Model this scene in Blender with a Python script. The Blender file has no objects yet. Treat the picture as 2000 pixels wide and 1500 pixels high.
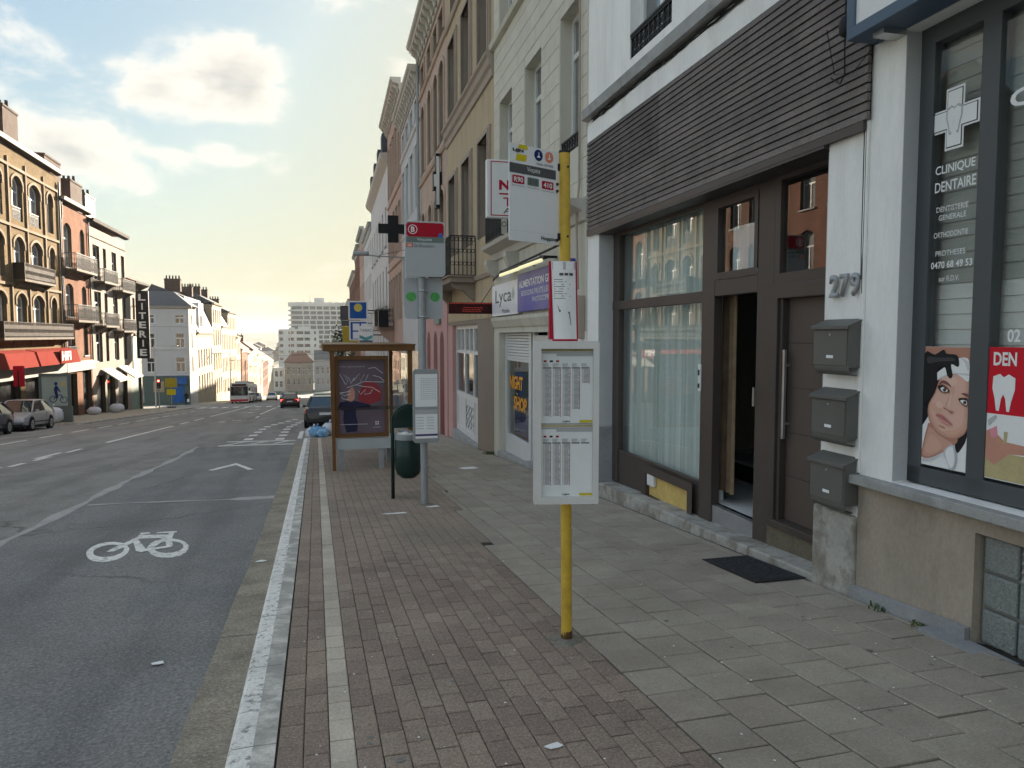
import bpy, math, random
from mathutils import Matrix, Vector
rad = math.radians
random.seed(11)
sc = bpy.context.scene
COL = sc.collection
# ------------------------------------------------------------------ camera
cam = bpy.data.cameras.new('camera'); camo = bpy.data.objects.new('camera', cam); COL.objects.link(camo)
cam.lens = 26.0; cam.sensor_width = 36.0; cam.clip_start = 0.05; cam.clip_end = 6000
camo.location = (0, 0, 1.6)
camo.rotation_euler = (rad(90-3.77), 0, rad(-14.9))
sc.camera = camo
# ------------------------------------------------------------------ sky, sun, exposure
SUN_AZ, SUN_EL = 23.0, 14.0        # azimuth to the right of the street axis, elevation
world = bpy.data.worlds.new('World'); sc.world = world; world.use_nodes = True
def sky_nodes():
    nt = world.node_tree; N = nt.nodes; L = nt.links; N.clear()
    out = N.new('ShaderNodeOutputWorld'); bg = N.new('ShaderNodeBackground'); bg.inputs[1].default_value = SKY_STRENGTH
    sky = N.new('ShaderNodeTexSky'); sky.sky_type = 'NISHITA'; sky.sun_disc = False
    sky.sun_elevation = rad(SUN_EL); sky.sun_rotation = rad(SUN_AZ)
    sky.air_density = 1.0; sky.dust_density = 1.6; sky.ozone_density = 1.2; sky.altitude = 60
    tc = N.new('ShaderNodeTexCoord')
    def math_(op, a, b=None, clamp=False):
        m = N.new('ShaderNodeMath'); m.operation = op; m.use_clamp = clamp
        for i, q in enumerate((a, b)):
            if q is None: continue
            if isinstance(q, (int, float)): m.inputs[i].default_value = q
            else: L.new(q, m.inputs[i])
        return m.outputs[0]
    nz = N.new('ShaderNodeVectorMath'); nz.operation = 'NORMALIZE'; L.new(tc.outputs['Generated'], nz.inputs[0])
    mp = N.new('ShaderNodeMapping'); mp.inputs['Scale'].default_value = (1, 1, 2.0); L.new(nz.outputs[0], mp.inputs[0])
    def noise(scale, detail, rough=.55, dist=0., w=None):
        n = N.new('ShaderNodeTexNoise')
        if w is not None: n.noise_dimensions = '4D'; n.inputs['W'].default_value = w
        n.inputs['Scale'].default_value = scale; n.inputs['Detail'].default_value = detail
        n.inputs['Roughness'].default_value = rough; n.inputs['Distortion'].default_value = dist
        L.new(mp.outputs[0], n.inputs['Vector']); return n.outputs['Fac']
    n1 = noise(10, 9, .6, .3)
    # scattered cumulus banks at fixed directions of the sky (direction, width, height, weight)
    blobs = None
    for (dx, dy, dz, k, ks, wgt) in CLOUDS:
        d = Vector((dx, dy, dz)).normalized()
        sub = N.new('ShaderNodeVectorMath'); sub.operation = 'SUBTRACT'; L.new(nz.outputs[0], sub.inputs[0]); sub.inputs[1].default_value = d
        mul = N.new('ShaderNodeVectorMath'); mul.operation = 'MULTIPLY'; L.new(sub.outputs[0], mul.inputs[0]); mul.inputs[1].default_value = (1/k, 1/k, 1/ks)
        ln = N.new('ShaderNodeVectorMath'); ln.operation = 'LENGTH'; L.new(mul.outputs[0], ln.inputs[0])
        g = math_('SUBTRACT', 1.0, ln.outputs['Value'], True)
        g = math_('MULTIPLY', g, wgt)
        blobs = g if blobs is None else math_('MAXIMUM', blobs, g)
    # broken cloud over the whole sky, its unseen part added to brighten the shade
    wide = noise(1.9, 5, .55, .2, CLOUD_SEED)
    wide = math_('MULTIPLY', math_('SUBTRACT', wide, .425, True), 6.0, True)
    blobs = math_('MAXIMUM', blobs, wide)
    dens = math_('ADD', math_('MULTIPLY', blobs, .75), math_('MULTIPLY', math_('SUBTRACT', n1, .5), 1.35))
    gate = math_('MULTIPLY', blobs, 4.0, True)
    mr = N.new('ShaderNodeMapRange'); mr.interpolation_type = 'SMOOTHSTEP'; L.new(dens, mr.inputs[0])
    mr.inputs[1].default_value = .16; mr.inputs[2].default_value = .55
    mask = math_('MULTIPLY', math_('MULTIPLY', mr.outputs[0], gate), .9, True)
    # cloud body: sunlit cream edges, grey thicker parts
    n2 = noise(14, 5, .6, .4)
    cr = N.new('ShaderNodeMix'); cr.data_type = 'RGBA'
    thick = N.new('ShaderNodeMapRange'); L.new(dens, thick.inputs[0]); thick.inputs[1].default_value = .38; thick.inputs[2].default_value = .85
    sh = math_('MULTIPLY', thick.outputs[0], math_('ADD', n2, .25), True)
    L.new(sh, cr.inputs[0]); cr.inputs[6].default_value = CLOUD_LIT; cr.inputs[7].default_value = CLOUD_GREY
    sh_ = N.new('ShaderNodeSeparateColor'); sh_.mode = 'HSV'; L.new(sky.outputs[0], sh_.inputs[0])
    cv = N.new('ShaderNodeCombineColor'); cv.mode = 'HSV'      # soft hazy sky: less contrast between zenith and horizon
    L.new(sh_.outputs[0], cv.inputs[0]); L.new(math_('MULTIPLY', sh_.outputs[1], SKY_SAT), cv.inputs[1]); L.new(math_('POWER', sh_.outputs[2], SKY_GAMMA), cv.inputs[2])
    tint = N.new('ShaderNodeMix'); tint.data_type = 'RGBA'; tint.blend_type = 'MULTIPLY'; tint.inputs[0].default_value = 1
    L.new(cv.outputs[0], tint.inputs[6]); tint.inputs[7].default_value = SKY_TINT
    sp = N.new('ShaderNodeSeparateXYZ'); L.new(nz.outputs[0], sp.inputs[0])
    hz_ = math_('MULTIPLY', math_('POWER', math_('SUBTRACT', 1.0, math_('ABSOLUTE', sp.outputs[2]), True), 7.0), .85)
    hm = N.new('ShaderNodeMix'); hm.data_type = 'RGBA'; L.new(hz_, hm.inputs[0]); L.new(tint.outputs[2], hm.inputs[6]); hm.inputs[7].default_value = HAZE_COL   # pale haze along the whole horizon
    mask = math_('MULTIPLY', mask, math_('SUBTRACT', 1.0, math_('MULTIPLY', hz_, .75)))
    mx = N.new('ShaderNodeMix'); mx.data_type = 'RGBA'
    L.new(mask, mx.inputs[0]); L.new(hm.outputs[2], mx.inputs[6]); L.new(cr.outputs[2], mx.inputs[7])
    L.new(mx.outputs[2], bg.inputs[0]); L.new(bg.outputs[0], out.inputs[0])
SKY_STRENGTH = 0.15
SKY_GAMMA, SKY_SAT, SKY_TINT = 0.13, 1.0, (.315, .365, .365, 1)
HAZE_COL = (.53, .515, .435, 1)
CLOUD_SEED = 113.9
CLOUD_LIT, CLOUD_GREY = (.70, .65, .565, 1), (.34, .335, .315, 1)
def px_dir(x, y):
    yaw, p, F = rad(14.9), rad(3.77), 1444.
    f = Vector((math.sin(yaw)*math.cos(p), math.cos(yaw)*math.cos(p), -math.sin(p)))
    r = Vector((math.cos(yaw), -math.sin(yaw), 0)); u = r.cross(f)
    return (f + r*((x-1000)/F) - u*((y-750)/F)).normalized()
CLOUDS = []
for (x, y, k, ks, w) in ((310, 165, .11, .06, .95), (455, 165, .115, .075, 1.1), (390, 205, .19, .045, .7), (110, 290, .15, .085, 1.05), (60, 250, .16, .08, .8), (170, 350, .12, .05, .6),
                         (415, 290, .055, .04, .75), (345, 315, .07, .035, .6), (480, 315, .05, .03, .55), (530, 320, .05, .025, .5),
                         (10, 60, .09, .05, .6), (60, 95, .09, .03, .4), (440, 580, .10, .018, .42), (800, 140, .07, .03, .5)):
    d = px_dir(x, y); CLOUDS.append((d.x, d.y, d.z, k, ks, w))
sky_nodes()
sl = bpy.data.lights.new('sun', 'SUN'); sl.energy = 2.0; sl.angle = rad(0.6); sl.color = (1.0, 0.86, 0.68)
so = bpy.data.objects.new('sun', sl); COL.objects.link(so)
sd = Vector((math.sin(rad(SUN_AZ))*math.cos(rad(SUN_EL)), math.cos(rad(SUN_AZ))*math.cos(rad(SUN_EL)), math.sin(rad(SUN_EL))))
so.rotation_euler = sd.to_track_quat('Z', 'Y').to_euler(); so.location = (30, 40, 60)
sc.view_settings.view_transform = 'Standard'; sc.view_settings.look = 'None'
sc.view_settings.gamma = 1.0; sc.view_settings.use_curve_mapping = False
sc.view_settings.exposure = 3.58
# ------------------------------------------------------------------ helpers
S = 0.072                                     # the street falls 7.2 % away from the camera
def zg(y): return -S*y if y < 335 else -S*335
ORG = {}
class MB:
    def __init__(s): s.v = []; s.f = []; s.m = []
    def add(s, vs, fs, mi=0, M=None):
        n = len(s.v)
        s.v += [tuple(M @ Vector(v)) for v in vs] if M is not None else [tuple(v) for v in vs]
        s.f += [tuple(i+n for i in f) for f in fs]; s.m += [mi]*len(fs); return s
    def box(s, x0, x1, y0, y1, z0, z1, mi=0, M=None):
        return s.add([(x0,y0,z0),(x1,y0,z0),(x1,y1,z0),(x0,y1,z0),(x0,y0,z1),(x1,y0,z1),(x1,y1,z1),(x0,y1,z1)],
                     [(0,3,2,1),(4,5,6,7),(0,1,5,4),(1,2,6,5),(2,3,7,6),(3,0,4,7)], mi, M)
    def hexa(s, b, t, mi=0):                  # bottom quad, top quad
        return s.add(list(b)+list(t), [(0,3,2,1),(4,5,6,7),(0,1,5,4),(1,2,6,5),(2,3,7,6),(3,0,4,7)], mi)
    def poly(s, pts, mi=0): return s.add(pts, [tuple(range(len(pts)))], mi)
    def prism(s, pts, y0, y1, ax='y', mi=0):  # polygon in the plane across ax, extruded along ax
        def P(p, q): return {'y': (p[0], q, p[1]), 'x': (q, p[0], p[1]), 'z': (p[0], p[1], q)}[ax]
        n = len(pts); vs = [P(p, y0) for p in pts]+[P(p, y1) for p in pts]
        fs = [tuple(range(n)), tuple(range(2*n-1, n-1, -1))]+[(i, (i+1) % n, n+(i+1) % n, n+i) for i in range(n)]
        return s.add(vs, fs, mi)
    def tube(s, pts, r, n=8, mi=0, caps=True):
        pts = [Vector(p) for p in pts]; rs = r if isinstance(r, (list, tuple)) else [r]*len(pts)
        vs = []; fs = []
        for i, p in enumerate(pts):
            d = (pts[min(i+1, len(pts)-1)]-pts[max(i-1, 0)]).normalized()
            a = d.cross(Vector((0, 0, 1)) if abs(d.z) < .9 else Vector((0, 1, 0))).normalized(); b = d.cross(a)
            for k in range(n):
                t = 2*math.pi*k/n; vs.append(p+a*math.cos(t)*rs[i]+b*math.sin(t)*rs[i])
        for i in range(len(pts)-1):
            for k in range(n):
                fs.append((i*n+k, i*n+(k+1) % n, (i+1)*n+(k+1) % n, (i+1)*n+k))
        if caps: fs += [tuple(range(n-1, -1, -1)), tuple(range((len(pts)-1)*n, len(pts)*n))]
        return s.add(vs, fs, mi)
    def lathe(s, prof, n=20, c=(0,0,0), mi=0, axis='z'):
        vs = []; fs = []
        for (r, h) in prof:
            for k in range(n):
                t = 2*math.pi*k/n; x, y = r*math.cos(t), r*math.sin(t)
                vs.append({'z': (c[0]+x, c[1]+y, c[2]+h), 'x': (c[0]+h, c[1]+x, c[2]+y), 'y': (c[0]+x, c[1]+h, c[2]+y)}[axis])
        for i in range(len(prof)-1):
            for k in range(n): fs.append((i*n+k, i*n+(k+1) % n, (i+1)*n+(k+1) % n, (i+1)*n+k))
        fs += [tuple(range(n-1, -1, -1)), tuple(range((len(prof)-1)*n, len(prof)*n))]
        return s.add(vs, fs, mi)
    def loft(s, secs, mi=0, caps=True, closed=True):
        n = len(secs[0]); vs = [p for q in secs for p in q]; fs = []
        for i in range(len(secs)-1):
            for k in range(n if closed else n-1): fs.append((i*n+k, i*n+(k+1) % n, (i+1)*n+(k+1) % n, (i+1)*n+k))
        if caps: fs += [tuple(range(n-1, -1, -1)), tuple(range((len(secs)-1)*n, len(secs)*n))]
        return s.add(vs, fs, mi)
    def mesh(s, name, mats, org=(0,0,0), smooth=False):
        me = bpy.data.meshes.new(name); ox, oy, oz = org
        me.from_pydata([(x-ox, y-oy, z-oz) for x, y, z in s.v], [], s.f)
        for m in (mats if isinstance(mats, (list, tuple)) else [mats]): me.materials.append(MAT[m])
        me.polygons.foreach_set('material_index', s.m)
        if smooth: me.polygons.foreach_set('use_smooth', [True]*len(s.f))
        me.update(); return me
    def build(s, name, mats, parent=None, smooth=False, bevel=0, label=None):
        org = ORG.get(parent, (0,0,0)) if parent is not None else (0,0,0)
        o = bpy.data.objects.new(name, s.mesh(name, mats, org, smooth)); COL.objects.link(o)
        if parent is not None: o.parent = parent; ORG[o] = org
        if bevel: add_bevel(o, bevel)
        if label: o['label'] = label
        return o
def add_bevel(o, w, seg=2):
    b = o.modifiers.new('bevel', 'BEVEL'); b.width = w; b.segments = seg; b.limit_method = 'ANGLE'; b.angle_limit = rad(40)
def autosmooth(o, ang=35):
    for p in o.data.polygons: p.use_smooth = True
    try: o.data.set_sharp_from_angle(angle=rad(ang))
    except Exception: pass
def tag(o, label=None, cat=None, group=None, kind=None):
    if label: o['label'] = label
    if cat: o['category'] = cat
    if group: o['group'] = group
    if kind: o['kind'] = kind
    return o
def thing(name, label, cat, M=None, org=(0,0,0), group=None):
    # M: frame of the row or ground the thing belongs to; org: the thing's base in that frame
    o = bpy.data.objects.new(name, None); COL.objects.link(o); o.empty_display_size = .2
    o.matrix_world = (M if M is not None else Matrix()) @ Matrix.Translation(org)
    ORG[o] = org
    return tag(o, label, cat, group)
def dup(o, parent=None):
    c = o.copy(); COL.objects.link(c)
    if parent is not None: c.parent = parent
    ORG[c] = ORG.get(o, (0,0,0))
    for ch in list(o.children): dup(ch, c)
    return c
def text(body, parent, x0, x1, z0, z1, y, mat, name='lettering', bold=0., plane=None, align=None):
    cu = bpy.data.curves.new('t', 'FONT'); cu.body = body; cu.size = 1; cu.offset = bold; cu.resolution_u = 3; cu.space_line = .95
    if align: cu.align_x = align
    t = bpy.data.objects.new('t', cu); me = bpy.data.meshes.new_from_object(t)
    bpy.data.objects.remove(t); bpy.data.curves.remove(cu)
    xs = [v.co.x for v in me.vertices]; ys = [v.co.y for v in me.vertices]
    a0, a1, b0, b1 = min(xs), max(xs), min(ys), max(ys)
    org = ORG.get(parent, (0,0,0))
    for v in me.vertices:
        a = x0+(x1-x0)*(v.co.x-a0)/(a1-a0); b = z0+(z1-z0)*(v.co.y-b0)/max(1e-6, b1-b0)
        p = plane(a, b) if plane else (a, y, b)
        v.co = (p[0]-org[0], p[1]-org[1], p[2]-org[2])
    me.materials.clear(); me.materials.append(MAT[mat]); me.name = name
    o = bpy.data.objects.new(name, me); COL.objects.link(o); o.parent = parent; ORG[o] = org
    return o
# ------------------------------------------------------------------ materials
MAT = {}
def pm(name, c, r=.75, v=.12, s=2.5, b=0., bs=70., metal=0., spec=.15, c2=None, s2=.9, a2=.5, rv=0., fine=.5, streak=0., t2=(.5, .68), speck=0., hue=0., wear=None):
    m = bpy.data.materials.new(name); m.use_nodes = True; nt = m.node_tree; N = nt.nodes; L = nt.links
    bs_ = N['Principled BSDF']; MAT[name] = m
    bs_.inputs['Roughness'].default_value = r; bs_.inputs['Metallic'].default_value = metal; bs_.inputs['Specular IOR Level'].default_value = spec
    if v == 0 and not c2 and b == 0 and rv == 0:
        bs_.inputs['Base Color'].default_value = (*c, 1); return m
    geo = N.new('ShaderNodeNewGeometry'); vec = geo.outputs['Position']
    if streak:
        mp = N.new('ShaderNodeMapping'); mp.inputs['Scale'].default_value = (1, 1, streak); L.new(vec, mp.inputs[0]); vec = mp.outputs[0]
    def noise(scale, det, ro=.6):
        n = N.new('ShaderNodeTexNoise'); n.inputs['Scale'].default_value = scale; n.inputs['Detail'].default_value = det; n.inputs['Roughness'].default_value = ro
        L.new(vec, n.inputs['Vector']); return n.outputs['Fac']
    def mix(fac, A, B):
        x = N.new('ShaderNodeMix'); x.data_type = 'RGBA'
        if isinstance(fac, float): x.inputs[0].default_value = fac
        else: L.new(fac, x.inputs[0])
        for i, q in ((6, A), (7, B)):
            if isinstance(q, tuple): x.inputs[i].default_value = (*q, 1)
            else: L.new(q, x.inputs[i])
        return x.outputs[2]
    def rng(f, a0, a1, b0, b1):
        q = N.new('ShaderNodeMapRange'); L.new(f, q.inputs[0])
        for i, z in enumerate((a0, a1, b0, b1)): q.inputs[i+1].default_value = z
        return q.outputs[0]
    n1 = noise(s, 7); lo = tuple(max(0, x*(1-v)) for x in c); hi = tuple(min(1, x*(1+v)) for x in c)
    col = mix(rng(n1, .3, .7, 0, 1), lo, hi)
    nf = noise(bs, 4, .7)
    if c2:
        col = mix(rng(noise(s2, 8, .65), t2[0], t2[1], 0, a2), col, c2)
    k = N.new('ShaderNodeMix'); k.data_type = 'RGBA'; k.blend_type = 'MULTIPLY'; k.inputs[0].default_value = 1
    if wear:                                  # long stains and wheel tracks along the street
        wm = N.new('ShaderNodeMapping'); wm.inputs['Scale'].default_value = (1.1, .10, 1.); L.new(geo.outputs['Position'], wm.inputs[0])
        wn = N.new('ShaderNodeTexNoise'); wn.inputs['Scale'].default_value = 1.3; wn.inputs['Detail'].default_value = 6; L.new(wm.outputs[0], wn.inputs['Vector'])
        col = mix(rng(wn.outputs['Fac'], .50, .66, 0, .55), col, wear[0]); col = mix(rng(wn.outputs['Fac'], .48, .34, 0, .5), col, wear[1])
        vr = N.new('ShaderNodeTexVoronoi'); vr.feature = 'DISTANCE_TO_EDGE'; vr.inputs['Scale'].default_value = .55
        wv = N.new('ShaderNodeTexNoise'); wv.inputs['Scale'].default_value = 2.5; wv.inputs['Detail'].default_value = 5; L.new(geo.outputs['Position'], wv.inputs['Vector'])
        va = N.new('ShaderNodeMix'); va.data_type = 'VECTOR'; va.inputs[0].default_value = .25; L.new(geo.outputs['Position'], va.inputs[4]); L.new(wv.outputs['Color'], va.inputs[5]); L.new(va.outputs[1], vr.inputs['Vector'])
        ck = rng(vr.outputs['Distance'], .004, .012, .55, 0); gate_ = rng(noise(.35, 3), .5, .6, 0, 1); mm_ = N.new('ShaderNodeMath'); mm_.operation = 'MULTIPLY'; L.new(ck, mm_.inputs[0]); L.new(gate_, mm_.inputs[1]); col = mix(mm_.outputs[0], col, (.03, .03, .03))
    if speck:
        sn = noise(bs*1.7, 2, .5); col = mix(rng(sn, .60, .72, 0, speck), col, tuple(min(.8, x*1.9+.08) for x in c)); col = mix(rng(noise(bs*1.1, 2, .5), .60, .72, 0, speck*.8), col, tuple(x*.45 for x in c))
    if hue:
        oi_ = N.new('ShaderNodeObjectInfo'); hh = N.new('ShaderNodeHueSaturation'); L.new(rng(oi_.outputs['Random'], 0, 1, .5-hue, .5+hue), hh.inputs['Hue']); L.new(col, hh.inputs['Color']); col = hh.outputs[0]
    L.new(col, k.inputs[6])
    fv = rng(nf, .36, .64, 1-v*fine, 1+v*fine)
    if rv:
        oi = N.new('ShaderNodeObjectInfo'); rr = rng(oi.outputs['Random'], 0, 1, 1-rv, 1+rv)
        mm = N.new('ShaderNodeMath'); mm.operation = 'MULTIPLY'; L.new(fv, mm.inputs[0]); L.new(rr, mm.inputs[1]); fv = mm.outputs[0]
    L.new(fv, k.inputs[7]); L.new(k.outputs[2], bs_.inputs['Base Color'])
    L.new(rng(n1, .3, .7, max(.02, r-.08), min(1, r+.08)), bs_.inputs['Roughness'])
    if b:
        bp = N.new('ShaderNodeBump'); bp.inputs['Strength'].default_value = b; bp.inputs['Distance'].default_value = .01
        L.new(nf, bp.inputs['Height']); L.new(bp.outputs[0], bs_.inputs['Normal'])
    return m
def brick(name, c1, c2, mortar, plane='yz', scale=1., bump=.3, dirt=.25):
    m = bpy.data.materials.new(name); m.use_nodes = True; nt = m.node_tree; N = nt.nodes; L = nt.links; MAT[name] = m
    bs_ = N['Principled BSDF']; bs_.inputs['Roughness'].default_value = .95; bs_.inputs['Specular IOR Level'].default_value = .08
    geo = N.new('ShaderNodeNewGeometry'); sp = N.new('ShaderNodeSeparateXYZ'); L.new(geo.outputs['Position'], sp.inputs[0])
    ad = N.new('ShaderNodeMath'); L.new(sp.outputs[0], ad.inputs[0]); L.new(sp.outputs[1], ad.inputs[1])
    cb = N.new('ShaderNodeCombineXYZ'); L.new(ad.outputs[0], cb.inputs[0]); L.new(sp.outputs[2], cb.inputs[1])
    bt = N.new('ShaderNodeTexBrick'); L.new(cb.outputs[0], bt.inputs['Vector'])
    bt.inputs['Scale'].default_value = 1; bt.inputs['Brick Width'].default_value = .22*scale; bt.inputs['Row Height'].default_value = .07*scale; bt.inputs['Mortar Size'].default_value = .006*scale
    bt.inputs['Color1'].default_value = (*c1, 1); bt.inputs['Color2'].default_value = (*c2, 1); bt.inputs['Mortar'].default_value = (*mortar, 1)
    n = N.new('ShaderNodeTexNoise'); n.inputs['Scale'].default_value = .8; n.inputs['Detail'].default_value = 8; L.new(geo.outputs['Position'], n.inputs['Vector'])
    mr = N.new('ShaderNodeMapRange'); L.new(n.outputs['Fac'], mr.inputs[0]); mr.inputs[1].default_value = .3; mr.inputs[2].default_value = .7; mr.inputs[3].default_value = 1-dirt; mr.inputs[4].default_value = 1+dirt*.5
    k = N.new('ShaderNodeMix'); k.data_type = 'RGBA'; k.blend_type = 'MULTIPLY'; k.inputs[0].default_value = 1
    L.new(bt.outputs['Color'], k.inputs[6]); L.new(mr.outputs[0], k.inputs[7]); L.new(k.outputs[2], bs_.inputs['Base Color'])
    bp = N.new('ShaderNodeBump'); bp.inputs['Strength'].default_value = bump; bp.inputs['Distance'].default_value = .01; bp.invert = True
    L.new(bt.outputs['Fac'], bp.inputs['Height']); L.new(bp.outputs[0], bs_.inputs['Normal'])
def glass(name, tint=(.9, .95, .93), dark=0., rough=0.):
    m = bpy.data.materials.new(name); m.use_nodes = True; nt = m.node_tree; N = nt.nodes; L = nt.links; MAT[name] = m
    N.remove(N['Principled BSDF']); out = N['Material Output']
    tr = N.new('ShaderNodeBsdfTransparent'); tr.inputs[0].default_value = (*tint, 1)
    gl = N.new('ShaderNodeBsdfGlossy'); gl.inputs['Roughness'].default_value = rough
    lw = N.new('ShaderNodeLayerWeight'); lw.inputs[0].default_value = .5
    pw = N.new('ShaderNodeMath'); pw.operation = 'POWER'; L.new(lw.outputs['Facing'], pw.inputs[0]); pw.inputs[1].default_value = 4.5
    ml = N.new('ShaderNodeMath'); ml.operation = 'MULTIPLY_ADD'; L.new(pw.outputs[0], ml.inputs[0]); ml.inputs[1].default_value = .9; ml.inputs[2].default_value = .045+dark
    mx = N.new('ShaderNodeMixShader'); L.new(ml.outputs[0], mx.inputs[0]); L.new(tr.outputs[0], mx.inputs[1]); L.new(gl.outputs[0], mx.inputs[2]); L.new(mx.outputs[0], out.inputs[0])
def emit(name, c, s):
    m = bpy.data.materials.new(name); m.use_nodes = True; b = m.node_tree.nodes['Principled BSDF']; MAT[name] = m
    b.inputs['Base Color'].default_value = (*c, 1); b.inputs['Emission Color'].default_value = (*c, 1); b.inputs['Emission Strength'].default_value = s
pm('asphalt', (.23, .22, .205), .85, .22, 1.3, .6, 42, c2=(.285, .265, .24), s2=.5, a2=.6, fine=1.3, speck=.55, wear=((.30, .285, .26), (.13, .128, .122)))
pm('asphalt_patch', (.195, .195, .19), .82, .22, .9, .6, 46, c2=(.25, .225, .195), s2=.7, a2=.6, fine=1.3, speck=.55, wear=((.24, .23, .21), (.11, .11, .107)))
pm('seam', (.38, .375, .36), .7, .2, 6, .2, 60, c2=(.24, .24, .23), s2=3, a2=.6)
pm('marking', (.74, .73, .69), .7, .12, 5, .2, 60, c2=(.22, .215, .2), s2=13, a2=.8, fine=1., t2=(.52, .64))
pm('gutter', (.29, .255, .20), .9, .24, 3, .5, 55, c2=(.15, .13, .105), s2=1.8, a2=.7, fine=1.2, speck=.5)
pm('kerb_stone', (.38, .365, .33), .8, .16, 4, .3, 60, c2=(.72, .69, .62), s2=6, a2=.8, t2=(.47, .62))
pm('kerb_paint', (.80, .78, .73), .85, .12, 4, .9, 60, c2=(.28, .27, .25), s2=22, a2=.9, fine=1., t2=(.53, .62))
pm('joint', (.05, .045, .038), .95, .3, 20, .3, 90)
pm('paver_red', (.28, .22, .175), .88, .18, 2.2, .6, 75, c2=(.21, .182, .145), s2=.7, a2=.7, rv=.13, fine=1.3, speck=.6, hue=.006)
pm('paver_light', (.50, .44, .355), .85, .12, 3, .4, 75, c2=(.36, .32, .26), s2=1.2, a2=.5, rv=.1, fine=1., speck=.45)
pm('tile_grey', (.34, .30, .245), .85, .15, 2.4, .35, 75, c2=(.26, .225, .18), s2=.8, a2=.8, rv=.06, fine=.9, speck=.25, hue=.008)
pm('litter', (.8, .8, .78), .8, .05)
pm('weed', (.09, .13, .04), .8, .3, 30, rv=.2)
pm('plaster_white', (.89, .875, .845), .85, .06, 2.0, .25, 55, c2=(.66, .63, .58), s2=2.4, a2=.45, streak=.22)
pm('plaster_shade', (.52, .525, .53), .8, .06, 1.5, .25, 60)  # shade tone of the white plaster, painted on reveals and pier return
pm('render_beige', (.37, .315, .255), .9, .14, 1.8, .4, 45, c2=(.19, .155, .12), s2=1.7, a2=.65, streak=.6)
pm('blue_stone', (0.312, 0.319, 0.325), .7, .15, 3, .3, 60, c2=(0.195, 0.195, 0.195), s2=2, a2=.5)
pm('old_stone', (.40, .385, .35), .9, .18, 5, .6, 35, c2=(0.213, 0.188, 0.150), s2=4, a2=.75, t2=(.48, .6))
pm('sill_stone', (0.364, 0.364, 0.351), .75, .18, 3, .3, 70, c2=(0.182, 0.182, 0.176), s2=2.5, a2=.6)
pm('anthracite', (0.072, 0.081, 0.086), .45, .05, 6, .03, 200, spec=.4)
pm('dark_brown', (0.063, 0.050, 0.046), .45, .12, 3, .05, 120, spec=.4)
pm('brown_frame', (.07, .054, .047), .5, .12, 2.5, .08, 90, spec=.4)
pm('slat_wood', (.175, .15, .138), .62, .22, 2.2, .2, 60, rv=.12, c2=(.10, .086, .08), s2=4, a2=.5, fine=1.)
pm('slat_old', (.115, .098, .092), .7, .3, 3, .3, 60, rv=.15, c2=(.21, .195, .185), s2=9, a2=.5)
pm('black_gap', (.012, .012, .012), .9, 0)
pm('door_brown', (.095, .073, .062), .5, .1, 2, .05, 120, spec=.4)
pm('steel', (.55, .55, .55), .35, .1, 3, .03, 60, metal=.9)
pm('kickplate', (.42, .43, .45), .42, .16, 4, .05, 40, metal=.7, c2=(.3, .3, .31), s2=5, a2=.4)
pm('mailbox', (0.120, 0.117, 0.106), .5, .08, 4, .06, 220, spec=.4)
pm('white_plastic', (.75, .75, .74), .45, .04, spec=.4)
pm('yellow_insul', (.62, .45, .16), .8, .15, 6, .2, 40)
pm('white_floor', (.72, .72, .7), .35, .05, spec=.4)
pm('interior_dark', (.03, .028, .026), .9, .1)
pm('curtain', (.74, .81, .76), .9, .30, 9., 0, 40, streak=.012, fine=.2)  # vertical bands paint the light and dark of the pleats
pm('curtain_white', (0.775, 0.775, 0.800), .9, .06, 2)
pm('curtain_tan', (.2, .14, .09), .9, .25, 5)
pm('mat_black', (.06, .06, .064), .95, .5, 30, .8, 120)
pm('iron', (.03, .03, .032), .55, .15, 8)
pm('cable', (.03, .03, .03), .6, 0)
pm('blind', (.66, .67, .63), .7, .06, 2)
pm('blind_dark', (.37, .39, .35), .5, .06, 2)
pm('red_ad', (.62, .015, .03), .4, .03)
pm('white_print', (.86, .86, .85), .5, 0.)
pm('skin', (.72, .42, .32), .5, .05, 6); pm('skin_shade', (.58, .29, .21), .5, .05, 6); pm('lips', (.6, .2, .2), .5, 0.); pm('black_print', (.02, .02, .022), .5, 0.)
pm('grey_print', (.5, .5, .51), .5, .03); pm('dark_grey_print', (.10, .10, .105), .5, 0.); pm('eye_brown', (.12, .07, .04), .5, 0.)
pm('pink_print', (.75, .3, .35), .5, .05); pm('ochre_print', (.5, .42, .22), .5, .1, 12)
pm('blue_frame', (.10, .14, .19), .5, .05); pm('glassblock', (.22, .24, .23), .12, .2, 90, 1.0, 45, spec=.6); pm('mortar_grey', (.25, .25, .22), .9, .15)
pm('yellow_paint', (.66, .43, .05), .45, .08, 6, .05, 60, c2=(.34, .22, .04), s2=7, a2=.5, spec=.4)
pm('sign_white', (.80, .81, .83), .4, .03, 2, spec=.4); pm('alu', (.70, .68, .66), .4, .05, 6, .02, 80, metal=.05)
pm('paper', (.90, .90, .90), .35, .03, 3, c2=(.82, .82, .83), s2=5, a2=.4); pm('print_yellow', (.68, .55, .02), .5, 0.); pm('print_crimson', (.42, .01, .04), .5, 0.); pm('print_greygreen', (.16, .21, .19), .5, 0.)
pm('print_navy', (.015, .03, .14), .5, 0.); pm('print_salmon', (.75, .27, .17), .5, 0.); pm('print_purple', (.06, .03, .16), .5, 0.); pm('print_green', (.12, .42, .12), .5, .2, 30)
pm('galv', (.36, .37, .38), .45, .08, 5, .03, 60, metal=.3); pm('sign_grey', (.46, .48, .49), .5, .04); pm('sign_red', (.42, .008, .025), .4, 0.); pm('print_blue', (.06, .14, .42), .5, 0.)
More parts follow.
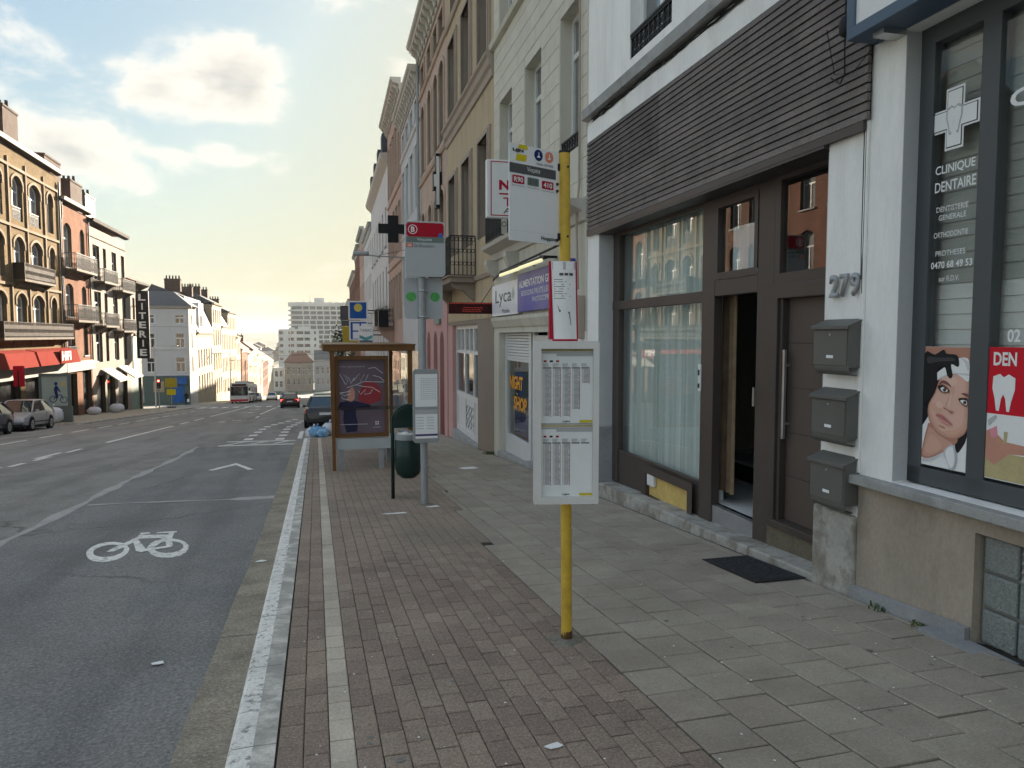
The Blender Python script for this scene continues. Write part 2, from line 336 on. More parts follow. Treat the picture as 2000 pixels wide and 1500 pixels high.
pm('bin_green', (.008, .030, .024), .35, .1, 4, spec=.4); pm('shelter_brown', (.17, .082, .03), .5, .12, 4, .05, 80); pm('poster_violet', (.16, .115, .145), .35, .15, 1.5, spec=.4); pm('graffiti', (.72, .72, .74), .6, 0.)
pm('poster_navy', (.03, .03, .07), .4, .1); pm('poster_red', (.33, .05, .06), .4, .1, 4)
glass('glass_clear', (.97, .98, .975)); glass('glass_shop', (.90, .94, .92), .10); glass('glass_frost', (.75, .78, .76), .02, .05)
pm('pane_dark', (.02, .024, .026), .03, .1, 1, spec=.9); pm('pane_curtain', (.30, .31, .30), .06, .25, .8, spec=.9); pm('pane_grey', (.16, .17, .165), .05, .12, .6, spec=.9)
# ------------------------------------------------------------------ ground
TILT = Matrix.Rotation(-math.atan(S), 4, 'X')
def strip(mb, x0, x1, y0, y1, dz, mi=0, step=None):
    ys = [y0, y1] if not step else [y0+(y1-y0)*i/step for i in range(step+1)]
    for a, b in zip(ys[:-1], ys[1:]):
        mb.add([(x0, a, zg(a)+dz), (x1, a, zg(a)+dz), (x1, b, zg(b)+dz), (x0, b, zg(b)+dz)], [(0, 1, 2, 3)], mi)
pm('hill_green', (.07, .095, .07), .95, .3, .02, c2=(.30, .28, .25), s2=.03, a2=.8)
mb = MB(); xs = [-2500, -900, -400, -150, -60, -30, 0, 30, 60, 150, 400, 900, 2500]; ys = [-80, -20, 40, 100, 150, 190, 240, 300, 420, 560, 700, 900, 1150, 1500, 2200, 4000]
def terr(x, y):
    z = zg(y)-.45
    if y > 420: z += (min(y, 1500)-420)/1080*(31 + 3*math.sin(x*.006+1))
    return z
mb.add([(x, y, terr(x, y)) for y in ys for x in xs], [(j*13+i, j*13+i+1, (j+1)*13+i+1, (j+1)*13+i) for j in range(len(ys)-1) for i in range(12)])
tag(mb.build('terrain', 'hill_green'), kind='structure')
mb = MB(); strip(mb, -15.2, 2.2, -12, 330, -.1, step=60)
strip(mb, -70, -15.2, 85.9, 112.9, -.1, step=4)
road = tag(mb.build('road', 'asphalt'), kind='structure')
def mark(name, polys, mat='marking', dz=-.094):
    mb = MB()
    for p in polys: mb.poly([(x, y, zg(y)+dz) for x, y in p])
    o = mb.build(name, mat, road); return o
def quad(x0, x1, y0, y1): return [(x0, y0), (x1, y0), (x1, y1), (x0, y1)]
# re-laid asphalt patches of the bus lane and their pale sealed seams
mb = MB()
def wav(y, k): return .025*math.sin(y*.7+k)+.015*math.sin(y*3.1+k*2)
for (a, b) in ((-4, 12.25), (12.4, 24.3)):
    n = 24
    for i in range(n):
        y0 = a+(b-a)*i/n; y1 = a+(b-a)*(i+1)/n
        mb.poly([(-3.5+wav(y0, 0), y0, zg(y0)-.0965), (-.66+.35*wav(y0, 2), y0, zg(y0)-.0965), (-.66+.35*wav(y1, 2), y1, zg(y1)-.0965), (-3.5+wav(y1, 0), y1, zg(y1)-.0965)])
mb.build('asphalt_patch', 'asphalt_patch', road)
mb = MB(); n = 60
for i in range(n):
    y0 = -4+28.5*i/n; y1 = -4+28.5*(i+1)/n
    def e(y, s): return -3.54+wav(y, 0)+s*(.07+.035*math.sin(y*2.3)+.02*math.sin(y*7))
    mb.poly([(e(y0, -1), y0, zg(y0)-.0945), (e(y0, 1), y0, zg(y0)-.0945), (e(y1, 1), y1, zg(y1)-.0945), (e(y1, -1), y1, zg(y1)-.0945)])
n = 20
for i in range(n):
    x0 = -3.4+2.75*i/n; x1 = -3.4+2.75*(i+1)/n
    def f(x, s): return 12.35+.10*math.sin(x*1.5)+s*(.06+.02*math.sin(x*5)+(.10 if x > -1.2 else 0))
    mb.poly([(x0, f(x0, -1), zg(f(x0, -1))-.0935), (x1, f(x1, -1), zg(f(x1, -1))-.0935), (x1, f(x1, 1), zg(f(x1, 1))-.0935), (x0, f(x0, 1), zg(f(x0, 1))-.0935)])
mb.build('sealed_seam', 'seam', road)
W1o= [(-1.99, 8.73), (-1.96, 8.52), (-1.96, 8.33), (-1.99, 8.2), (-2.05, 8.13), (-2.13, 8.14), (-2.22, 8.22), (-2.3, 8.37), (-2.37, 8.56), (-2.42, 8.77), (-2.43, 8.97), (-2.41, 9.13), (-2.34, 9.22), (-2.25, 9.21), (-2.15, 9.11), (-2.06, 8.94)]
W1i= [(-2.05, 8.76), (-2.03, 8.63), (-2.03, 8.51), (-2.06, 8.43), (-2.1, 8.38), (-2.16, 8.38), (-2.22, 8.43), (-2.28, 8.52), (-2.32, 8.63), (-2.35, 8.76), (-2.35, 8.89), (-2.33, 8.98), (-2.28, 9.04), (-2.22, 9.04), (-2.16, 8.98), (-2.1, 8.89)]
dx = .61
polys = []
for sx in (0, .6):
    for i in range(16):
        j = (i+1) % 16; q = [W1o[i], W1o[j], W1i[j], W1i[i]]; polys.append([(x+sx, y-.03*sx) for x, y in q])
polys += [[(-2.11, 9.16), (-2.06, 9.46), (-2.0, 9.36), (-2.07, 8.85), (-2.13, 8.64), (-2.2, 8.65), (-2.18, 8.84)], [(-2.08, 9.56), (-1.7, 9.45), (-1.67, 9.24), (-2.01, 9.3)], [(-2.09, 9.69), (-1.98, 9.7), (-1.96, 9.6), (-2.05, 9.56)],
          [(-1.9, 9.68), (-1.66, 9.65), (-1.66, 9.56), (-1.88, 9.58)], [(-1.74, 9.56), (-1.68, 9.55), (-1.63, 9.04), (-1.69, 9.06)], [(-2.09, 9.31), (-2.03, 9.29), (-1.78, 8.56), (-1.82, 8.48), (-1.89, 8.56)],
          [(-1.76, 9.22), (-1.70, 9.2), (-1.75, 8.55), (-1.82, 8.6)], [(-1.71, 9.17), (-1.64, 9.14), (-1.55, 8.72), (-1.61, 8.66)], [(-1.84, 8.62), (-1.6, 8.76), (-1.55, 8.67), (-1.81, 8.5)]]
mb = MB()
for k, p in enumerate(polys): mb.poly([(x, y, zg(y)-.0935+(k > 31)*.0004*(k-31)) for x, y in p])
mb.build('bicycle_symbol', 'marking', road)
mark('chevron_marking', [[(-2.29, 17.07), (-1.85, 18.48), (-1.81, 18.0), (-2.18, 16.94)], [(-1.85, 18.48), (-1.33, 16.82), (-1.44, 16.75), (-1.81, 18.0)]])
mark('bar_marking', [[(-3.0, 24.45), (-.7, 24.2), (-.7, 24.55), (-2.98, 24.8)], [(-2.95, 26.3), (-.7, 25.9), (-.7, 26.25), (-2.9, 26.65)]])
mark('bar_marking', [[(-2.9+.75*i, 24.85), (-2.75+.75*i, 24.85), (-2.3+.75*i, 26.1), (-2.45+.75*i, 26.1)] for i in range(3)])
for x, y in [(-2.32, 27.6), (-2.34, 29.9), (-2.32, 32.1), (-2.31, 34.5), (-2.25, 36.9), (-2.04, 38.9), (-1.8, 40.7), (-1.5, 42.8), (-1.2, 44.9), (-1.24, 27.2), (-1.22, 29.3), (-1.24, 31.5), (-1.25, 33.9), (-1.2, 36.1), (-1.05, 37.9), (-.9, 40.2), (-.75, 42.5)]:
    mark('cycle_lane_dash', [quad(x-.16, x+.14, y-.5, y+.5)])
mark('edge_line', [quad(-.66, -.5, 27, 31.8)])
for y in [6.2, 12, 15.6, 20.1, 24.4][1:]:
    mark('lane_dash', [quad(-7.34, -7.2, y-2.2+.0, y-1.2+1.0)])
for y0, y1 in ((20.0, 20.9), (21.6, 22.8), (24.2, 25.6)): mark('lane_dash', [quad(-7.17, -7.03, y0, y1)])
mark('lane_line', [quad(-7.18, -7.02, 28.4, 41)]); mark('lane_dash', [quad(-7.18, -7.03, 43, 45.5)]); mark('lane_dash', [quad(-7.2, -7.05, 48, 52)]); mark('lane_line', [quad(-7.2, -7.05, 55, 98)])
for i in range(12):
    y = 25.2+i*3.95 + (i > 5)*.3; mark('lane_dash', [quad(-10.72+(.06 if i > 3 else 0), -10.58+(.06 if i > 3 else 0), y, y+2.6)])
mark('lane_dash', [quad(-4.85, -4.3, 46.2, 46.7)]); mark('lane_dash', [quad(-5.3, -4.95, 44, 44.6)])
mark('arrow_marking', [quad(-5.8, -5.2, 62.2, 62.7), [(-5.2, 61.4), (-4.7, 62.4), (-5.2, 63.4)]]); mark('arrow_marking', [quad(-6.1, -5.5, 73.5, 74.2), [(-5.5, 72.8), (-5.0, 73.8), (-5.5, 74.9)]])
mark('lane_line', [quad(-4.05, -3.9, 57, 79)]); mark('lane_dash', [quad(-3.85, -3.7, 50, 53)])
for i in range(11): mark('crossing_stripe', [quad(-12.2+i*1.15, -11.65+i*1.15, 84, 88)])
# paper scraps and an orange glint free road; small litter
def scrap(x, y, w, l, dz, rot):
    mb = MB(); c, s_ = math.cos(rot), math.sin(rot)
    pts = [(-.5, -.5), (.1, -.45), (.5, -.3), (.45, .4), (-.1, .5), (-.5, .35)]
    top = []
    for i, (a, b) in enumerate(pts):
        px, py = x+(a*c-b*s_)*w, y+(a*s_+b*c)*l; top.append((px, py, zg(py)+dz+.004+(.004 if i % 3 == 0 else 0)))
    n = len(top); bot = [(p[0], p[1], p[2]-.003) for p in top]
    mb.add(top+bot, [tuple(range(n)), tuple(range(2*n-1, n-1, -1))]+[(i, n+i, n+(i+1) % n, (i+1) % n) for i in range(n)])
    return mb
# ---- sidewalk (right): bed, kerb, pavers and tiles
KY = 25.6
mb = MB(); strip(mb, -.38, 4.3, -12, KY, -.012, step=6); strip(mb, 1.6, 5.2, KY, 60, -.012, step=6); strip(mb, 1.6, 11, 60, 330, -.002, 1, step=16)
walk = tag(mb.build('sidewalk', ['joint', 'tile_grey']), kind='structure')
def kerbpiece(x0, x1, y0, y1, painted=True):
    # profile across x at both ends: face, rounded nose, top
    mb = MB(); secs = []
    prof = [(-.41, -.13), (-.41, -.035), (-.402, -.012), (-.385, -.001), (-.30, .002), (-.20, .002), (-.20, -.13)]
    for y in (y0+.004, y1-.004): secs.append([(x, y, zg(y)+z) for x, z in prof])
    n = 7; vs = secs[0]+secs[1]
    for k in range(n): mb.add([vs[k], vs[(k+1) % n], vs[n+(k+1) % n], vs[n+k]], [(0, 1, 2, 3)], 0 if k in (0, 1, 2, 3) and painted else 1)
    mb.poly(secs[0][::-1], 1); mb.poly(secs[1], 1)
    return mb
y = -11.6
while y < KY-.5:
    kerbpiece(0, 0, y, y+1.0).build('kerb_stone', ['kerb_paint', 'kerb_stone'], walk); y += 1.0
mb = MB(); mb.hexa([(-.41, KY-.2, zg(KY)-.15), (1.75, KY, zg(KY)-.15), (1.75, KY+.2, zg(KY)-.15), (-.41, KY, zg(KY)-.15)], [(-.41, KY-.2, zg(KY)+.012), (1.75, KY, zg(KY)+.004), (1.75, KY+.2, zg(KY)-.008), (-.41, KY, zg(KY))]); mb.build('kerb_stone', 'kerb_stone', walk)
for i in range(60):
    y0 = KY+.1+i*1.5
    mb = MB(); mb.hexa([(1.55, y0, zg(y0)-.15), (1.72, y0, zg(y0)-.15), (1.72, y0+1.49, zg(y0+1.49)-.15), (1.55, y0+1.49, zg(y0+1.49)-.15)], [(1.55, y0, zg(y0)+.003), (1.72, y0, zg(y0)+.003), (1.72, y0+1.49, zg(y0+1.49)+.003), (1.55, y0+1.49, zg(y0+1.49)+.003)])
    mb.build('kerb_stone', 'kerb_stone', walk)
# concrete gutter slabs
gb = MB()
y = -11.; i = 0
while y < KY-1:
    l = 1.02; a, b = y+.006, y+l-.006; j = random.uniform(-.004, .002)
    e0 = -.665+.35*wav(a, 2); e1 = -.665+.35*wav(b, 2)
    mb = MB(); mb.hexa([(e0, a, zg(a)-.2), (-.405, a, zg(a)-.2), (-.405, b, zg(b)-.2), (e1, b, zg(b)-.2)], [(e0, a, zg(a)-.092+j), (-.405, a, zg(a)-.095+j), (-.405, b, zg(b)-.095+j), (e1, b, zg(b)-.092+j)])
    mb.build('gutter_slab', 'gutter', walk, bevel=.006); y += l
def pavermesh(name, w, l, mat, bev=.006, h=.03):
    mb = MB(); W, Lh = w/2, l/2; b = bev
    mb.add([(-W, -Lh, -h), (W, -Lh, -h), (W, Lh, -h), (-W, Lh, -h), (-W, -Lh, -b*.7), (W, -Lh, -b*.7), (W, Lh, -b*.7), (-W, Lh, -b*.7),
            (-W+b, -Lh+b, 0), (W-b, -Lh+b, 0), (W-b, Lh-b, 0), (-W+b, Lh-b, 0)],
           [(0, 1, 5, 4), (1, 2, 6, 5), (2, 3, 7, 6), (3, 0, 4, 7), (4, 5, 9, 8), (5, 6, 10, 9), (6, 7, 11, 10), (7, 4, 8, 11), (8, 9, 10, 11)])
    return mb
PV = []       # (distance, kind, x, y, w, l)
def edge(y): return 1.62+max(0, y-5)*.045+(max(0, y-9)*.02)
PL, PW, TL, TW = .22, .11, .315, .30
def xend(y):
    r_ = 0
    while -.19+PW/2+r_*.1125+PW*.5 < edge(y): r_ += 1
    return -.19+PW/2+(r_-1)*.1125+PW*.5
for r in range(30):
    x = -.19+PW/2+r*.1125
    if 2 <= r < 3: kind = 'paver_light'
    else: kind = 'paver_red'
    y = -1.6+(r % 2)*PL*.5+((r*37) % 5)*.004
    l = PL if kind == 'paver_red' else .21
    while y < 25.3:
        if x+PW*.5 < edge(y) and x+PW*.5 < xend(y)+.01: PV.append((math.hypot(x, y), kind, x, y, PW-.0015, l-.008))
        y += l
c = 0
for cidx in range(14):
    y = -1.5+(cidx % 2)*TL*.5
    while y < 26:
        a0 = max(1.6125+cidx*TW, xend(y)+.005); a1 = min(1.6125+(cidx+1)*TW, 3.69+.02*y)
        if a1-a0 > .03: PV.append((math.hypot((a0+a1)/2, y), 'tile_grey', (a0+a1)/2, y, a1-a0-.009, TL-.010))
        y += TL
PV.sort()
cache = {}; cnt = {'paver_red': 0, 'paver_light': 0, 'tile_grey': 0}; rest = {k: MB() for k in cnt}
def inview(x, y):
    if y < 2.55: return False
    d = x*math.sin(rad(14.9))+y*math.cos(rad(14.9)); r_ = x*math.cos(rad(14.9))-y*math.sin(rad(14.9))
    return d > 0 and abs(r_/d) < .72
LIM = {'paver_red': 300, 'paver_light': 90, 'tile_grey': 300}
def near_pole(x, y): return (x-1.52)**2+(y-4.2)**2*1.4 < .16**2 and False
for (d, kind, x, y, w, l) in PV:
    jz = random.gauss(0, .0013); M = Matrix.Translation((x, y, zg(y)+jz)) @ TILT @ Matrix.Rotation(random.gauss(0, .004), 4, 'X') @ Matrix.Rotation(random.gauss(0, .006), 4, 'Y') @ Matrix.Rotation(random.gauss(0, .006), 4, 'Z')
    key = (kind, round(w, 2), l)
    if inview(x, y) and cnt[kind] < LIM[kind]:
        cnt[kind] += 1
        if key not in cache: cache[key] = pavermesh('paving_tile' if kind == 'tile_grey' else 'paver', w, l, kind, .006 if kind == 'tile_grey' else .005).mesh(kind, kind)
        o = bpy.data.objects.new('paving_tile' if kind == 'tile_grey' else 'paver', cache[key]); COL.objects.link(o); o.parent = walk; o.matrix_world = M
    else:
        p = pavermesh('', w, l, kind, .005); rest[kind].add(p.v, p.f, 0, M)
for kind, mb in rest.items():
    if mb.f:
        o = mb.build('paver' if kind != 'tile_grey' else 'paving_tile', kind, walk); o['kind'] = 'stuff'
mb = MB(); yy = 26.
while yy < 60:
    for k in range(8):
        x0 = 1.78+k*.3; mb.add([(x0, yy, zg(yy)), (x0+.294, yy, zg(yy)), (x0+.294, yy+.594, zg(yy+.594)), (x0, yy+.594, zg(yy+.594))], [(0, 1, 2, 3)])
    yy += .6
o = mb.build('paving_tile', 'tile_grey', walk); o['kind'] = 'stuff'
# litter
for i, (x, y, w, l, dz, r_) in enumerate([(.99, 3.0, .075, .045, .003, .3), (-.98, 4.9, .07, .05, -.088, .2), (-.55, 7.6, .10, .07, -.09, 1.), (1.5, 9.75, .17, .1, .003, .4), (.95, 9.4, .3, .08, .002, .1), (2.9, 14.2, .35, .4, .003, .2)]):
    tag(scrap(x, y, w, l, dz, r_).build('paper_scrap', 'litter'), ['torn white scrap of paper lying on the red pavers in the foreground', 'small white paper scrap on the dark asphalt bus lane', 'white paper scrap in the gutter beside the kerb', 'crumpled white tissue at the foot of the grey stop pole', 'flat white paper smear on pavers left of the grey stop pole', 'pale flattened paper on the grey tiles near the beige house'][i], 'litter')
# cigarette ends and chewing gum specks: nobody could count them
mb = MB()
for i in range(230):
    y = 2.6+11*random.random()**1.7; x = random.uniform(-.18, 3.6+.02*y); a = random.uniform(0, 6.28); big = random.random()
    if big < .75:
        l = random.uniform(.003, .008); mb.add([(-l, -l*.6, 0), (l, -l*.7, 0), (l*.8, l*.6, .002), (-l*.7, l*.7, .001)], [(0, 1, 2, 3)], 0, Matrix.Translation((x, y, zg(y)+.0035)) @ TILT @ Matrix.Rotation(a, 4, 'Z'))
    else:
        n = 7; r0 = random.uniform(.012, .028); mb.add([(r0*random.uniform(.7, 1)*math.cos(6.283*k/n), r0*random.uniform(.7, 1)*math.sin(6.283*k/n), 0) for k in range(n)], [tuple(range(n))], 1, Matrix.Translation((x, y, zg(y)+.0032)) @ TILT)
pm('gum', (.20, .19, .175), .9, .2, 40)
tag(mb.build('litter_specks', ['litter', 'gum']), 'cigarette ends and chewing gum specks scattered over the pavement', 'litter', kind='stuff')
# left sidewalk with a parking bay up to Y 46
mb = MB()
for xk, a, b, n in ((-15.1, -12, 46.3, 8), (-12.75, 46.3, 85.8, 8), (-12.75, 113, 330, 12)):
    strip(mb, xk-.2, xk, a, b, .002, 1, step=n); strip(mb, -19.2, xk-.2, a, b, 0, 0, step=n)
    for k in range(n):
        y0 = a+(b-a)*k/n; y1 = a+(b-a)*(k+1)/n; mb.add([(xk, y0, zg(y0)-.12), (xk, y1, zg(y1)-.12), (xk, y1, zg(y1)+.002), (xk, y0, zg(y0)+.002)], [(0, 1, 2, 3)], 1)
for y in (46.3, 85.8, 113): mb.add([(-19.2, y, zg(y)-.12), (-12.75, y, zg(y)-.12), (-12.75, y, zg(y)+.001), (-19.2, y, zg(y)+.001)], [(0, 1, 2, 3)], 1)
tag(mb.build('pavement', ['tile_grey', 'kerb_stone']), kind='structure')
def weed(name, label, x, y, n, h, spread):
    mb = MB()
    for i in range(n):
        a = random.uniform(0, 6.28); bx, by = x+random.gauss(0, spread), y+random.gauss(0, spread); l = h*random.uniform(.5, 1.1)
        dx_, dy_ = math.cos(a)*l*.5, math.sin(a)*l*.5; wx, wy = -math.sin(a)*.006, math.cos(a)*.006; z = zg(by)
        mb.add([(bx-wx, by-wy, z), (bx+wx, by+wy, z), (bx+dx_*.5+wx, by+dy_*.5+wy, z+l*.6), (bx+dx_*.5-wx, by+dy_*.5-wy, z+l*.6), (bx+dx_, by+dy_, z+l*.75)], [(0, 1, 2, 3), (3, 2, 4)])
    return tag(mb.build(name, 'weed'), label, 'weed', kind='stuff')
weed('grass_tuft', 'small green grass tuft at the foot of the dental clinic plinth, nearer the door pier', 3.79, 4.22, 45, .05, .035)
weed('grass_tuft', 'small green grass tuft at the foot of the dental clinic plinth, nearer the glass blocks', 3.78, 3.85, 40, .04, .04)
weed('grass_tuft', 'green weeds growing at the wall beside the night shop step', 3.98, 17.0, 90, .10, .08)
pm('dirty_base', (.15, .13, .095), .85, .25, 4, .3, 40)
# ------------------------------------------------------------------ facade tools (row frame: x along the row, y outward, z up)
def frame(o, ux, uy):
    n = math.hypot(ux, uy); ux, uy = ux/n, uy/n
    return Matrix(((ux, -uy, 0, o[0]), (uy, ux, 0, o[1]), (0, 0, 1, 0), (0, 0, 0, 1)))
FR = frame((3.74, 0), .02, 1.)               # right-hand row of houses
FL = frame((-17.8, 0), 0., -1.)              # left-hand row: x runs towards the camera (x = -Y)
FC = frame((0, 113.0), -1., 0.)              # facades across the street that face the camera: x = -X
def arcpts(a, b, c, d, rise, n=8):
    pts = [(a, c), (b, c)]
    if rise <= 0: return pts+[(b, d), (a, d)]
    m, h = (a+b)/2, (b-a)/2
    if rise > h*.98:
        return pts+[(m+h*math.cos(math.pi*i/n), d-h*rise/h+rise*math.sin(math.pi*i/n)) for i in range(n+1)]
    R_ = (h*h+rise*rise)/(2*rise); t0 = math.asin(h/R_); zc = d-R_
    return pts+[(m+R_*math.sin(t0-2*t0*i/n), zc+R_*math.cos(t0-2*t0*i/n)) for i in range(n+1)]
def wallface(mb, u0, u1, z0, z1, ops, w=0., d=.2, mi=0, mr=None):
    mr = mi if mr is None else mr
    us = sorted({u0, u1, *[o[0] for o in ops], *[o[1] for o in ops]}); zs = sorted({z0, z1, *[o[2] for o in ops], *[o[3] for o in ops]})
    us = [u for u in us if u0 <= u <= u1]; zs = [z for z in zs if z0 <= z <= z1]
    for i in range(len(us)-1):
        for j in range(len(zs)-1):
            cu, cz = (us[i]+us[i+1])/2, (zs[j]+zs[j+1])/2
            if any(o[0] < cu < o[1] and o[2] < cz < o[3] for o in ops): continue
            mb.add([(us[i], w, zs[j]), (us[i+1], w, zs[j]), (us[i+1], w, zs[j+1]), (us[i], w, zs[j+1])], [(0, 1, 2, 3)], mi)
    for o in ops:
        a, b, c, dd = o[:4]; rise = o[4] if len(o) > 4 else 0
        P = arcpts(a, b, c, dd, rise); n = len(P)
        for k in range(n):
            p, q = P[k], P[(k+1) % n]; mb.add([(p[0], w, p[1]), (q[0], w, q[1]), (q[0], w-d, q[1]), (p[0], w-d, p[1])], [(0, 1, 2, 3)], mr)
        if rise > 0:
            arc = P[2:]; h = len(arc)//2
            for k in range(len(arc)-1):
                cn = (b, dd) if k < h else (a, dd)
                mb.add([(arc[k][0], w, arc[k][1]), (arc[k+1][0], w, arc[k+1][1]), (cn[0], w, cn[1])], [(0, 1, 2)], mi)
            mb.add([(arc[h][0], w, arc[h][1]), (b, w, dd), (a, w, dd)], [(0, 1, 2)], mi)
def shell(mb, u0, u1, z0, z1, depth=9., mi=0, w=0., top=True):
    for u in (u0, u1): mb.add([(u, w, z0), (u, -depth, z0), (u, -depth, z1), (u, w, z1)], [(0, 1, 2, 3)], mi)
    mb.add([(u0, -depth, z0), (u1, -depth, z0), (u1, -depth, z1), (u0, -depth, z1)], [(0, 1, 2, 3)], mi)
    if top: mb.add([(u0, w, z1), (u1, w, z1), (u1, -depth, z1), (u0, -depth, z1)], [(0, 1, 2, 3)], mi)
def ring(mb, P, Q, y0, y1, mi=0):
    n = len(P)
    for k in range(n):
        a, b, c, d = P[k], P[(k+1) % n], Q[(k+1) % n], Q[k]
        mb.add([(a[0], y1, a[1]), (b[0], y1, b[1]), (c[0], y1, c[1]), (d[0], y1, d[1])], [(0, 1, 2, 3)], mi)
        mb.add([(d[0], y1, d[1]), (c[0], y1, c[1]), (c[0], y0, c[1]), (d[0], y0, d[1])], [(0, 1, 2, 3)], mi)
def window(par, a, b, c, d, rise=0., w=-.2, t=.06, fr='white_plastic', pane='pane_dark', mull=1, trans=.68, panes=True, rows=0, sill=None, depth=.06):
    mb = MB(); P = arcpts(a, b, c, d, rise); Q = arcpts(a+t, b-t, c+t, d-t, max(0, rise*.9)); ring(mb, P, Q, w, w+depth)
    zt = c+(d-c)*trans if trans else None
    if trans: mb.box(a+t, b-t, w+.003, w+depth*.9, zt-t*.55, zt+t*.55)
    for k in range(mull):
        m = a+(b-a)*(k+1)/(mull+1); mb.box(m-t*.5, m+t*.5, w+.004, w+depth*.8, c+t, (zt if trans else d-max(rise, t)-t*.2))
    o = mb.build('window', fr, par)
    if rise <= 0 and panes == 'cells':
        cells = []
        xs = [a+t]+[a+(b-a)*(k+1)/(mull+1) for k in range(mull)]+[b-t]
        for k in range(len(xs)-1): cells.append((xs[k], xs[k+1], c+t, zt if trans else d-t))
        if trans: cells.append((a+t, b-t, zt, d-t))
        for q in cells: MB().add([(q[0], w+.02, q[2]), (q[1], w+.02, q[2]), (q[1], w+.02, q[3]), (q[0], w+.02, q[3])], [(0, 1, 2, 3)]).build('pane', pane, o)
    else:
        MB().add([(p[0], w+.015, p[1]) for p in Q], [tuple(range(len(Q)))]).build('pane', pane, o)
    if sill:
        MB().box(a-.08, b+.08, -.02, .09, c-.10, c-.002).build('sill', sill, o)
    return o
def surround(mb, a, b, c, d, rise=0., t=.14, out=.05, mi=0, bottom=False):
    P = arcpts(a-t, b+t, c-(t if bottom else 0), d+t, rise); Q = arcpts(a, b, c, d, rise); n = len(P)
    for k in range(0 if bottom else 1, n):
        p, q, r, s_ = P[k], P[(k+1) % n], Q[(k+1) % n], Q[k]
        mb.add([(p[0], out, p[1]), (q[0], out, q[1]), (r[0], out, r[1]), (s_[0], out, s_[1]), (p[0], 0, p[1]), (q[0], 0, q[1]), (r[0], 0, r[1]), (s_[0], 0, s_[1])], [(0, 1, 2, 3), (0, 4, 5, 1), (3, 2, 6, 7)], mi)
def band(mb, u0, u1, prof, mi=0):            # prof: (out, z) polygon
    mb.prism([(p[0], p[1]) for p in prof], u0, u1, 'x', mi)
def grille(mb, u0, u1, w, z0, z1, step=.11, r=.009, scroll=True, rail=.02):
    mb.box(u0, u1, w-rail, w+rail, z1-.03, z1); mb.box(u0, u1, w-.012, w+.012, z0, z0+.025); mb.box(u0, u1, w-.01, w+.01, z1-.2, z1-.185)
    n = max(2, int((u1-u0)/step))
    for i in range(n+1):
        u = u0+(u1-u0)*i/n; mb.box(u-r, u+r, w-r, w+r, z0, z1-.02)
        if scroll and i < n:
            m = u+(u1-u0)/n/2; h = (z1-z0)
            pts = [(m-.035*math.cos(t*.7), w, z0+h*.4+h*.3*math.sin(t*.35-1.4)) for t in range(9)]
            mb.tube(pts, r*.8, 4, caps=False)
            q = step*.42; mb.tube([(m+q*math.cos(k*.785), w, z0+h*.32+q*math.sin(k*.785)) for k in range(9)], r*.8, 4, caps=False)
            mb.tube([(m+q*math.cos(k*.785), w, z1-.10+q*.8*math.sin(k*.785)) for k in range(9)], r*.7, 4, caps=False)
def perp_grille(mb, u, w0, w1, z0, z1, step=.11, r=.009):
    mb.box(u-.02, u+.02, w0, w1, z1-.03, z1); mb.box(u-.012, u+.012, w0, w1, z0, z0+.025)
    n = max(2, int(abs(w1-w0)/step))
    for i in range(n+1):
        w = w0+(w1-w0)*i/n; mb.box(u-r, u+r, w-r, w+r, z0, z1-.02)
        if i < n:
            m = w+(w1-w0)/n/2; q = step*.42
            for zz in (z0+(z1-z0)*.3, z0+(z1-z0)*.62, z1-.1): mb.tube([(u, m+q*math.cos(k*.785), zz+q*math.sin(k*.785)) for k in range(9)], r*.8, 4, caps=False)
gR = lambda u: -S*u                            # pavement level along the right row
# ================================================================== R0 dental clinic
t = thing('clinic_house', 'white dental clinic house at the right edge with anthracite windows and beige base', 'house', FR, (0, 0, 0))
mb = MB(); wallface(mb, -7, 4.52, .50, 3.75, [(-6, 4.2, .59, 3.62, 0)], 0, .2); wallface(mb, -7, 4.52, 3.75, 11.5, [(2.2, 3.4, 4.9+.4, 7.4, 0), (-.2, 1., 5.3, 7.4, 0)], 0, .2)
shell(mb, -7, 4.52, -.5, 11.5, 9)
mb.build('wall', 'plaster_white', t)
MB().box(4.195, 4.205, -.18, -.001, .6, 3.61).build('reveal', 'plaster_shade', t)
mb = MB(); wallface(mb, -7, 4.52, -.5, .5, [(2.28, 3.505, -.30, .42, 0)], .004, .12); mb.build('base_wall', 'render_beige', t)
mb = MB(); mb.add([(4.525, .012, -.45), (3.51, .012, -.45), (3.51, .012, gR(3.5)+.09), (4.525, .012, gR(4.5)+.085), (4.525, .05, -.45), (3.51, .05, -.45), (3.51, .05, gR(3.5)+.085), (4.525, .05, gR(4.5)+.08)], [(0, 1, 2, 3), (4, 5, 6, 7), (3, 2, 6, 7), (1, 2, 6, 5), (0, 3, 7, 4)]); mb.build('plinth', 'blue_stone', t)
MB().box(-7, 4.56, -.18, .085, .525, .588).build('sill', 'sill_stone', t, bevel=.006)
MB().box(2.0, 3.75, .012, .16, -.5, gR(3.5)+.012).build('threshold', 'blue_stone', t)
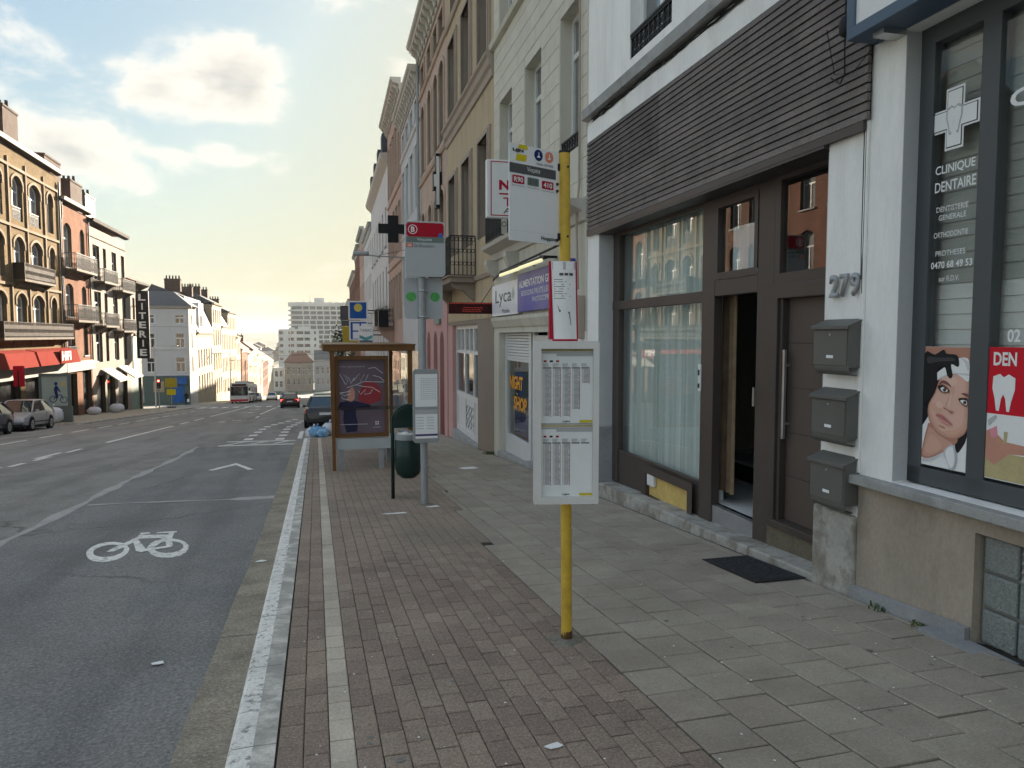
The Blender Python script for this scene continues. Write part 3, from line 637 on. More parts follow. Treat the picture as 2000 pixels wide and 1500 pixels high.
# anthracite window frame
f = MB()
for (a, b) in ((4.08, 4.2), (3.585, 3.715), (2.1, 2.22), (.5, .62)): f.box(a, b, -.2, -.118, .6, 3.62)
f.box(-6, 4.2, -.2, -.118, .6, .715); f.box(-6, 4.2, -.2, -.117, 3.5, 3.62)
wf = f.build('window_frame', 'anthracite', t, bevel=.004)
for i, (a, b) in enumerate(((3.715, 4.08), (2.22, 3.585), (.62, 2.1))): MB().add([(a, -.14, .715), (b, -.14, .715), (b, -.14, 3.5), (a, -.14, 3.5)], [(0, 1, 2, 3)]).build('pane', 'glass_clear', wf)
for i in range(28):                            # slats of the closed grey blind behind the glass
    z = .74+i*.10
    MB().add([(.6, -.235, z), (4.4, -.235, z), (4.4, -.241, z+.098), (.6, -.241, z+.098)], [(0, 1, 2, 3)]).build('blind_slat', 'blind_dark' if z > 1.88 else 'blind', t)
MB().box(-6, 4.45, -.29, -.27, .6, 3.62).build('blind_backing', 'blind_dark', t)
yg = -.137
def txt(s, u0, u1, z0, z1, mat='white_print', bold=.0, y=yg): return text(s, t, u0, u1, z0, z1, y, mat, bold=bold)
txt('CLINIQUE', 4.06, 3.75, 2.635, 2.70, bold=.012); txt('DENTAIRE', 4.06, 3.74, 2.53, 2.595, bold=.012); txt('DENTISTERIE', 4.04, 3.79, 2.40, 2.435); txt('GENERALE', 4.02, 3.805, 2.345, 2.38)
txt('ORTHODONTIE', 4.055, 3.785, 2.235, 2.27); txt('PROTHESES', 4.035, 3.80, 2.115, 2.15); txt('0470 68 49 53', 4.07, 3.745, 2.035, 2.08, bold=.015); txt('sur R.D.V.', 4.0, 3.84, 1.95, 1.985)
txt('CLINIQUE', 3.525, 2.6, 2.90, 3.02, bold=.03); txt('02', 3.475, 3.39, 1.56, 1.635, bold=.02); 
mb = MB(); cx, cz, s_ = 3.92, 2.98, .062       # tooth cross emblem
def cross(mb, cx, cz, r, hw, y, mi): mb.poly([(cx+a, y, cz+b) for a, b in ((-hw, -r), (hw, -r), (hw, -hw), (r*.97, -hw), (r*.97, hw), (hw, hw), (hw, r), (-hw, r), (-hw, hw), (-r*.97, hw), (-r*.97, -hw), (-hw, -hw))], mi)
cross(mb, cx, cz, .195, .072, yg, 0); cross(mb, cx, cz, .18, .06, yg+.002, 1); cross(mb, cx, cz, .174, .055, yg+.004, 0)
tooth = [(-.4, .35), (-.15, .42), (0, .34), (.18, .42), (.42, .33), (.42, .05), (.3, -.25), (.24, -.5), (.14, -.5), (.08, -.2), (0, -.08), (-.08, -.2), (-.14, -.5), (-.25, -.5), (-.32, -.2), (-.42, .05)]
mb.add([(cx-a*.155, yg+.005, cz+b*.2) for a, b in tooth], [tuple(range(len(tooth)))], 2); mb.add([(cx-a*.125, yg+.006, cz+b*.165) for a, b in tooth], [tuple(range(len(tooth)))], 0)
mb.build('cross_emblem', ['white_print', 'black_print', 'grey_print'], t)
# printed poster in the narrow pane, a face under a white cap with a gloved hand
def pq(x, y):
    xl = 60-(y-170)*.0283; xr = 487-(y-165)*.0368; a = (x-xl)/(xr-xl); yt = 170-5*a; yb = 1230+75*a; b = (yb-y)/(yb-yt)
    return (4.08-(4.08-3.72)*a, .735+(1.525-.735)*b)
def spline(pts, n=4):
    m = len(pts); out = []
    for i in range(m):
        p0, p1, p2, p3 = (pts[(i+j-1) % m] for j in range(4))
        for k in range(n):
            q = k/n; out.append(tuple(.5*(2*p1[c]+(p2[c]-p0[c])*q+(2*p0[c]-5*p1[c]+4*p2[c]-p3[c])*q*q+(3*p1[c]-p0[c]-3*p2[c]+p3[c])*q**3) for c in (0, 1)))
    return out
def ellip(cx, cy, a, b, rot=0): c_, s_ = math.cos(rad(rot)), math.sin(rad(rot)); return [(cx+a*math.cos(k*.5236)*c_-b*math.sin(k*.5236)*s_, cy+a*math.cos(k*.5236)*s_+b*math.sin(k*.5236)*c_) for k in range(12)]
tones = {'skin_a': (.64, .36, .27), 'skin_b': (.70, .41, .31), 'skin_c': (.76, .47, .37), 'skin_d': (.80, .53, .43), 'shade_a': (.50, .25, .18), 'shade_b': (.40, .18, .13), 'lid': (.22, .10, .09), 'lip_b': (.68, .30, .29), 'cap_shade': (.66, .66, .67), 'glove_b': (.06, .06, .065), 'shirt_shade': (.60, .60, .62)}
for k_, v_ in tones.items(): pm(k_, v_, .5, 0.)
LAY = [('shade_a', [(60, 172), (487, 166), (480, 420), (55, 420)]), ('shade_b', [(60, 260), (300, 240), (300, 420), (55, 420)]), ('black_print', [(45, 330), (330, 330), (220, 560), (120, 760), (40, 880)]), ('white_print', [(30, 880), (120, 860), (445, 1000), (445, 1303), (30, 1228)]), ('black_print', spline([(472, 880), (400, 960), (350, 1020), (372, 1125), (430, 1050), (452, 990)])),
       ('shade_a', spline([(120, 860), (85, 900), (40, 1080), (34, 1165), (140, 1172), (330, 1065), (375, 1000), (300, 960)])), ('skin_a', spline([(125, 900), (95, 930), (55, 1080), (50, 1150), (130, 1155), (290, 1075), (330, 1040), (260, 1000)])), ('skin_b', spline([(130, 960), (80, 1050), (75, 1120), (140, 1130), (230, 1070)]))]
face = spline([(476, 420), (370, 375), (225, 430), (160, 580), (100, 690), (95, 790), (130, 885), (200, 965), (310, 1008), (400, 980), (462, 895), (474, 650)])
cxf, cyf = 300, 690
for k_, (m_, sc_, dx_, dy_) in enumerate((('shade_a', 1., 0, 0), ('skin_a', .955, 2, -6), ('skin_b', .89, -2, -14), ('skin_c', .80, -6, -22))): LAY.append((m_, [(min(478, cxf+(x-cxf)*sc_+dx_), cyf+(y-cyf)*sc_+dy_) for x, y in face]))
LAY += [('skin_b', ellip(180, 720, 60, 45, 30)), ('skin_d', ellip(300, 470, 75, 45, 10)), ('skin_d', ellip(205, 690, 40, 28, 35)), ('skin_d', ellip(250, 900, 45, 30, 20)), ('skin_b', spline([(330, 520), (300, 600), (262, 690), (285, 700), (320, 620), (352, 560)])), ('skin_d', spline([(318, 560), (300, 640), (282, 705), (300, 712), (322, 650)])),
        ('white_print', spline([(180, 410), (240, 360), (330, 300), (400, 262), (478, 282), (476, 470), (400, 425), (330, 398), (250, 425), (190, 462)])), ('cap_shade', spline([(190, 458), (260, 420), (335, 396), (400, 400), (476, 402), (476, 420), (400, 415), (335, 408), (262, 432), (194, 468)])), ('cap_shade', spline([(400, 262), (440, 300), (470, 380), (478, 300)])),
        ('black_print', spline([(58, 235), (160, 240), (245, 192), (272, 228), (370, 238), (392, 310), (378, 345), (318, 322), (332, 420), (312, 448), (282, 425), (255, 345), (190, 370), (185, 480), (150, 590), (60, 692), (48, 640)], 3)), ('glove_b', spline([(90, 262), (200, 265), (330, 262), (350, 290), (200, 300), (100, 320)])),
        ('lid', spline([(198, 512), (232, 470), (285, 482), (322, 530), (280, 508), (235, 496)])), ('shade_b', spline([(188, 520), (235, 500), (292, 535), (308, 578), (250, 588), (205, 560)])), ('black_print', spline([(196, 522), (240, 512), (288, 545), (300, 572), (245, 578), (210, 555)])), ('white_print', spline([(222, 540), (252, 530), (290, 562), (255, 574), (230, 562)])), ('eye_brown', ellip(259, 553, 17, 19)), ('black_print', ellip(259, 553, 8, 9)), ('white_print', ellip(253, 546, 4, 4)),
        ('lid', spline([(415, 582), (450, 578), (476, 590), (474, 612), (440, 600)])), ('shade_b', spline([(385, 632), (430, 618), (472, 628), (468, 700), (425, 690)])), ('black_print', spline([(392, 634), (430, 624), (470, 632), (466, 692), (430, 682)])), ('white_print', spline([(405, 648), (435, 640), (464, 650), (462, 686), (432, 676)])), ('eye_brown', ellip(446, 662, 16, 18)), ('black_print', ellip(446, 662, 8, 9)), ('white_print', ellip(440, 655, 4, 4)),
        ('shade_a', spline([(250, 712), (262, 728), (290, 742), (318, 768), (342, 752), (330, 740), (300, 735), (275, 718)])), ('shade_b', ellip(322, 757, 10, 6, 30)), ('shade_b', ellip(263, 722, 8, 5, 30)), ('lips', spline([(178, 778), (225, 772), (262, 800), (328, 860), (322, 872), (270, 866), (212, 818)])), ('lip_b', spline([(195, 800), (250, 815), (320, 864), (275, 866), (222, 830)])), ('shade_b', spline([(182, 782), (240, 800), (325, 862), (322, 868), (235, 812)])),
        ('shade_a', ellip(240, 890, 34, 10, 25)), ('shirt_shade', spline([(255, 1115), (345, 1050), (372, 1200), (325, 1285), (290, 1200)])), ('white_print', spline([(275, 1120), (340, 1070), (355, 1200), (322, 1260)])), ('shirt_shade', spline([(60, 1180), (150, 1170), (250, 1120), (240, 1135), (150, 1190), (60, 1200)]))]
ps = thing('face_poster', 'printed portrait poster of a face in a white cap in the narrow clinic window', 'poster', FR, (3.9, -.14, .735))
mb = MB(); names = []
for i, (m, pts) in enumerate(LAY):
    if m not in names: names.append(m)
    mb.add([(pq(x, y)[0], -.1265+i*.00025, pq(x, y)[1]) for x, y in pts], [tuple(range(len(pts)))], names.index(m))
mb.build('print', names, ps); MB().box(3.72, 4.08, -.1305, -.127, .735, 1.525).build('sheet', 'white_print', ps)
ps = thing('tooth_poster', 'red clinic poster with white letters and a big white tooth', 'poster', FR, (3.2, -.14, .735))
MB().box(2.3, 3.583, -.1305, -.127, 1.13, 1.53).build('red_sheet', 'red_ad', ps); MB().box(2.3, 3.583, -.1305, -.1273, .735, 1.13).build('photo_sheet', 'white_print', ps)
text('DEN', ps, 3.55, 3.395, 1.42, 1.50, -.125, 'white_print', bold=.03)
mb = MB(); mb.add([(3.475-a*.18, -.125, 1.27+b*.24) for a, b in tooth], [tuple(range(len(tooth)))], 0); mb.build('tooth_print', 'white_print', ps)
mb = MB(); mb.add([(x, -.1258, z) for x, z in ((3.583, 1.02), (3.55, 1.04), (3.45, .97), (3.3, .96), (3.3, .91), (3.42, .9), (3.52, .82), (3.583, .86))], [tuple(range(8))], 0)
mb.add([(x, -.1262, z) for x, z in ((3.583, .86), (3.52, .82), (3.42, .9), (3.3, .9), (3.3, .74), (3.583, .74))], [tuple(range(6))], 1); mb.add([(x, -.1256, z) for x, z in ((3.56, 1.03), (3.51, 1.06), (3.5, 1.0), (3.54, .98))], [tuple(range(4))], 2); mb.add([(x, -.1256, z) for x, z in ((3.46, 1.03), (3.435, 1.03), (3.44, .96), (3.46, .96))], [tuple(range(4))], 1)
mb.add([(x, -.1256, z) for x, z in ((3.575, 1.09), (3.52, 1.125), (3.51, 1.11), (3.565, 1.05))], [tuple(range(4))], 3); mb.build('photo_print', ['skin_shade', 'ochre_print', 'pink_print', 'grey_print'], ps)
# glass block light in the base
gb = MB().box(2.28, 3.505, -.12, -.075, -.30, .42); gb.build('block_backing', 'mortar_grey', t)
for r_ in range(3):
    for c_ in range(5):
        u1 = 3.485-c_*.243; z1 = .405-r_*.222
        if r_ == 0 and c_ == 1:
            for k in range(4): MB().add([(u1-.228, -.05, z1-.05-k*.052), (u1, -.05, z1-.05-k*.052), (u1, -.085, z1-k*.052), (u1-.228, -.085, z1-k*.052)], [(0, 1, 2, 3)]).build('vent_louvre', 'blue_stone', t)
            continue
        mb = MB().box(u1-.228, u1, -.08, -.045, z1-.206, z1); b_ = mb.build('glass_block', 'glassblock', t, bevel=.012)
MB().box(2.28, 3.505, -.12, -.06, -.5, -.262).build('block_footing', 'sill_stone', t)
# cables and the sign box over the clinic
for k, pts in enumerate(([(4.535, .02, 3.55), (4.53, .018, 2.6), (4.532, .02, 1.9)], [(4.55, .022, 3.1), (4.548, .02, 2.2), (4.53, .03, 2.0)], [(4.30, .1, 3.62), (4.55, .13, 3.45), (4.75, .13, 3.5), (4.62, .3, 3.75)])):
    MB().tube(pts, .0035, 5).build('cable', 'cable', t)
MB().box(4.512, 4.545, .002, .02, .6, 3.6).build('conduit', 'plaster_white', t)
t = thing('sign_box', 'white sign box in a blue grey frame above the dental clinic', 'sign', FR, (2, 0, 3.65))
MB().box(-5, 4.44, .02, .235, 3.69, 5.2).build('panel', 'white_plastic', t)
mb = MB(); mb.box(-5, 4.47, 0.01, .255, 3.62, 3.70); mb.box(4.40, 4.475, .008, .253, 3.70, 5.2); mb.build('frame', 'blue_frame', t, bevel=.004)
MB().box(4.2, 4.3, .0, .18, 3.585, 3.62).build('bracket', 'steel', t)
lp = thing('spotlight', 'small black spotlight clipped to the corner of the blue framed sign box', 'lamp', FR, (4.52, .22, 3.75))
mb = MB(); mb.lathe([(.02, 0), (.04, .02), (.045, .09), (.03, .13), (.012, .14)], 10, (4.53, .22, 3.68)); mb.build('housing', 'iron', lp, smooth=True); MB().tube([(4.53, .22, 3.82), (4.54, .21, 4.2), (4.5, .2, 4.5)], .006, 5).build('cable', 'cable', lp); MB().tube([(4.53, .22, 3.68), (4.6, .16, 3.45), (4.7, .12, 3.42), (4.82, .11, 3.5)], .006, 5).build('cable', 'cable', lp)
# ================================================================== R1 house 279
t = thing('white_house', 'white house number 279 with brown slatted fascia above a curtained shopfront', 'house', FR, (7.5, 0, gR(7.5)))
H1 = t
mb = MB(); wallface(mb, 4.53, 10.47, 4.66, 12.5, [(7.73, 8.92, 5.08, 7.5, 0), (5.2, 6.4, 5.08, 7.5, 0), (7.73, 8.92, 8.4, 10.6, 0), (5.2, 6.4, 8.4, 10.6, 0)], 0, .26)
for u in (4.53, 10.47): mb.add([(u, 0, 3.0), (u, -9, 3.0), (u, -9, 12.5), (u, 0, 12.5)], [(0, 1, 2, 3)])
mb.add([(4.53, 0, 12.5), (10.47, 0, 12.5), (10.47, -9, 12.5), (4.53, -9, 12.5)], [(0, 1, 2, 3)]); mb.add([(4.53, -9, -.8), (10.47, -9, -.8), (10.47, -9, 12.5), (4.53, -9, 12.5)], [(0, 1, 2, 3)])
mb.build('wall', 'plaster_white', t)
MB().box(4.53, 10.47, -.3, .012, 3.06, 4.66).build('lintel', 'plaster_white', t)
MB().box(4.53, 4.965, -.3, 0, .26, 3.06).build('pier', 'plaster_white', t, bevel=.008); MB().box(4.965, 5.06, -.3, -.07, -.12, 3.06).build('pier_return', 'plaster_shade', t)
MB().box(4.525, 5.0, -.3, .035, -.5, .27).build('pier_base', 'old_stone', t, bevel=.02)
MB().box(9.99, 10.46, -.3, 0.003, .28, 3.06).build('pilaster', 'plaster_white', t, bevel=.006); MB().box(9.975, 9.992, -.26, -.002, .3, 3.06).build('pilaster_reveal', 'plaster_shade', t); MB().box(9.96, 10.46, -.3, .012, -.9, .28).build('pilaster_base', 'blue_stone', t, bevel=.01)
mb = MB(); band(mb, 4.53, 10.47, [(0, 4.72), (.11, 4.74), (.11, 4.88), (0, 4.9)]); mb.build('ledge', 'sill_stone', t)
mb = MB()
for k in range(7):
    z0 = 4.66+k*.008; mb.tube([(4.6+i*.4, .03+.02*math.sin(i*1.7+k), z0+.018*math.sin(i*2.3+k*1.9)) for i in range(15)], .008, 4)
mb.build('cable_bundle', 'cable', t)
MB().box(4.55, 10.4, .0, .03, 4.41, 4.655).build('fascia_board', 'plaster_white', t)
# slatted fascia
MB().box(4.50, 10.38, .0125, .022, 3.12, 4.405).build('slat_backing', 'black_gap', t)
NS = 20; pitch = (4.405-3.12)/NS
for i in range(NS):
    z = 3.12+i*pitch
    for (a, b, m) in ((4.50, 7.93, 'slat_wood'), (7.935, 10.38, 'slat_old' if i > 8 else 'slat_wood')):
        j = random.uniform(-.002, .002)
        mb = MB().hexa([(a, .02, z+.002), (b, .02, z+.002), (b, .052+j, z+.001), (a, .052+j, z+.001)], [(a, .02, z+pitch-.008), (b, .02, z+pitch-.008), (b, .042+j, z+pitch-.008), (a, .042+j, z+pitch-.008)]); mb.build('slat', m, t)
MB().box(4.965, 9.99, -.25, .046, 3.03, 3.058).build('slat_soffit', 'dark_brown', t)
MB().box(4.53, 10.38, .0135, .05, 3.052, 3.119).build('slat_trim', 'dark_brown', t)
# shopfront joinery, set back a quarter metre
W = -.25
f = MB()
for (a, b, c, d) in ((9.76, 9.98, -.5, 3.06), (7.06, 7.33, -.45, 3.06), (5.98, 6.25, -.42, 3.06), (9.98, 7.33, 1.96, 2.08), (9.98, 7.33, 2.99, 3.06), (7.06, 6.25, 2.01, 2.18), (7.06, 6.25, 2.975, 3.06), (5.98, 5.06, 3.02, 3.06)):
    a, b = min(a, b), max(a, b); f.box(a, b, W-.06, W+.03+.0013*random.randint(0, 8), c, d)
sf = f.build('shopfront_frame', 'brown_frame', t, bevel=.005)
MB().box(7.33, 9.76, W-.05, W+.012, -.52, -.03).build('bottom_panel', 'brown_frame', t, bevel=.004)
for (a, b, c, d) in ((7.33, 9.76, -.03, 1.96), (7.33, 9.76, 2.08, 2.99)): MB().add([(a, W-.012, c), (b, W-.012, c), (b, W-.012, d), (a, W-.012, d)], [(0, 1, 2, 3)]).build('pane', 'glass_shop', sf)
f = MB(); P = arcpts(6.25, 7.06, 2.18, 2.975, 0); Q = arcpts(6.31, 7.0, 2.25, 2.92, 0); ring(f, P, Q, W-.05, W+.045); tw = f.build('transom_window', 'dark_brown', t, bevel=.003); MB().add([(6.31, W-.0, 2.25), (7.0, W, 2.25), (7.0, W, 2.92), (6.31, W, 2.92)], [(0, 1, 2, 3)]).build('pane', 'glass_shop', tw)
f = MB(); P = arcpts(5.06, 5.98, 2.06, 3.02, 0); Q = arcpts(5.1, 5.90, 2.16, 2.99, 0); ring(f, P, Q, W-.05, W+.036); tw = f.build('transom_window', 'brown_frame', t, bevel=.003); MB().add([(5.1, W, 2.16), (5.9, W, 2.16), (5.9, W, 2.99), (5.1, W, 2.99)], [(0, 1, 2, 3)]).build('pane', 'glass_shop', tw)
# entrance door with horizontal grooves and a long bar handle
mb = MB(); mb.box(5.90, 5.98, W-.1, W+.05, -.12, 2.06); mb.box(5.06, 5.90, W-.1, W+.055, 1.93, 2.06); mb.box(5.86, 5.90, W-.1, W+.02, -.12, 1.93); mb.build('door_frame', 'brown_frame', t, bevel=.006)
zs = [-.09, .32, .72, 1.13, 1.53, 1.93]
dr = MB().box(5.06, 5.86, W-.1, W-.062, -.09, 1.93).build('door', 'black_gap', t)
for a, b in zip(zs[:-1], zs[1:]): MB().box(5.07, 5.855, W-.07, W-.045, a+.0015, b-.0015).build('door_panel', 'door_brown', dr, bevel=.001)
mb = MB(); mb.box(5.805, 5.835, W+.0, W+.03, .66, 1.47); 
for z in (.8, 1.33): mb.box(5.812, 5.828, W-.05, W+.001, z-.012, z+.012)
mb.build('handle', 'steel', dr, bevel=.005)
MB().box(5.0, 5.98, W-.1, W+.07, -.16, -.092).build('door_sill', 'brown_frame', t, bevel=.006); MB().box(5.0, 6.0, W-.1, W+.04, -.6, -.16).build('door_plinth', 'dirty_base', t)
# shop door opening
MB().box(6.25, 7.06, W-.05, W+.022, -.47, -.225).build('kick_plate', 'kickplate', t, bevel=.003)
MB().box(6.235, 6.262, W+.02, W+.06, .92, 1.1).build('lock_plate', 'steel', sf)
mb = MB(); mb.box(7.31, 7.37, W+.03, W+.055, .98, 1.28); k_ = mb.build('door_chime', 'white_plastic', t, bevel=.01); MB().box(7.325, 7.355, W+.054, W+.06, 1.16, 1.22).build('button', 'iron', k_); MB().box(7.325, 7.355, W+.054, W+.06, 1.02, 1.07).build('button', 'iron', k_)
mb = MB(); a, b = 5.06, 11.2
mb.add([(a, -.33, -.22), (b, -.33, -.22), (b, -5, -.22), (a, -5, -.22)], [(0, 1, 2, 3)], 0); rm = mb.build('shop_floor', 'white_floor', t)
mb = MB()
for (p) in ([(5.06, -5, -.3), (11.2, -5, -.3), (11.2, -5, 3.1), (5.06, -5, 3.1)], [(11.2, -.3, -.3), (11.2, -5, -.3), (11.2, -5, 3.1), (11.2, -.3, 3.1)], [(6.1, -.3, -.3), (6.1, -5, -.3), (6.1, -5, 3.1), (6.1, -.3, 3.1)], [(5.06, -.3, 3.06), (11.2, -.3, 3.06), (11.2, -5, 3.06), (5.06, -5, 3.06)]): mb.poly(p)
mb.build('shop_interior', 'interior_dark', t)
MB().box(6.28, 8.6, -2.2, -1.25, -.22, .0).build('counter_plinth', 'black_gap', t); MB().box(6.28, 8.6, -2.2, -1.2, .0, .04).build('counter_shelf', 'blue_stone', t)
def drape(u0, u1, w, z0, z1, n, amp, mat, name, par=None):
    mb = MB(); N = n*6; vs = []
    for i in range(N+1):
        u = u0+(u1-u0)*i/N; ph = i/6*2*math.pi
        vs.append((u, w+amp*math.sin(ph)+amp*.4*math.sin(ph*.37+1), z0)); vs.append((u, w+amp*.7*math.sin(ph+.2)+amp*.4*math.sin(ph*.37+1), z1))
    mb.add(vs, [(2*i, 2*i+2, 2*i+3, 2*i+1) for i in range(N)]); return mb.build(name, mat, par or t, smooth=True)
drape(7.2, 11., -.46, -.3, 2.02, 24, .055, 'curtain', 'curtain'); drape(7.2, 11., -.46, 2.05, 3.05, 22, .05, 'curtain', 'curtain'); drape(6.2, 6.95, -.36, 2.1, 2.72, 9, .02, 'curtain_white', 'curtain'); drape(6.93, 7.3, -.42, -.1, 2.05, 3, .03, 'curtain_tan', 'curtain')
# boxed vent low in the shopfront
v = MB(); P = arcpts(7.42, 8.82, -.5, -.06, 0); Q = arcpts(7.54, 8.68, -.45, -.17, 0); ring(v, P, Q, W+.01, W+.075); vb = v.build('vent_box', 'brown_frame', t, bevel=.006)
MB().box(7.54, 8.68, W+.013, W+.02, -.45, -.17).build('insulation_panel', 'yellow_insul', vb); MB().box(8.46, 8.66, W+.02, W+.07, -.32, -.13).build('vent_cap', 'white_plastic', vb, bevel=.015)
# stone steps under the shopfront
for (a, b) in ((8.70, 9.95), (7.10, 8.69), (5.95, 7.09), (4.99, 5.94)):
    def tz(u): return -.52+(9.86-u)*.05-(.03 if u < 7.2 else 0)
    mb = MB().hexa([(a, W, -1), (b, W, -1), (b, .02, -1), (a, .02, -1)], [(a, W, tz(a)), (b, W, tz(b)), (b, .02, tz(b)), (a, .02, tz(a))]); mb.build('step_stone', 'old_stone', t, bevel=.015)
# upper windows with cast guards
for (a, b, c, d) in ((7.73, 8.92, 5.08, 7.5), (5.2, 6.4, 5.08, 7.5), (7.73, 8.92, 8.4, 10.6), (5.2, 6.4, 8.4, 10.6)):
    window(t, a, b, c, d, 0, -.2, .09, 'white_plastic', 'pane_grey', 1, .0, 'cells', sill=None)
    mb = MB(); grille(mb, a, b, -.03, c, c+.28, .12, .012); mb.box(a, b, -.06, 0, c+.28, c+.31); mb.build('window_guard', 'iron', t)
for i, ch in enumerate('279'):
    u0 = 4.865-i*.115; o = text(ch, t, u0, u0-.09, 1.885, 2.055, .03, 'galv', 'house_number', bold=.03)
    s_ = o.modifiers.new('solid', 'SOLIDIFY'); s_.thickness = .022; s_.offset = 0
# letter boxes on the pier
def mailbox(z, label):
    t = thing('letter_box', label, 'letter box', FR, (4.72, 0, z), group='letter boxes on the pier beside the brown door')
    a, b = 4.525, 4.925; prof = [(0.002, 0.065), (.002, .40), (.03, .40), (.115, .355), (.115, .065)]
    mb = MB(); mb.prism([(p[0], z+p[1]) for p in prof], a, b, 'x'); mb.build('body', 'mailbox', t, bevel=.004)
    mb = MB(); mb.hexa([(a-.012, .003, z+.405), (b+.012, .003, z+.405), (b+.012, .14, z+.352), (a-.012, .14, z+.352)], [(a-.012, .003, z+.417), (b+.012, .003, z+.417), (b+.012, .14, z+.364), (a-.012, .14, z+.364)]); mb.box(a-.012, b+.012, .131, .14, z+.338, z+.355); mb.build('lid', 'mailbox', t, bevel=.003)
    MB().box(a+.018, b-.004, .115, .121, z+.072, z+.335).build('door', 'mailbox', t, bevel=.002)
    mb = MB(); pts = [(.115, .068)]+[(.06+.055*math.cos(q), .055+.055*math.sin(q)-.0) for q in [0, -.4, -.8, -1.2, -1.6, -2.0]]; pts2 = [(p[0]-.004 if i else p[0]-.004, p[1]+.004) for i, p in enumerate(pts)]
    mb.prism([(p[0], z+p[1]) for p in pts]+[(p[0], z+p[1]) for p in pts2[::-1]], a+.004, b-.004, 'x'); mb.build('newspaper_roll', 'mailbox', t)
    MB().box(4.69, 4.765, .121, .124, z+.125, z+.147).build('name_plate', 'white_print', t); mb = MB(); mb.lathe([(.008, 0), (.008, .006), (.003, .007)], 8, (4.725, .121, z+.30), axis='y'); mb.build('lock', 'steel', t)
mailbox(1.305, 'topmost dark grey letter box on the white pier under the number 279'); mailbox(.785, 'middle dark grey letter box on the white pier'); mailbox(.29, 'lowest dark grey letter box on the pier just above its stone base')
t = thing('doormat', 'black ribbed rubber doormat on the tiles before the brown door', 'doormat', Matrix.Translation((3.58, 5.47, zg(5.47)+.004)) @ TILT)
MB().box(-.24, .22, -.42, .42, 0, .008).build('border', 'cable', t, bevel=.003); mb = MB()
for i in range(26): mb.box(-.20, .18, -.385+i*.03, -.37+i*.03, .008, .013)
mb.box(-.21, .19, -.39, .39, .006, .0095); mb.build('pile', 'mat_black', t)
# ================================================================== R2 cream house with night shop
pm('cream', (.62, .59, .50), .85, .06, 1.3, .25, 50, c2=(.42, .39, .32), s2=2.2, a2=0.55, streak=.2); pm('cream_block', (.62, .59, .50), .85, .06, 1.3, .25, 50, rv=.035)
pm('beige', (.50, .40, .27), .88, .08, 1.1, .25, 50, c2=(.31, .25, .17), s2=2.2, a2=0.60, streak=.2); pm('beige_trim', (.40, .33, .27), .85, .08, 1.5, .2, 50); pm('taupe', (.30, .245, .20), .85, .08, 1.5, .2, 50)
pm('pinkish', (.52, .40, .32), .88, .08, 1.1, .25, 50, c2=(.34, .26, .2), s2=2.2, a2=0.60, streak=.2); pm('pink', (.56, .33, .31), .85, .05, 1.5, .2, 50, c2=(.55, .33, .32), s2=1.5, a2=.4); pm('maroon', (.16, .055, .055), .6, .1, 3)
pm('cornice_white', (.56, .53, .47), .8, .08, 1.2, .1, 40); pm('grey_white', (.56, .57, .58), .85, .06, 1.0, .2, 40); pm('rose_beige', (.50, .36, .30), .85, .08, 1.0, .2, 40); pm('off_white', (.66, .66, .65), .85, .05, .8, .2, 40, c2=(.45, .45, .43), s2=2.2, a2=0.55, streak=.2)
pm('slate', (.085, .09, .10), .7, .2, 2, .2, 20); pm('zinc', (.32, .34, .35), .5, .12, 1.5); pm('rooftile', (.16, .085, .06), .85, .2, 2, .3, 20); pm('white_alu', (.68, .68, .67), .45, .05, 3); pm('shop_dark', (.03, .033, .035), .2, .1, 2, spec=.7)
pm('fluor', (.85, .82, .55), .4, .03); emit('tube_light', (.95, .88, .5), .06); pm('orange_letter', (.85, .36, .03), .5, 0.); pm('sign_blue', (.10, .10, .38), .35, .1, 1.2, c2=(.5, .42, .6), s2=.5, a2=.5); pm('lyca_white', (.78, .79, .82), .35, .03); pm('goods', (.07, .08, .22), .5, .6, 14, c2=(.3, .25, .1), s2=8, a2=.8)
pm('led_red', (.05, .008, .01), .5, .05); emit('led_dot', (1., .12, .08), .12); pm('black_metal', (.018, .019, .02), .45, .05)
def blocks(par, u0, u1, z0, z1, ops, mat, ch=.30, bl=.62, w0=0., out=.008, name='stone_block'):
    z = z0; r_ = 0
    while z < z1-.02:
        h = min(ch, z1-z); cuts = []
        for o in ops:
            if o[2] < z+h-.02 and o[3] > z+.02: cuts.append((o[0]-.012, o[1]+.012))
        cuts.sort(); segs = []; u = u0
        for a, b in cuts:
            if a > u+.02: segs.append((u, a))
            u = max(u, b)
        if u < u1-.02: segs.append((u, u1))
        for a, b in segs:
            n = max(1, round((b-a)/bl)); k0 = a; q = [a+(b-a)*i/n for i in range(n+1)]
            if n > 1 and r_ % 2:
                q = [a]+[(q[i]+q[i+1])/2 for i in range(n)]+[b]
            for x0, x1 in zip(q[:-1], q[1:]):
                if x1-x0 < .05: continue
                j = random.uniform(-.0015, .0015)
                MB().hexa([(x0+.004, w0-.01, z+.004), (x1-.004, w0-.01, z+.004), (x1-.008, w0+out+j, z+.008), (x0+.008, w0+out+j, z+.008)], [(x0+.004, w0-.01, z+h-.004), (x1-.004, w0-.01, z+h-.004), (x1-.008, w0+out+j, z+h-.008), (x0+.008, w0+out+j, z+h-.008)]).build(name, mat, par)
        z += ch; r_ += 1
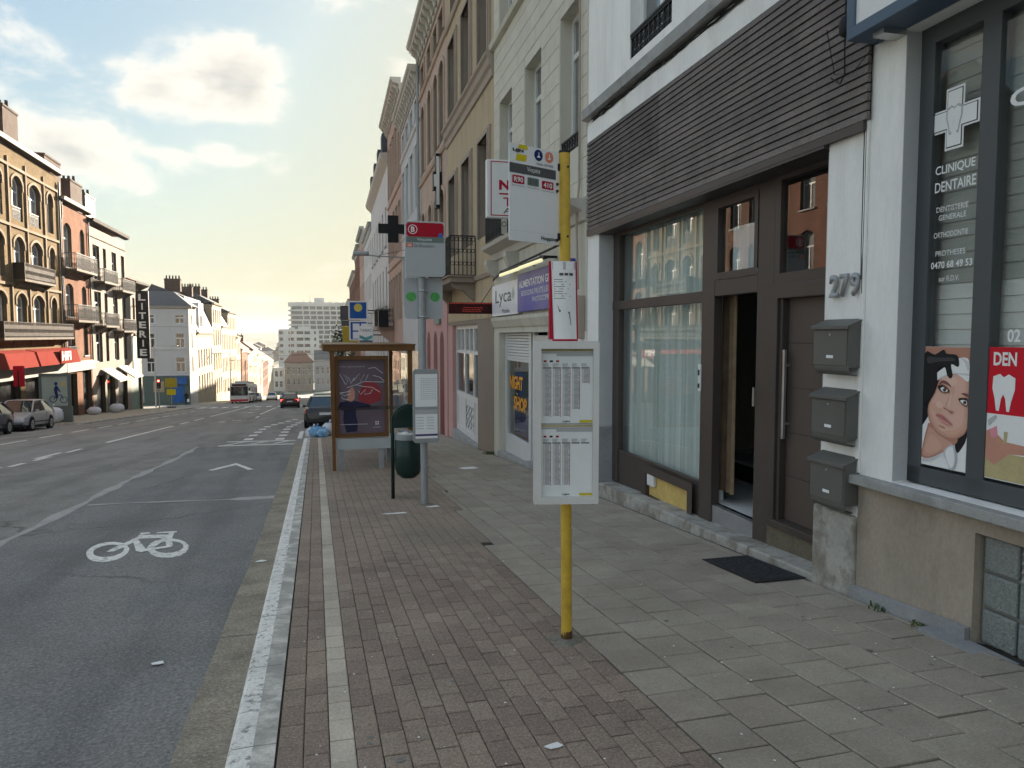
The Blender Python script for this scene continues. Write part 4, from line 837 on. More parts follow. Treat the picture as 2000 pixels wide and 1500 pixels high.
def cornice(par, u0, u1, z, out, mat='cornice_white', br=.0, brw=.22, h=.75, name='cornice'):
    mb = MB(); band(mb, u0, u1, [(0, z-h), (.06, z-h), (.08, z-h*.75), (.12, z-h*.7), (.12, z-h*.42), (out*.75, z-h*.36), (out*.8, z-h*.22), (out*.95, z-h*.16), (out, z), (0, z+.02)]); c_ = mb.build(name, mat, par)
    if br:
        n = int((u1-u0)/br); me = None
        for i in range(n):
            u = u0+(u1-u0)*(i+.5)/n
            q = MB(); q.prism([(.1, z-h*.9), (.16, z-h*.95), (.2, z-h*.7), (out*.66, z-h*.55), (out*.72, z-h*.37), (.1, z-h*.37)], u-brw/2, u+brw/2, 'x'); q.build('bracket', mat, c_)
    return c_
t = thing('cream_house', 'cream house of painted stone blocks with the night shop on its ground floor', 'house', FR, (13.7, 0, gR(13.7)))
WN = [(10.83, 11.86), (13.0, 14.16), (15.2, 16.36)]
ops = [(a, b, 4.5, 6.76, 0) for a, b in WN]+[(a, b, 8.22, 10.4, 0) for a, b in WN]
mb = MB(); wallface(mb, 10.48, 16.94, 3.3, 13.3, ops, 0, .28); shell(mb, 10.48, 16.94, -1.6, 13.3); mb.build('wall', 'cream', t)
blocks(t, 10.5, 16.92, 3.66, 8.06, ops, 'cream_block')
blocks(t, 10.5, 16.92, 8.26, 11.0, ops, 'cream_block', .32)
mb = MB(); band(mb, 10.48, 16.94, [(0, 8.08), (.1, 8.1), (.13, 8.2), (0, 8.22)]); mb.build('sill_band', 'cream', t)
mb = MB(); band(mb, 10.48, 16.94, [(0, 3.3), (.05, 3.32), (.08, 3.45), (.30, 3.55), (.32, 3.62), (0, 3.64)]); mb.build('ledge', 'cornice_white', t)
for i, (a, b) in enumerate(WN):
    for c, d in ((4.5, 6.76), (8.22, 10.4)):
        window(t, a, b, c, d, 0, -.26, .08, 'white_alu', 'pane_grey', 0, .72, 'cells')
        mb = MB(); grille(mb, a, b, -.04, c, c+.26, .12, .011); mb.build('window_guard', 'iron', t)
mb = MB(); grille(mb, 15.0, 16.5, .29, 3.66, 4.45, .13, .012); perp_grille(mb, 15.0, .0, .29, 3.66, 4.45); mb.build('balcony_railing', 'iron', t)
mb = MB(); mb.prism([(0, 3.3), (.28, 3.3), (.28, 3.2), (.2, 3.02), (.12, 2.94), (0, 2.9)], 14.6, 14.85, 'x'); mb.build('corbel', 'cornice_white', t); mb = MB(); mb.prism([(0, 3.3), (.28, 3.3), (.28, 3.2), (.2, 3.02), (.12, 2.94), (0, 2.9)], 16.5, 16.75, 'x'); mb.build('corbel', 'cornice_white', t)
# ground floor shop
MB().box(10.48, 16.94, -.3, .0, 1.66, 3.3).build('lintel', 'cream', t); MB().box(16.42, 16.94, -.3, .01, -1.6, 1.66).build('pilaster', 'cream', t, bevel=.01)
mb = MB(); band(mb, 11.0, 16.9, [(.0, 1.78), (.03, 1.78), (.09, 1.93), (.09, 2.0), (.0, 2.0)]); mb.build('shop_cornice', 'cream', t)
MB().box(10.48, 10.95, -.3, .004, -1.2, 1.66).build('pilaster', 'plaster_white', t)
W2 = -.18
f = MB()
for a, b in ((16.30, 16.42), (14.18, 14.36), (13.95, 14.05), (12.9, 13.02), (11.0, 11.1)): f.box(a, b, W2-.05, W2+.04, -1.1, 1.66)
f.box(14.36, 16.3, W2-.05, W2+.036, -1.1, -.62); f.box(11.1, 12.9, W2-.05, W2+.036, -1.0, -.55); f.box(13.02, 13.95, W2-.05, W2+.034, 1.45, 1.6)
sf = f.build('shopfront_frame', 'white_alu', t, bevel=.004)
for k in range(9): MB().box(14.36, 16.3, W2-.03, W2+.03, 1.1+k*.062, 1.1+k*.062+.055).build('shutter_slat', 'white_alu', t, bevel=.012)
for k in range(9): MB().box(11.1, 12.9, W2-.03, W2+.03, 1.1+k*.062, 1.1+k*.062+.055).build('shutter_slat', 'white_alu', t, bevel=.012)
MB().box(14.36, 16.3, W2-.06, W2+.02, 1.04, 1.1).build('shutter_rail', 'white_alu', t)
for a, b in ((14.36, 16.3), (11.1, 12.9)): MB().add([(a, W2, -.62), (b, W2, -.62), (b, W2, 1.05), (a, W2, 1.05)], [(0, 1, 2, 3)]).build('pane', 'glass_shop', sf)
MB().add([(13.02, W2-.02, -1.0), (13.95, W2-.02, -1.0), (13.95, W2-.02, 1.45), (13.02, W2-.02, 1.45)], [(0, 1, 2, 3)]).build('door_glass', 'shop_dark', sf)
MB().box(13.5, 13.66, W2-.01, W2+.015, -.75, .55).build('door_poster', 'print_yellow', t)
text('NIGHT', t, 16.1, 14.95, .42, .72, W2+.012, 'orange_letter', bold=.04); text('SHOP', t, 15.7, 14.6, -.02, .28, W2+.012, 'orange_letter', bold=.04)
mb = MB(); 
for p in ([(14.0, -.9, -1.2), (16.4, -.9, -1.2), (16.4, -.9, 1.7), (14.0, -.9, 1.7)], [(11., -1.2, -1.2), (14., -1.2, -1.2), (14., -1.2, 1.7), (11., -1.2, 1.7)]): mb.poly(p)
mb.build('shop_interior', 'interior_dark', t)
MB().box(14.4, 16.28, -.5, -.3, -.6, -.12).build('stacked_goods', 'goods', t); MB().box(14.4, 16.28, -.48, -.28, -.1, .0).build('goods_shelf', 'blue_stone', t)
mb = MB(); mb.hexa([(14.1, -.3, -1.7), (16.5, -.3, -1.7), (16.5, .03, -1.7), (14.1, .03, -1.7)], [(14.1, -.3, -.98), (16.5, -.3, -1.06), (16.5, .03, -1.06), (14.1, .03, -.98)]); mb.build('step_stone', 'sill_stone', t, bevel=.01); MB().box(10.95, 14.09, -.3, .02, -1.5, -.9).build('step_stone', 'sill_stone', t, bevel=.01)
mb = MB(); mb.tube([(10.72, .06, 11.), (10.72, .05, 3.9), (10.70, .10, 3.4), (10.66, .08, 2.3)], .018, 6); mb.build('cable', 'beige_trim', t); MB().box(10.55, 10.75, .0, .12, 1.55, 2.2).build('meter_box', 'beige_trim', t, bevel=.01)
MB().tube([(10.55, .05, 1.4), (10.55, .05, -.7)], .04, 10).build('downpipe', 'white_alu', t)
s_ = thing('shop_sign', 'long white and violet shop fascia sign above the night shop', 'sign', FR, (14, 0, 2.03))
MB().box(14.34, 16.72, .01, .1, 2.03, 2.72).build('white_panel', 'lyca_white', s_, bevel=.004); MB().box(11.0, 14.335, .01, .1, 2.06, 2.80).build('violet_panel', 'sign_blue', s_, bevel=.004)
text('Lyca', s_, 16.35, 14.85, 2.22, 2.6, .104, 'dark_grey_print'); text('Mobile', s_, 15.7, 15.0, 2.08, 2.17, .104, 'dark_grey_print')
mb = MB(); mb.poly([(14.7+a, .104, 2.45+b) for a, b in ((0, .14), (-.12, 0), (-.06, -.1), (.06, -.1), (.12, 0))]); mb.build('leaf_mark', 'grey_print', s_)
text('ALIMENTATION GENERALE', s_, 14.2, 11.2, 2.52, 2.66, .104, 'white_print', bold=.02); text('BOISSONS FRUITS LEGUMES', s_, 14.0, 11.6, 2.36, 2.46, .104, 'white_print'); text('PHOTOCOPIE', s_, 13.2, 12.1, 2.22, 2.31, .104, 'white_print')
l_ = thing('strip_lamp', 'lit pale yellow strip lamp on brackets above the shop fascia sign', 'lamp', FR, (14, 0, 2.85))
for a, b in ((13.45, 15.0), (11.9, 13.40)):
    MB().box(a, b, .27, .33, 2.80+.02*(15-a)/3, 2.86+.02*(15-a)/3).build('tube', 'tube_light', l_, bevel=.02)
mb = MB(); mb.tube([(16.6, .1, 2.86), (15.2, .22, 2.94), (11.2, .22, 3.02)], .02, 6); mb.box(11.8, 15.1, .2, .3, 2.88, 2.92)
for u in (12., 13.4, 15.0): mb.box(u-.02, u+.02, 0, .3, 2.9, 2.94)
mb.build('bracket', 'black_metal', l_)
s_ = thing('hanging_sign', 'white hanging lightbox sign with dark red letters half hidden behind the bus stop flag', 'sign', FR, (12, 0, 3.53))
MB().box(11.93, 12.07, .05, 1.22, 3.53, 4.47).build('box', 'white_plastic', s_, bevel=.012); mb = MB()
P = arcpts(.05, 1.18, 3.55, 4.45, 0); Q = arcpts(.09, 1.14, 3.59, 4.41, 0)
for (P, Q) in ((arcpts(.07, 1.16, 3.56, 4.44, 0), arcpts(.085, 1.145, 3.575, 4.425, 0)),):
    for k in range(4):
        a, b, c, d = P[k], P[(k+1) % 4], Q[(k+1) % 4], Q[k]; mb.poly([(11.926, p[0], p[1]) for p in (a, b, c, d)])
mb.build('border_line', 'print_crimson', s_)
pl = lambda a, b: (11.925, a, b)
text('N', s_, 1.02, .84, 3.98, 4.14, 0, 'print_crimson', bold=.05, plane=pl); text('T', s_, .95, .8, 3.72, 3.86, 0, 'print_crimson', plane=pl); text('A', s_, .95, .8, 3.60, 3.69, 0, 'dark_grey_print', plane=pl)
mb = MB(); mb.add([(11.924, 1.02, 3.93), (11.924, .5, 3.93), (11.924, .5, 3.905), (11.924, 1.02, 3.905)], [(0, 1, 2, 3)]); mb.build('underline', 'print_crimson', s_)
s_ = thing('led_sign', 'narrow dark red LED ticker sign hung above the beige shop entrance', 'sign', FR, (17.0, 0, 2.1))
MB().box(16.93, 17.07, .02, 1.08, 2.1, 2.36).build('box', 'led_red', s_, bevel=.004); mb = MB()
for k in range(30): mb.box(16.925, 16.929, .05+k*.034, .058+k*.034, 2.335, 2.343)
for row in range(3):
    for k in range(18):
        if (k*7+row*5) % 3: mb.box(16.925, 16.929, .3+k*.026, .307+k*.026, 2.15+row*.045, 2.157+row*.045)
o = mb.build('diodes', 'led_dot', s_); o['kind'] = 'stuff'
MB().tube([(17.0, .3, 2.36), (16.9, .05, 2.75)], .008, 5).build('stay', 'iron', s_)
# ================================================================== R3 beige house
t = thing('beige_house', 'beige yellow house with moulded window surrounds and an iron balcony', 'house', FR, (20.5, 0, gR(20.5)))
WN = [(17.42, 18.62), (19.75, 20.98), (22.1, 23.35)]
ops = [(a, b, 4.05, 6.4, 0) for a, b in WN]+[(a, b, 8.12, 10.5, 0) for a, b in WN]+[(a+.1, b-.1, 11.45, 12.2, 0) for a, b in WN]
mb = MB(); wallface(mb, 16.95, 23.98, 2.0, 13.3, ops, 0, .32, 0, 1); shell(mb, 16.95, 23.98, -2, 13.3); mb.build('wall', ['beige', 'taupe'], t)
for o in ops[:6]:
    mb = MB(); surround(mb, *o[:4], 0, .16, .05); surround(mb, *o[:4], 0, .08, .08); mb.build('window_surround', 'beige_trim', t)
mb = MB(); band(mb, 16.95, 23.98, [(0, 7.55), (.05, 7.57), (.06, 7.75), (.12, 7.82), (.14, 7.98), (.20, 8.04), (.20, 8.1), (0, 8.12)]); mb.build('string_course', 'beige_trim', t)
mb = MB(); band(mb, 16.95, 23.98, [(0, 11.1), (.06, 11.12), (.1, 11.25), (0, 11.27)]); mb.build('string_course', 'beige_trim', t)
for o in ops: window(t, *o[:4], 0, -.3, .07, 'white_alu', 'pane_dark', 1, .62 if o[3]-o[2] > 1 else 0)
for (a, b) in WN:
    mb = MB(); grille(mb, a, b, -.06, 8.12, 8.3, .12, .012, False); mb.build('window_guard', 'iron', t)
cornice(t, 16.95, 23.98, 13.4, .55, 'cornice_white', .62)
mb = MB(); mb.box(19.15, 23.6, 0, .70, 2.98, 3.12); mb.box(19.1, 23.65, 0, .76, 3.12, 3.16); mb.build('balcony_slab', 'taupe', t, bevel=.01)
mb = MB(); grille(mb, 19.18, 23.57, .68, 3.16, 4.2, .12, .012); perp_grille(mb, 19.18, .02, .68, 3.16, 4.2, .11, .011); mb.build('balcony_railing', 'iron', t)
for u in (19.3, 23.2):
    mb = MB(); mb.prism([(0, 2.98), (.6, 2.98), (.6, 2.9), (.5, 2.82), (.3, 2.78), (.15, 2.62), (0, 2.5)], u, u+.28, 'x'); mb.build('balcony_bracket', 'taupe', t)
mb = MB(); band(mb, 16.95, 23.98, [(0, 3.0), (.05, 3.02), (.08, 3.12), (0, 3.14)]); mb.build('string_course', 'beige_trim', t)
MB().box(16.95, 23.98, -.3, 0, 1.9, 2.02).build('lintel', 'taupe', t); MB().box(16.95, 18.95, -.3, .01, -2, 1.9).build('pier', 'taupe', t, bevel=.01); MB().box(23.1, 23.98, -.3, .0, -2.2, 1.9).build('pier', 'pink', t)
f = MB()
for a, b in ((18.95, 19.06), (20.1, 20.22), (21.5, 21.6), (23.0, 23.1)): f.box(a, b, -.22, -.12, -1.35, 1.9)
for c, d in ((-1.35, -1.2), (-.28, -.12), (1.06, 1.16), (1.78, 1.9)): f.box(18.95, 23.1, -.22, -.123, c, d)
for u in (19.55, 20.85, 22.3): f.box(u-.03, u+.03, -.22, -.125, 1.16, 1.78)
sf = f.build('shopfront_frame', 'white_alu', t)
for a, b in ((19.06, 20.1), (20.22, 21.5), (21.6, 23.0)):
    MB().add([(a, -.18, -.12), (b, -.18, -.12), (b, -.18, 1.06), (a, -.18, 1.06)], [(0, 1, 2, 3)]).build('pane', 'pane_dark', sf); MB().add([(a, -.18, 1.16), (b, -.18, 1.16), (b, -.18, 1.78), (a, -.18, 1.78)], [(0, 1, 2, 3)]).build('pane', 'pane_curtain', sf)
    MB().box(a, b, -.2, -.15, -1.2, -.28).build('panel', 'off_white', sf)
mb = MB()
for k in range(4):
    u = 21.4-k*.35; mb.tube([(u+.12*math.sin(j*2.2+k), -.146, -1.1+j*.08) for j in range(9)], .018, 4)
mb.build('graffiti', 'print_greygreen', sf)
MB().box(18.9, 23.1, -.3, .04, -2.2, -1.35).build('shop_step', 'sill_stone', t, bevel=.01)
# ================================================================== farther houses of the right row
def rowhouse(name, label, F, u0, u1, zb, ztop, mat, floors, cols, reveal=.28, rmat=None, fr='white_alu', pane='pane_dark', rise=0, corn=None, sur=None, bands=(), ground=None, mull=1, depth=9., sill=None, wmargin=.0, trans=.66, t_=.07, group=None):
    t = thing(name, label, 'house', F, ((u0+u1)/2, 0, zb), group)
    ops = []
    for fi, (c, d) in enumerate(floors):
        cl = cols[fi] if isinstance(cols[0], (list, tuple)) and isinstance(cols[0][0], (list, tuple)) else cols
        r_ = rise[fi] if isinstance(rise, (list, tuple)) else rise
        for a, b in cl: ops.append((a, b, c, d, r_))
    gops = ground or []
    mb = MB(); wallface(mb, u0, u1, zb-.5, ztop, ops+[g[:4]+(0,) for g in gops], 0, reveal, 0, 1 if rmat else 0); shell(mb, u0, u1, zb-.6, ztop, depth)
    mb.build('wall', [mat]+([rmat] if rmat else []), t)
    for o in ops: window(t, *o[:4], o[4], -reveal+.03, t_, fr, pane, mull, trans if o[3]-o[2] > 1.1 else 0, sill=sill)
    for g in gops:
        MB().box(g[0], g[1], -reveal-.02, -reveal+.05, g[2], g[3]).build(g[5] if len(g) > 5 else 'shop_window', g[4], t)
    if sur:
        for o in ops: mb = MB(); surround(mb, *o[:4], o[4], .14, .05); mb.build('window_surround', sur, t)
    for z in bands:
        mb = MB(); band(mb, u0, u1, [(0, z-.12), (.06, z-.1), (.1, z), (0, z+.03)]); mb.build('string_course', sur or mat, t)
    if corn: cornice(t, u0, u1, *corn)
    return t
def even(u0, u1, n, w): s_ = (u1-u0)/n; return [(u0+s_*(i+.5)-w/2, u0+s_*(i+.5)+w/2) for i in range(n)]
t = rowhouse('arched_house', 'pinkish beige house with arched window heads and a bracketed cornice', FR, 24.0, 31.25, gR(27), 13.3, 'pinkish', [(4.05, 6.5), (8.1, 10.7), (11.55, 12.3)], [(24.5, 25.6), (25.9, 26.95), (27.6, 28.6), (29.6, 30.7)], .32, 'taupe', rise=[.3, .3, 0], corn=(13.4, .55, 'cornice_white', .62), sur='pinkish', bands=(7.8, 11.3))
MB().box(24.0, 31.25, .0, .03, -2.9, 3.0).build('ground_floor', 'pink', t)
for a in (24.7, 26.3, 28.2, 29.8):
    mb = MB(); P = arcpts(a, a+.95, gR(a)-.1, 1.75, .5); mb.add([(p[0], .036, p[1]) for p in P], [tuple(range(len(P)))]); mb.build('door', 'maroon', t)
MB().box(25.3, 26.6, .03, .12, 2.0, 2.25).build('name_board', 'print_greygreen', t)
MB().tube([(31.2, .1, 13), (31.2, .1, -2)], .06, 8).build('downpipe', 'zinc', t)
s_ = thing('cross_sign', 'narrow white cross sign with black edges on the arched house', 'sign', FR, (25.2, 0, 6.2))
mb = MB(); mb.box(25.1, 25.4, .08, .22, 5.9, 7.7); mb.box(25.1, 25.4, .01, .08, 6.5, 7.1); mb.box(25.1, 25.4, .22, .3, 6.5, 7.1); mb.build('body', 'black_metal', s_); mb = MB(); mb.box(25.075, 25.1, .1, .2, 6.0, 7.6); mb.box(25.08, 25.1, .2, .28, 6.6, 7.0); mb.build('face', 'white_plastic', s_)
t = rowhouse('grey_house', 'narrow pale grey house with bracketed cornice beside the arched house', FR, 31.25, 39.5, gR(35), 12.6, 'grey_white', [(3.2, 5.6), (7.2, 9.8), (10.9, 11.7)], even(31.4, 39.3, 4, 1.15), .25, corn=(12.75, .5, 'cornice_white', .6), sur='off_white', bands=(6.6, 10.6), ground=[(32., 38.5, -2.6, .9, 'shop_dark')])
t = rowhouse('rose_house', 'tall rose beige house with dark wood bracketed eaves', FR, 39.5, 48.9, gR(44), 14.7, 'rose_beige', [(2.5, 5.0), (6.2, 8.9), (10.2, 13.2)], even(39.7, 48.7, 5, 1.1), .3, corn=(14.95, .55, 'cornice_white', .7), sur='pinkish', bands=(5.7, 9.7), rise=[0, .25, 0], ground=[(40.5, 47.5, -3.2, .4, 'shop_dark')])
mb = MB(); mb.box(45.5, 48.6, 0, 1.0, 1.9, 2.15); mb.build('balcony_slab', 'beige_trim', t); mb = MB(); grille(mb, 45.5, 48.6, .95, 2.15, 3.2, .2, .02); perp_grille(mb, 45.5, 0, .95, 2.15, 3.2, .2, .02); mb.build('balcony_railing', 'iron', t)
mb = MB(); mb.prism([(0, 1.9), (.9, 1.9), (.6, 1.5), (.3, 1.3), (.1, .8), (0, .7)], 45.6, 46.0, 'x'); mb.build('balcony_bracket', 'rose_beige', t)
t = rowhouse('white_long_house', 'long white house with plain eaves and grey mansard roof', FR, 48.9, 69., gR(58), 13.0, 'off_white', [(-.2, 2.3), (3.6, 6.2), (7.6, 10.2)], even(49.4, 68.6, 6, 1.1), .2, fr='brown_frame', mull=0, trans=0, sill='sill_stone')
mb = MB(); band(mb, 48.9, 69., [(0, 12.6), (.45, 13.05), (.5, 13.3), (0, 13.35)]); mb.build('eaves', 'cornice_white', t)
mb = MB(); mb.prism([(.3, 13.3), (-.9, 15.6), (-4.5, 16.6), (-9, 13.3)], 48.95, 68.9, 'x'); mb.build('mansard_roof', 'slate', t)
for u in (51, 55.5, 60, 65): MB().box(u, u+1.3, -.9, .2, 13.35, 15.1).build('dormer', 'slate', t)
rowhouse('white_low_house', 'small white house beyond the long white house', FR, 69., 84., gR(76), 11.6, 'off_white', [(-2.4, -.2), (1.2, 3.6), (5, 7.4), (8.6, 10.4)], even(69.3, 83.7, 5, 1.1), .2, corn=(11.9, .35, 'zinc', 0))
rowhouse('brown_house', 'brown painted house with small attic windows far along the right row', FR, 84., 97., gR(90), 13.4, 'rose_beige', [(-3, -.5), (1., 3.6), (5, 7.6), (9.5, 12)], even(84.3, 96.7, 4, 1.2), .2, corn=(13.6, .5, 'zinc', 0))
brick('brick_red', (.19, .085, .06), (.25, .115, .08), (.25, .22, .19)); brick('brick_yellow', (.17, .115, .055), (.24, .165, .08), (.11, .09, .07)); brick('brick_orange', (.22, .10, .06), (.28, .13, .075), (.16, .13, .105)); brick('brick_brown', (.16, .085, .06), (.21, .11, .075), (.22, .2, .17))
rowhouse('red_brick_house', 'dark red brick house far along the right row', FR, 97., 115., gR(106), 12.6, 'brick_red', [(-4.5, -2), (-.5, 2), (3.6, 6.2), (8, 10.6)], even(97.3, 114.7, 6, 1.2), .2, corn=(13.2, .5, 'zinc', 0))
rowhouse('brown_brick_house', 'brown brick house at the far end of the right row', FR, 115., 150., gR(132), 11, 'brick_brown', [(-6, -3.4), (-2, .6), (2.6, 5), (7, 9.4)], even(115.5, 149.5, 9, 1.2), .2, corn=(11.4, .5, 'zinc', 0))
rowhouse('pale_far_house', 'pale house closing the far right row', FR, 150., 200., gR(175), 8.5, 'off_white', [(-8.5, -6), (-4.5, -2), (-.5, 2), (4, 6.4)], even(150.5, 199.5, 11, 1.3), .2, corn=(8.8, .4, 'zinc', 0))
# signs along the right row
s_ = thing('pharmacy_cross', 'unlit black pharmacy cross sign hanging over the pavement', 'sign', FR, (33, 0, 5.66))
MB().prism([(a, b) for a, b in ((1.65, 6.05), (1.24, 6.05), (1.24, 5.66), (.78, 5.66), (.78, 6.05), (.42, 6.05), (.42, 6.45), (.78, 6.45), (.78, 6.82), (1.24, 6.82), (1.24, 6.45), (1.65, 6.45))], 32.9, 33.1, 'x').build('body', 'black_metal', s_); MB().box(32.95, 33.05, .0, .42, 6.2, 6.3).build('arm', 'iron', s_); MB().box(32.93, 33.07, .36, .60, 6.02, 6.44).build('end_box', 'print_greygreen', s_)
s_ = thing('wall_lamp', 'grey street lamp on a long arm fixed to the right hand facades', 'street lamp', FR, (33.5, 0, 5.05))
MB().tube([(33.5, 0, 5.06), (33.5, 1.7, 5.1), (33.5, 2.2, 5.16)], .03, 6).build('arm', 'zinc', s_); mb = MB(); mb.loft([[(33.5+a*.13, w, 5.17+b*.14) for a, b in ((-1, -.2), (-.6, .6), (0, .9), (.6, .6), (1, -.2), (0, -.5))] for w in (2.05, 2.2, 2.55, 2.72)]); mb.build('lamp_head', 'zinc', s_, smooth=True); MB().tube([(33.5, .05, 5.5), (33.5, 1.6, 5.14)], .01, 4).build('stay', 'iron', s_)
def hung(label, u, w0, w1, z0, z1, mats, extra=None, name='hanging_sign'):
    s_ = thing(name, label, 'sign', FR, (u, 0, z0)); MB().box(u-.08, u+.08, w0, w1, z0, z1).build('box', mats[0], s_, bevel=.02); e = .07*(w1-w0)
    MB().box(u-.086, u-.08, w0+e, w1-e, z0+e, z1-e).build('panel', mats[1], s_); MB().box(u-.03, u+.03, 0, w0+.02, (z0+z1)/2-.04, (z0+z1)/2+.04).build('arm', 'iron', s_)
    return s_
pm('lotto_blue', (.02, .10, .36), .4, .1, 2); pm('lotto_yellow', (.65, .55, .12), .5, .1)
X = lambda u: 3.74+.02*u
s_ = hung('blue hanging sign with a yellow globe above the bus shelter', 55, X(55)-3.75, X(55)-2.38, 2.72, 4.08, ('white_plastic', 'lotto_blue')); mb = MB(); c0 = X(55)-3.07
mb.add([(54.905, c0+.3*math.cos(k*.52), 3.6+.3*math.sin(k*.52)) for k in range(12)], [tuple(range(12))]); mb.build('globe', 'lotto_yellow', s_)
s_ = hung('white and blue hanging sign of small logos under the globe sign', 55, X(55)-3.75, X(55)-2.42, 1.22, 2.66, ('white_plastic', 'lotto_blue')); mb = MB()
for a, b in ((.25, 1.95), (.25, 1.35), (.85, 1.95)): mb.add([(54.905, X(55)-2.42-a, b), (54.905, X(55)-2.42-a-.48, b), (54.905, X(55)-2.42-a-.48, b+.5), (54.905, X(55)-2.42-a, b+.5)], [(0, 1, 2, 3)])
mb.build('logos', 'sign_white', s_)
s_ = hung('white and teal hanging sign partly before the logo sign', 53, X(53)-3.98, X(53)-2.96, 1.0, 2.25, ('white_plastic', 'white_print')); text('TABAC', s_, X(53)-3.05, X(53)-3.9, 1.85, 2.05, 0, 'dark_grey_print', plane=lambda a, b: (52.91, a, b)); pm('teal', (.12, .36, .38), .5, .05)
mb = MB(); mb.add([(52.912, X(53)-a, b) for a, b in ((3.03, 1.4), (3.47, 1.2), (3.91, 1.4), (3.91, 1.62), (3.47, 1.45), (3.03, 1.62))], [tuple(range(6))]); mb.build('chevron', 'teal', s_); MB().box(52.908, 52.912, X(53)-3.92, X(53)-3.02, 1.05, 1.25).build('footer', 'blue_frame', s_)
pm('olive_yellow', (.42, .32, .04), .5, .1, 3)
hung('mustard yellow hanging sign with black writing farther along', 68, X(68)-3.75, X(68)-2.4, .8, 2.4, ('olive_yellow', 'olive_yellow')); hung('dark hanging sign with white figures above the mustard sign', 70, X(70)-3.4, X(70)-2.3, 3.0, 4.3, ('black_metal', 'dark_grey_print')); hung('small dark hanging sign with pale writing just above the mustard sign', 69, X(69)-3.4, X(69)-2.35, 2.45, 2.95, ('black_metal', 'dark_grey_print'))
# window box with grass on the rose house balcony
pl_ = thing('planter', 'black planter box with grassy plant hung outside the balcony of the rose house', 'planter', FR, (45.2, .6, 2.1)); MB().box(44.7, 45.4, .35, .95, 2.1, 3.1).build('box', 'black_metal', pl_); mb = MB()
for i in range(220):
    a = random.uniform(0, 6.28); l = random.uniform(.4, 1.); u, w = 45.0+random.uniform(-.35, .35), .65+random.uniform(-.35, .35)
    mb.add([(u-.02, w, 3.08), (u+.02, w, 3.08), (u+.3*math.cos(a)*l, w+.3*math.sin(a)*l, 3.1+l*.7)], [(0, 1, 2)])
pm('grass_plant', (.16, .20, .07), .8, .3, 6); o = mb.build('foliage', 'grass_plant', pl_); o['kind'] = 'stuff'
# ================================================================== left row (x = -Y): brick houses
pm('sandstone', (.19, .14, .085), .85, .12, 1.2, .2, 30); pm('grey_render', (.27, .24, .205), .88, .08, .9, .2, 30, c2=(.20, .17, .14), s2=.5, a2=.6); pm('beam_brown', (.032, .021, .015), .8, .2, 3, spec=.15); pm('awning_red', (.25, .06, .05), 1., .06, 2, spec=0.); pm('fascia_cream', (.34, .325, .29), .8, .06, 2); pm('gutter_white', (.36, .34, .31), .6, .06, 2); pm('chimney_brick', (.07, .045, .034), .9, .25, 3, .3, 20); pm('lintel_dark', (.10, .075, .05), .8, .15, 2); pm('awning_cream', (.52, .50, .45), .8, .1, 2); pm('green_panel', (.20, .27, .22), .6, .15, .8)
def eave(par, F0, u0, u1, z, out=.38, mat='gutter_white', soff='beam_brown'):
    mb = MB(); band(mb, u0, u1, [(0, z-.35), (out-.08, z-.28), (out-.08, z-.22), (0, z-.2)]); mb.build('soffit', soff, par)
    mb = MB(); band(mb, u0, u1, [(out-.22, z-.22), (out, z-.24), (out+.06, z), (out-.04, z+.02), (out-.22, z-.1)]); mb.build('gutter', mat, par)
def roof(par, u0, u1, z, h=2.6, depth=9., mat='rooftile', out=.3):
    mb = MB(); mb.prism([(out, z-.05), (-depth/2, z+h), (-depth-.1, z-.05)], u0, u1, 'x'); return mb.build('roof', mat, par)
def chimney(par, u, w, z, su=.9, sw=1.6, h=1.8, pots=3, mat='chimney_brick'):
    mb = MB(); mb.box(u-su/2, u+su/2, w-sw/2, w+sw/2, z, z+h); mb.box(u-su/2-.06, u+su/2+.06, w-sw/2-.06, w+sw/2+.06, z+h-.15, z+h); c_ = mb.build('chimney', mat, par)
    for k in range(pots):
        ww = w-sw/2+sw*(k+.5)/pots; q = MB(); q.lathe([(.11, 0), (.13, .05), (.10, .45), (.12, .5), (.09, .52)], 8, (u, ww, z+h)); q.build('chimney_pot', 'chimney_brick', c_)
def balcony(par, u0, u1, z, out=.7, h=.95, mat='iron', slab='lintel_dark', panel=False):
    mb = MB(); mb.box(u0, u1, 0, out, z-.13, z); mb.prism([(0, z-.13), (out*.8, z-.13), (out*.3, z-.4), (0, z-.6)], u0+.2, u0+.4, 'x'); mb.prism([(0, z-.13), (out*.8, z-.13), (out*.3, z-.4), (0, z-.6)], u1-.4, u1-.2, 'x'); b_ = mb.build('balcony_slab', slab, par)
    mb = MB()
    if panel: 
        grille(mb, u0, u1, out-.03, z, z+h, .13, .014)
        for k in range(2): mb.box(u0, u1, out-.05, out-.02, z+.1+k*h*.45, z+h*.33+k*h*.45)
        mb.box(u0, u0+.06, 0, out, z, z+h); mb.box(u1-.06, u1, 0, out, z, z+h)
    else:
        grille(mb, u0, u1, out-.03, z, z+h, .15, .011); perp_grille(mb, u0+.02, 0, out, z, z+h, .15, .011); perp_grille(mb, u1-.02, 0, out, z, z+h, .15, .011)
    mb.build('balcony_railing', mat, b_)
gL = lambda Y: zg(Y)
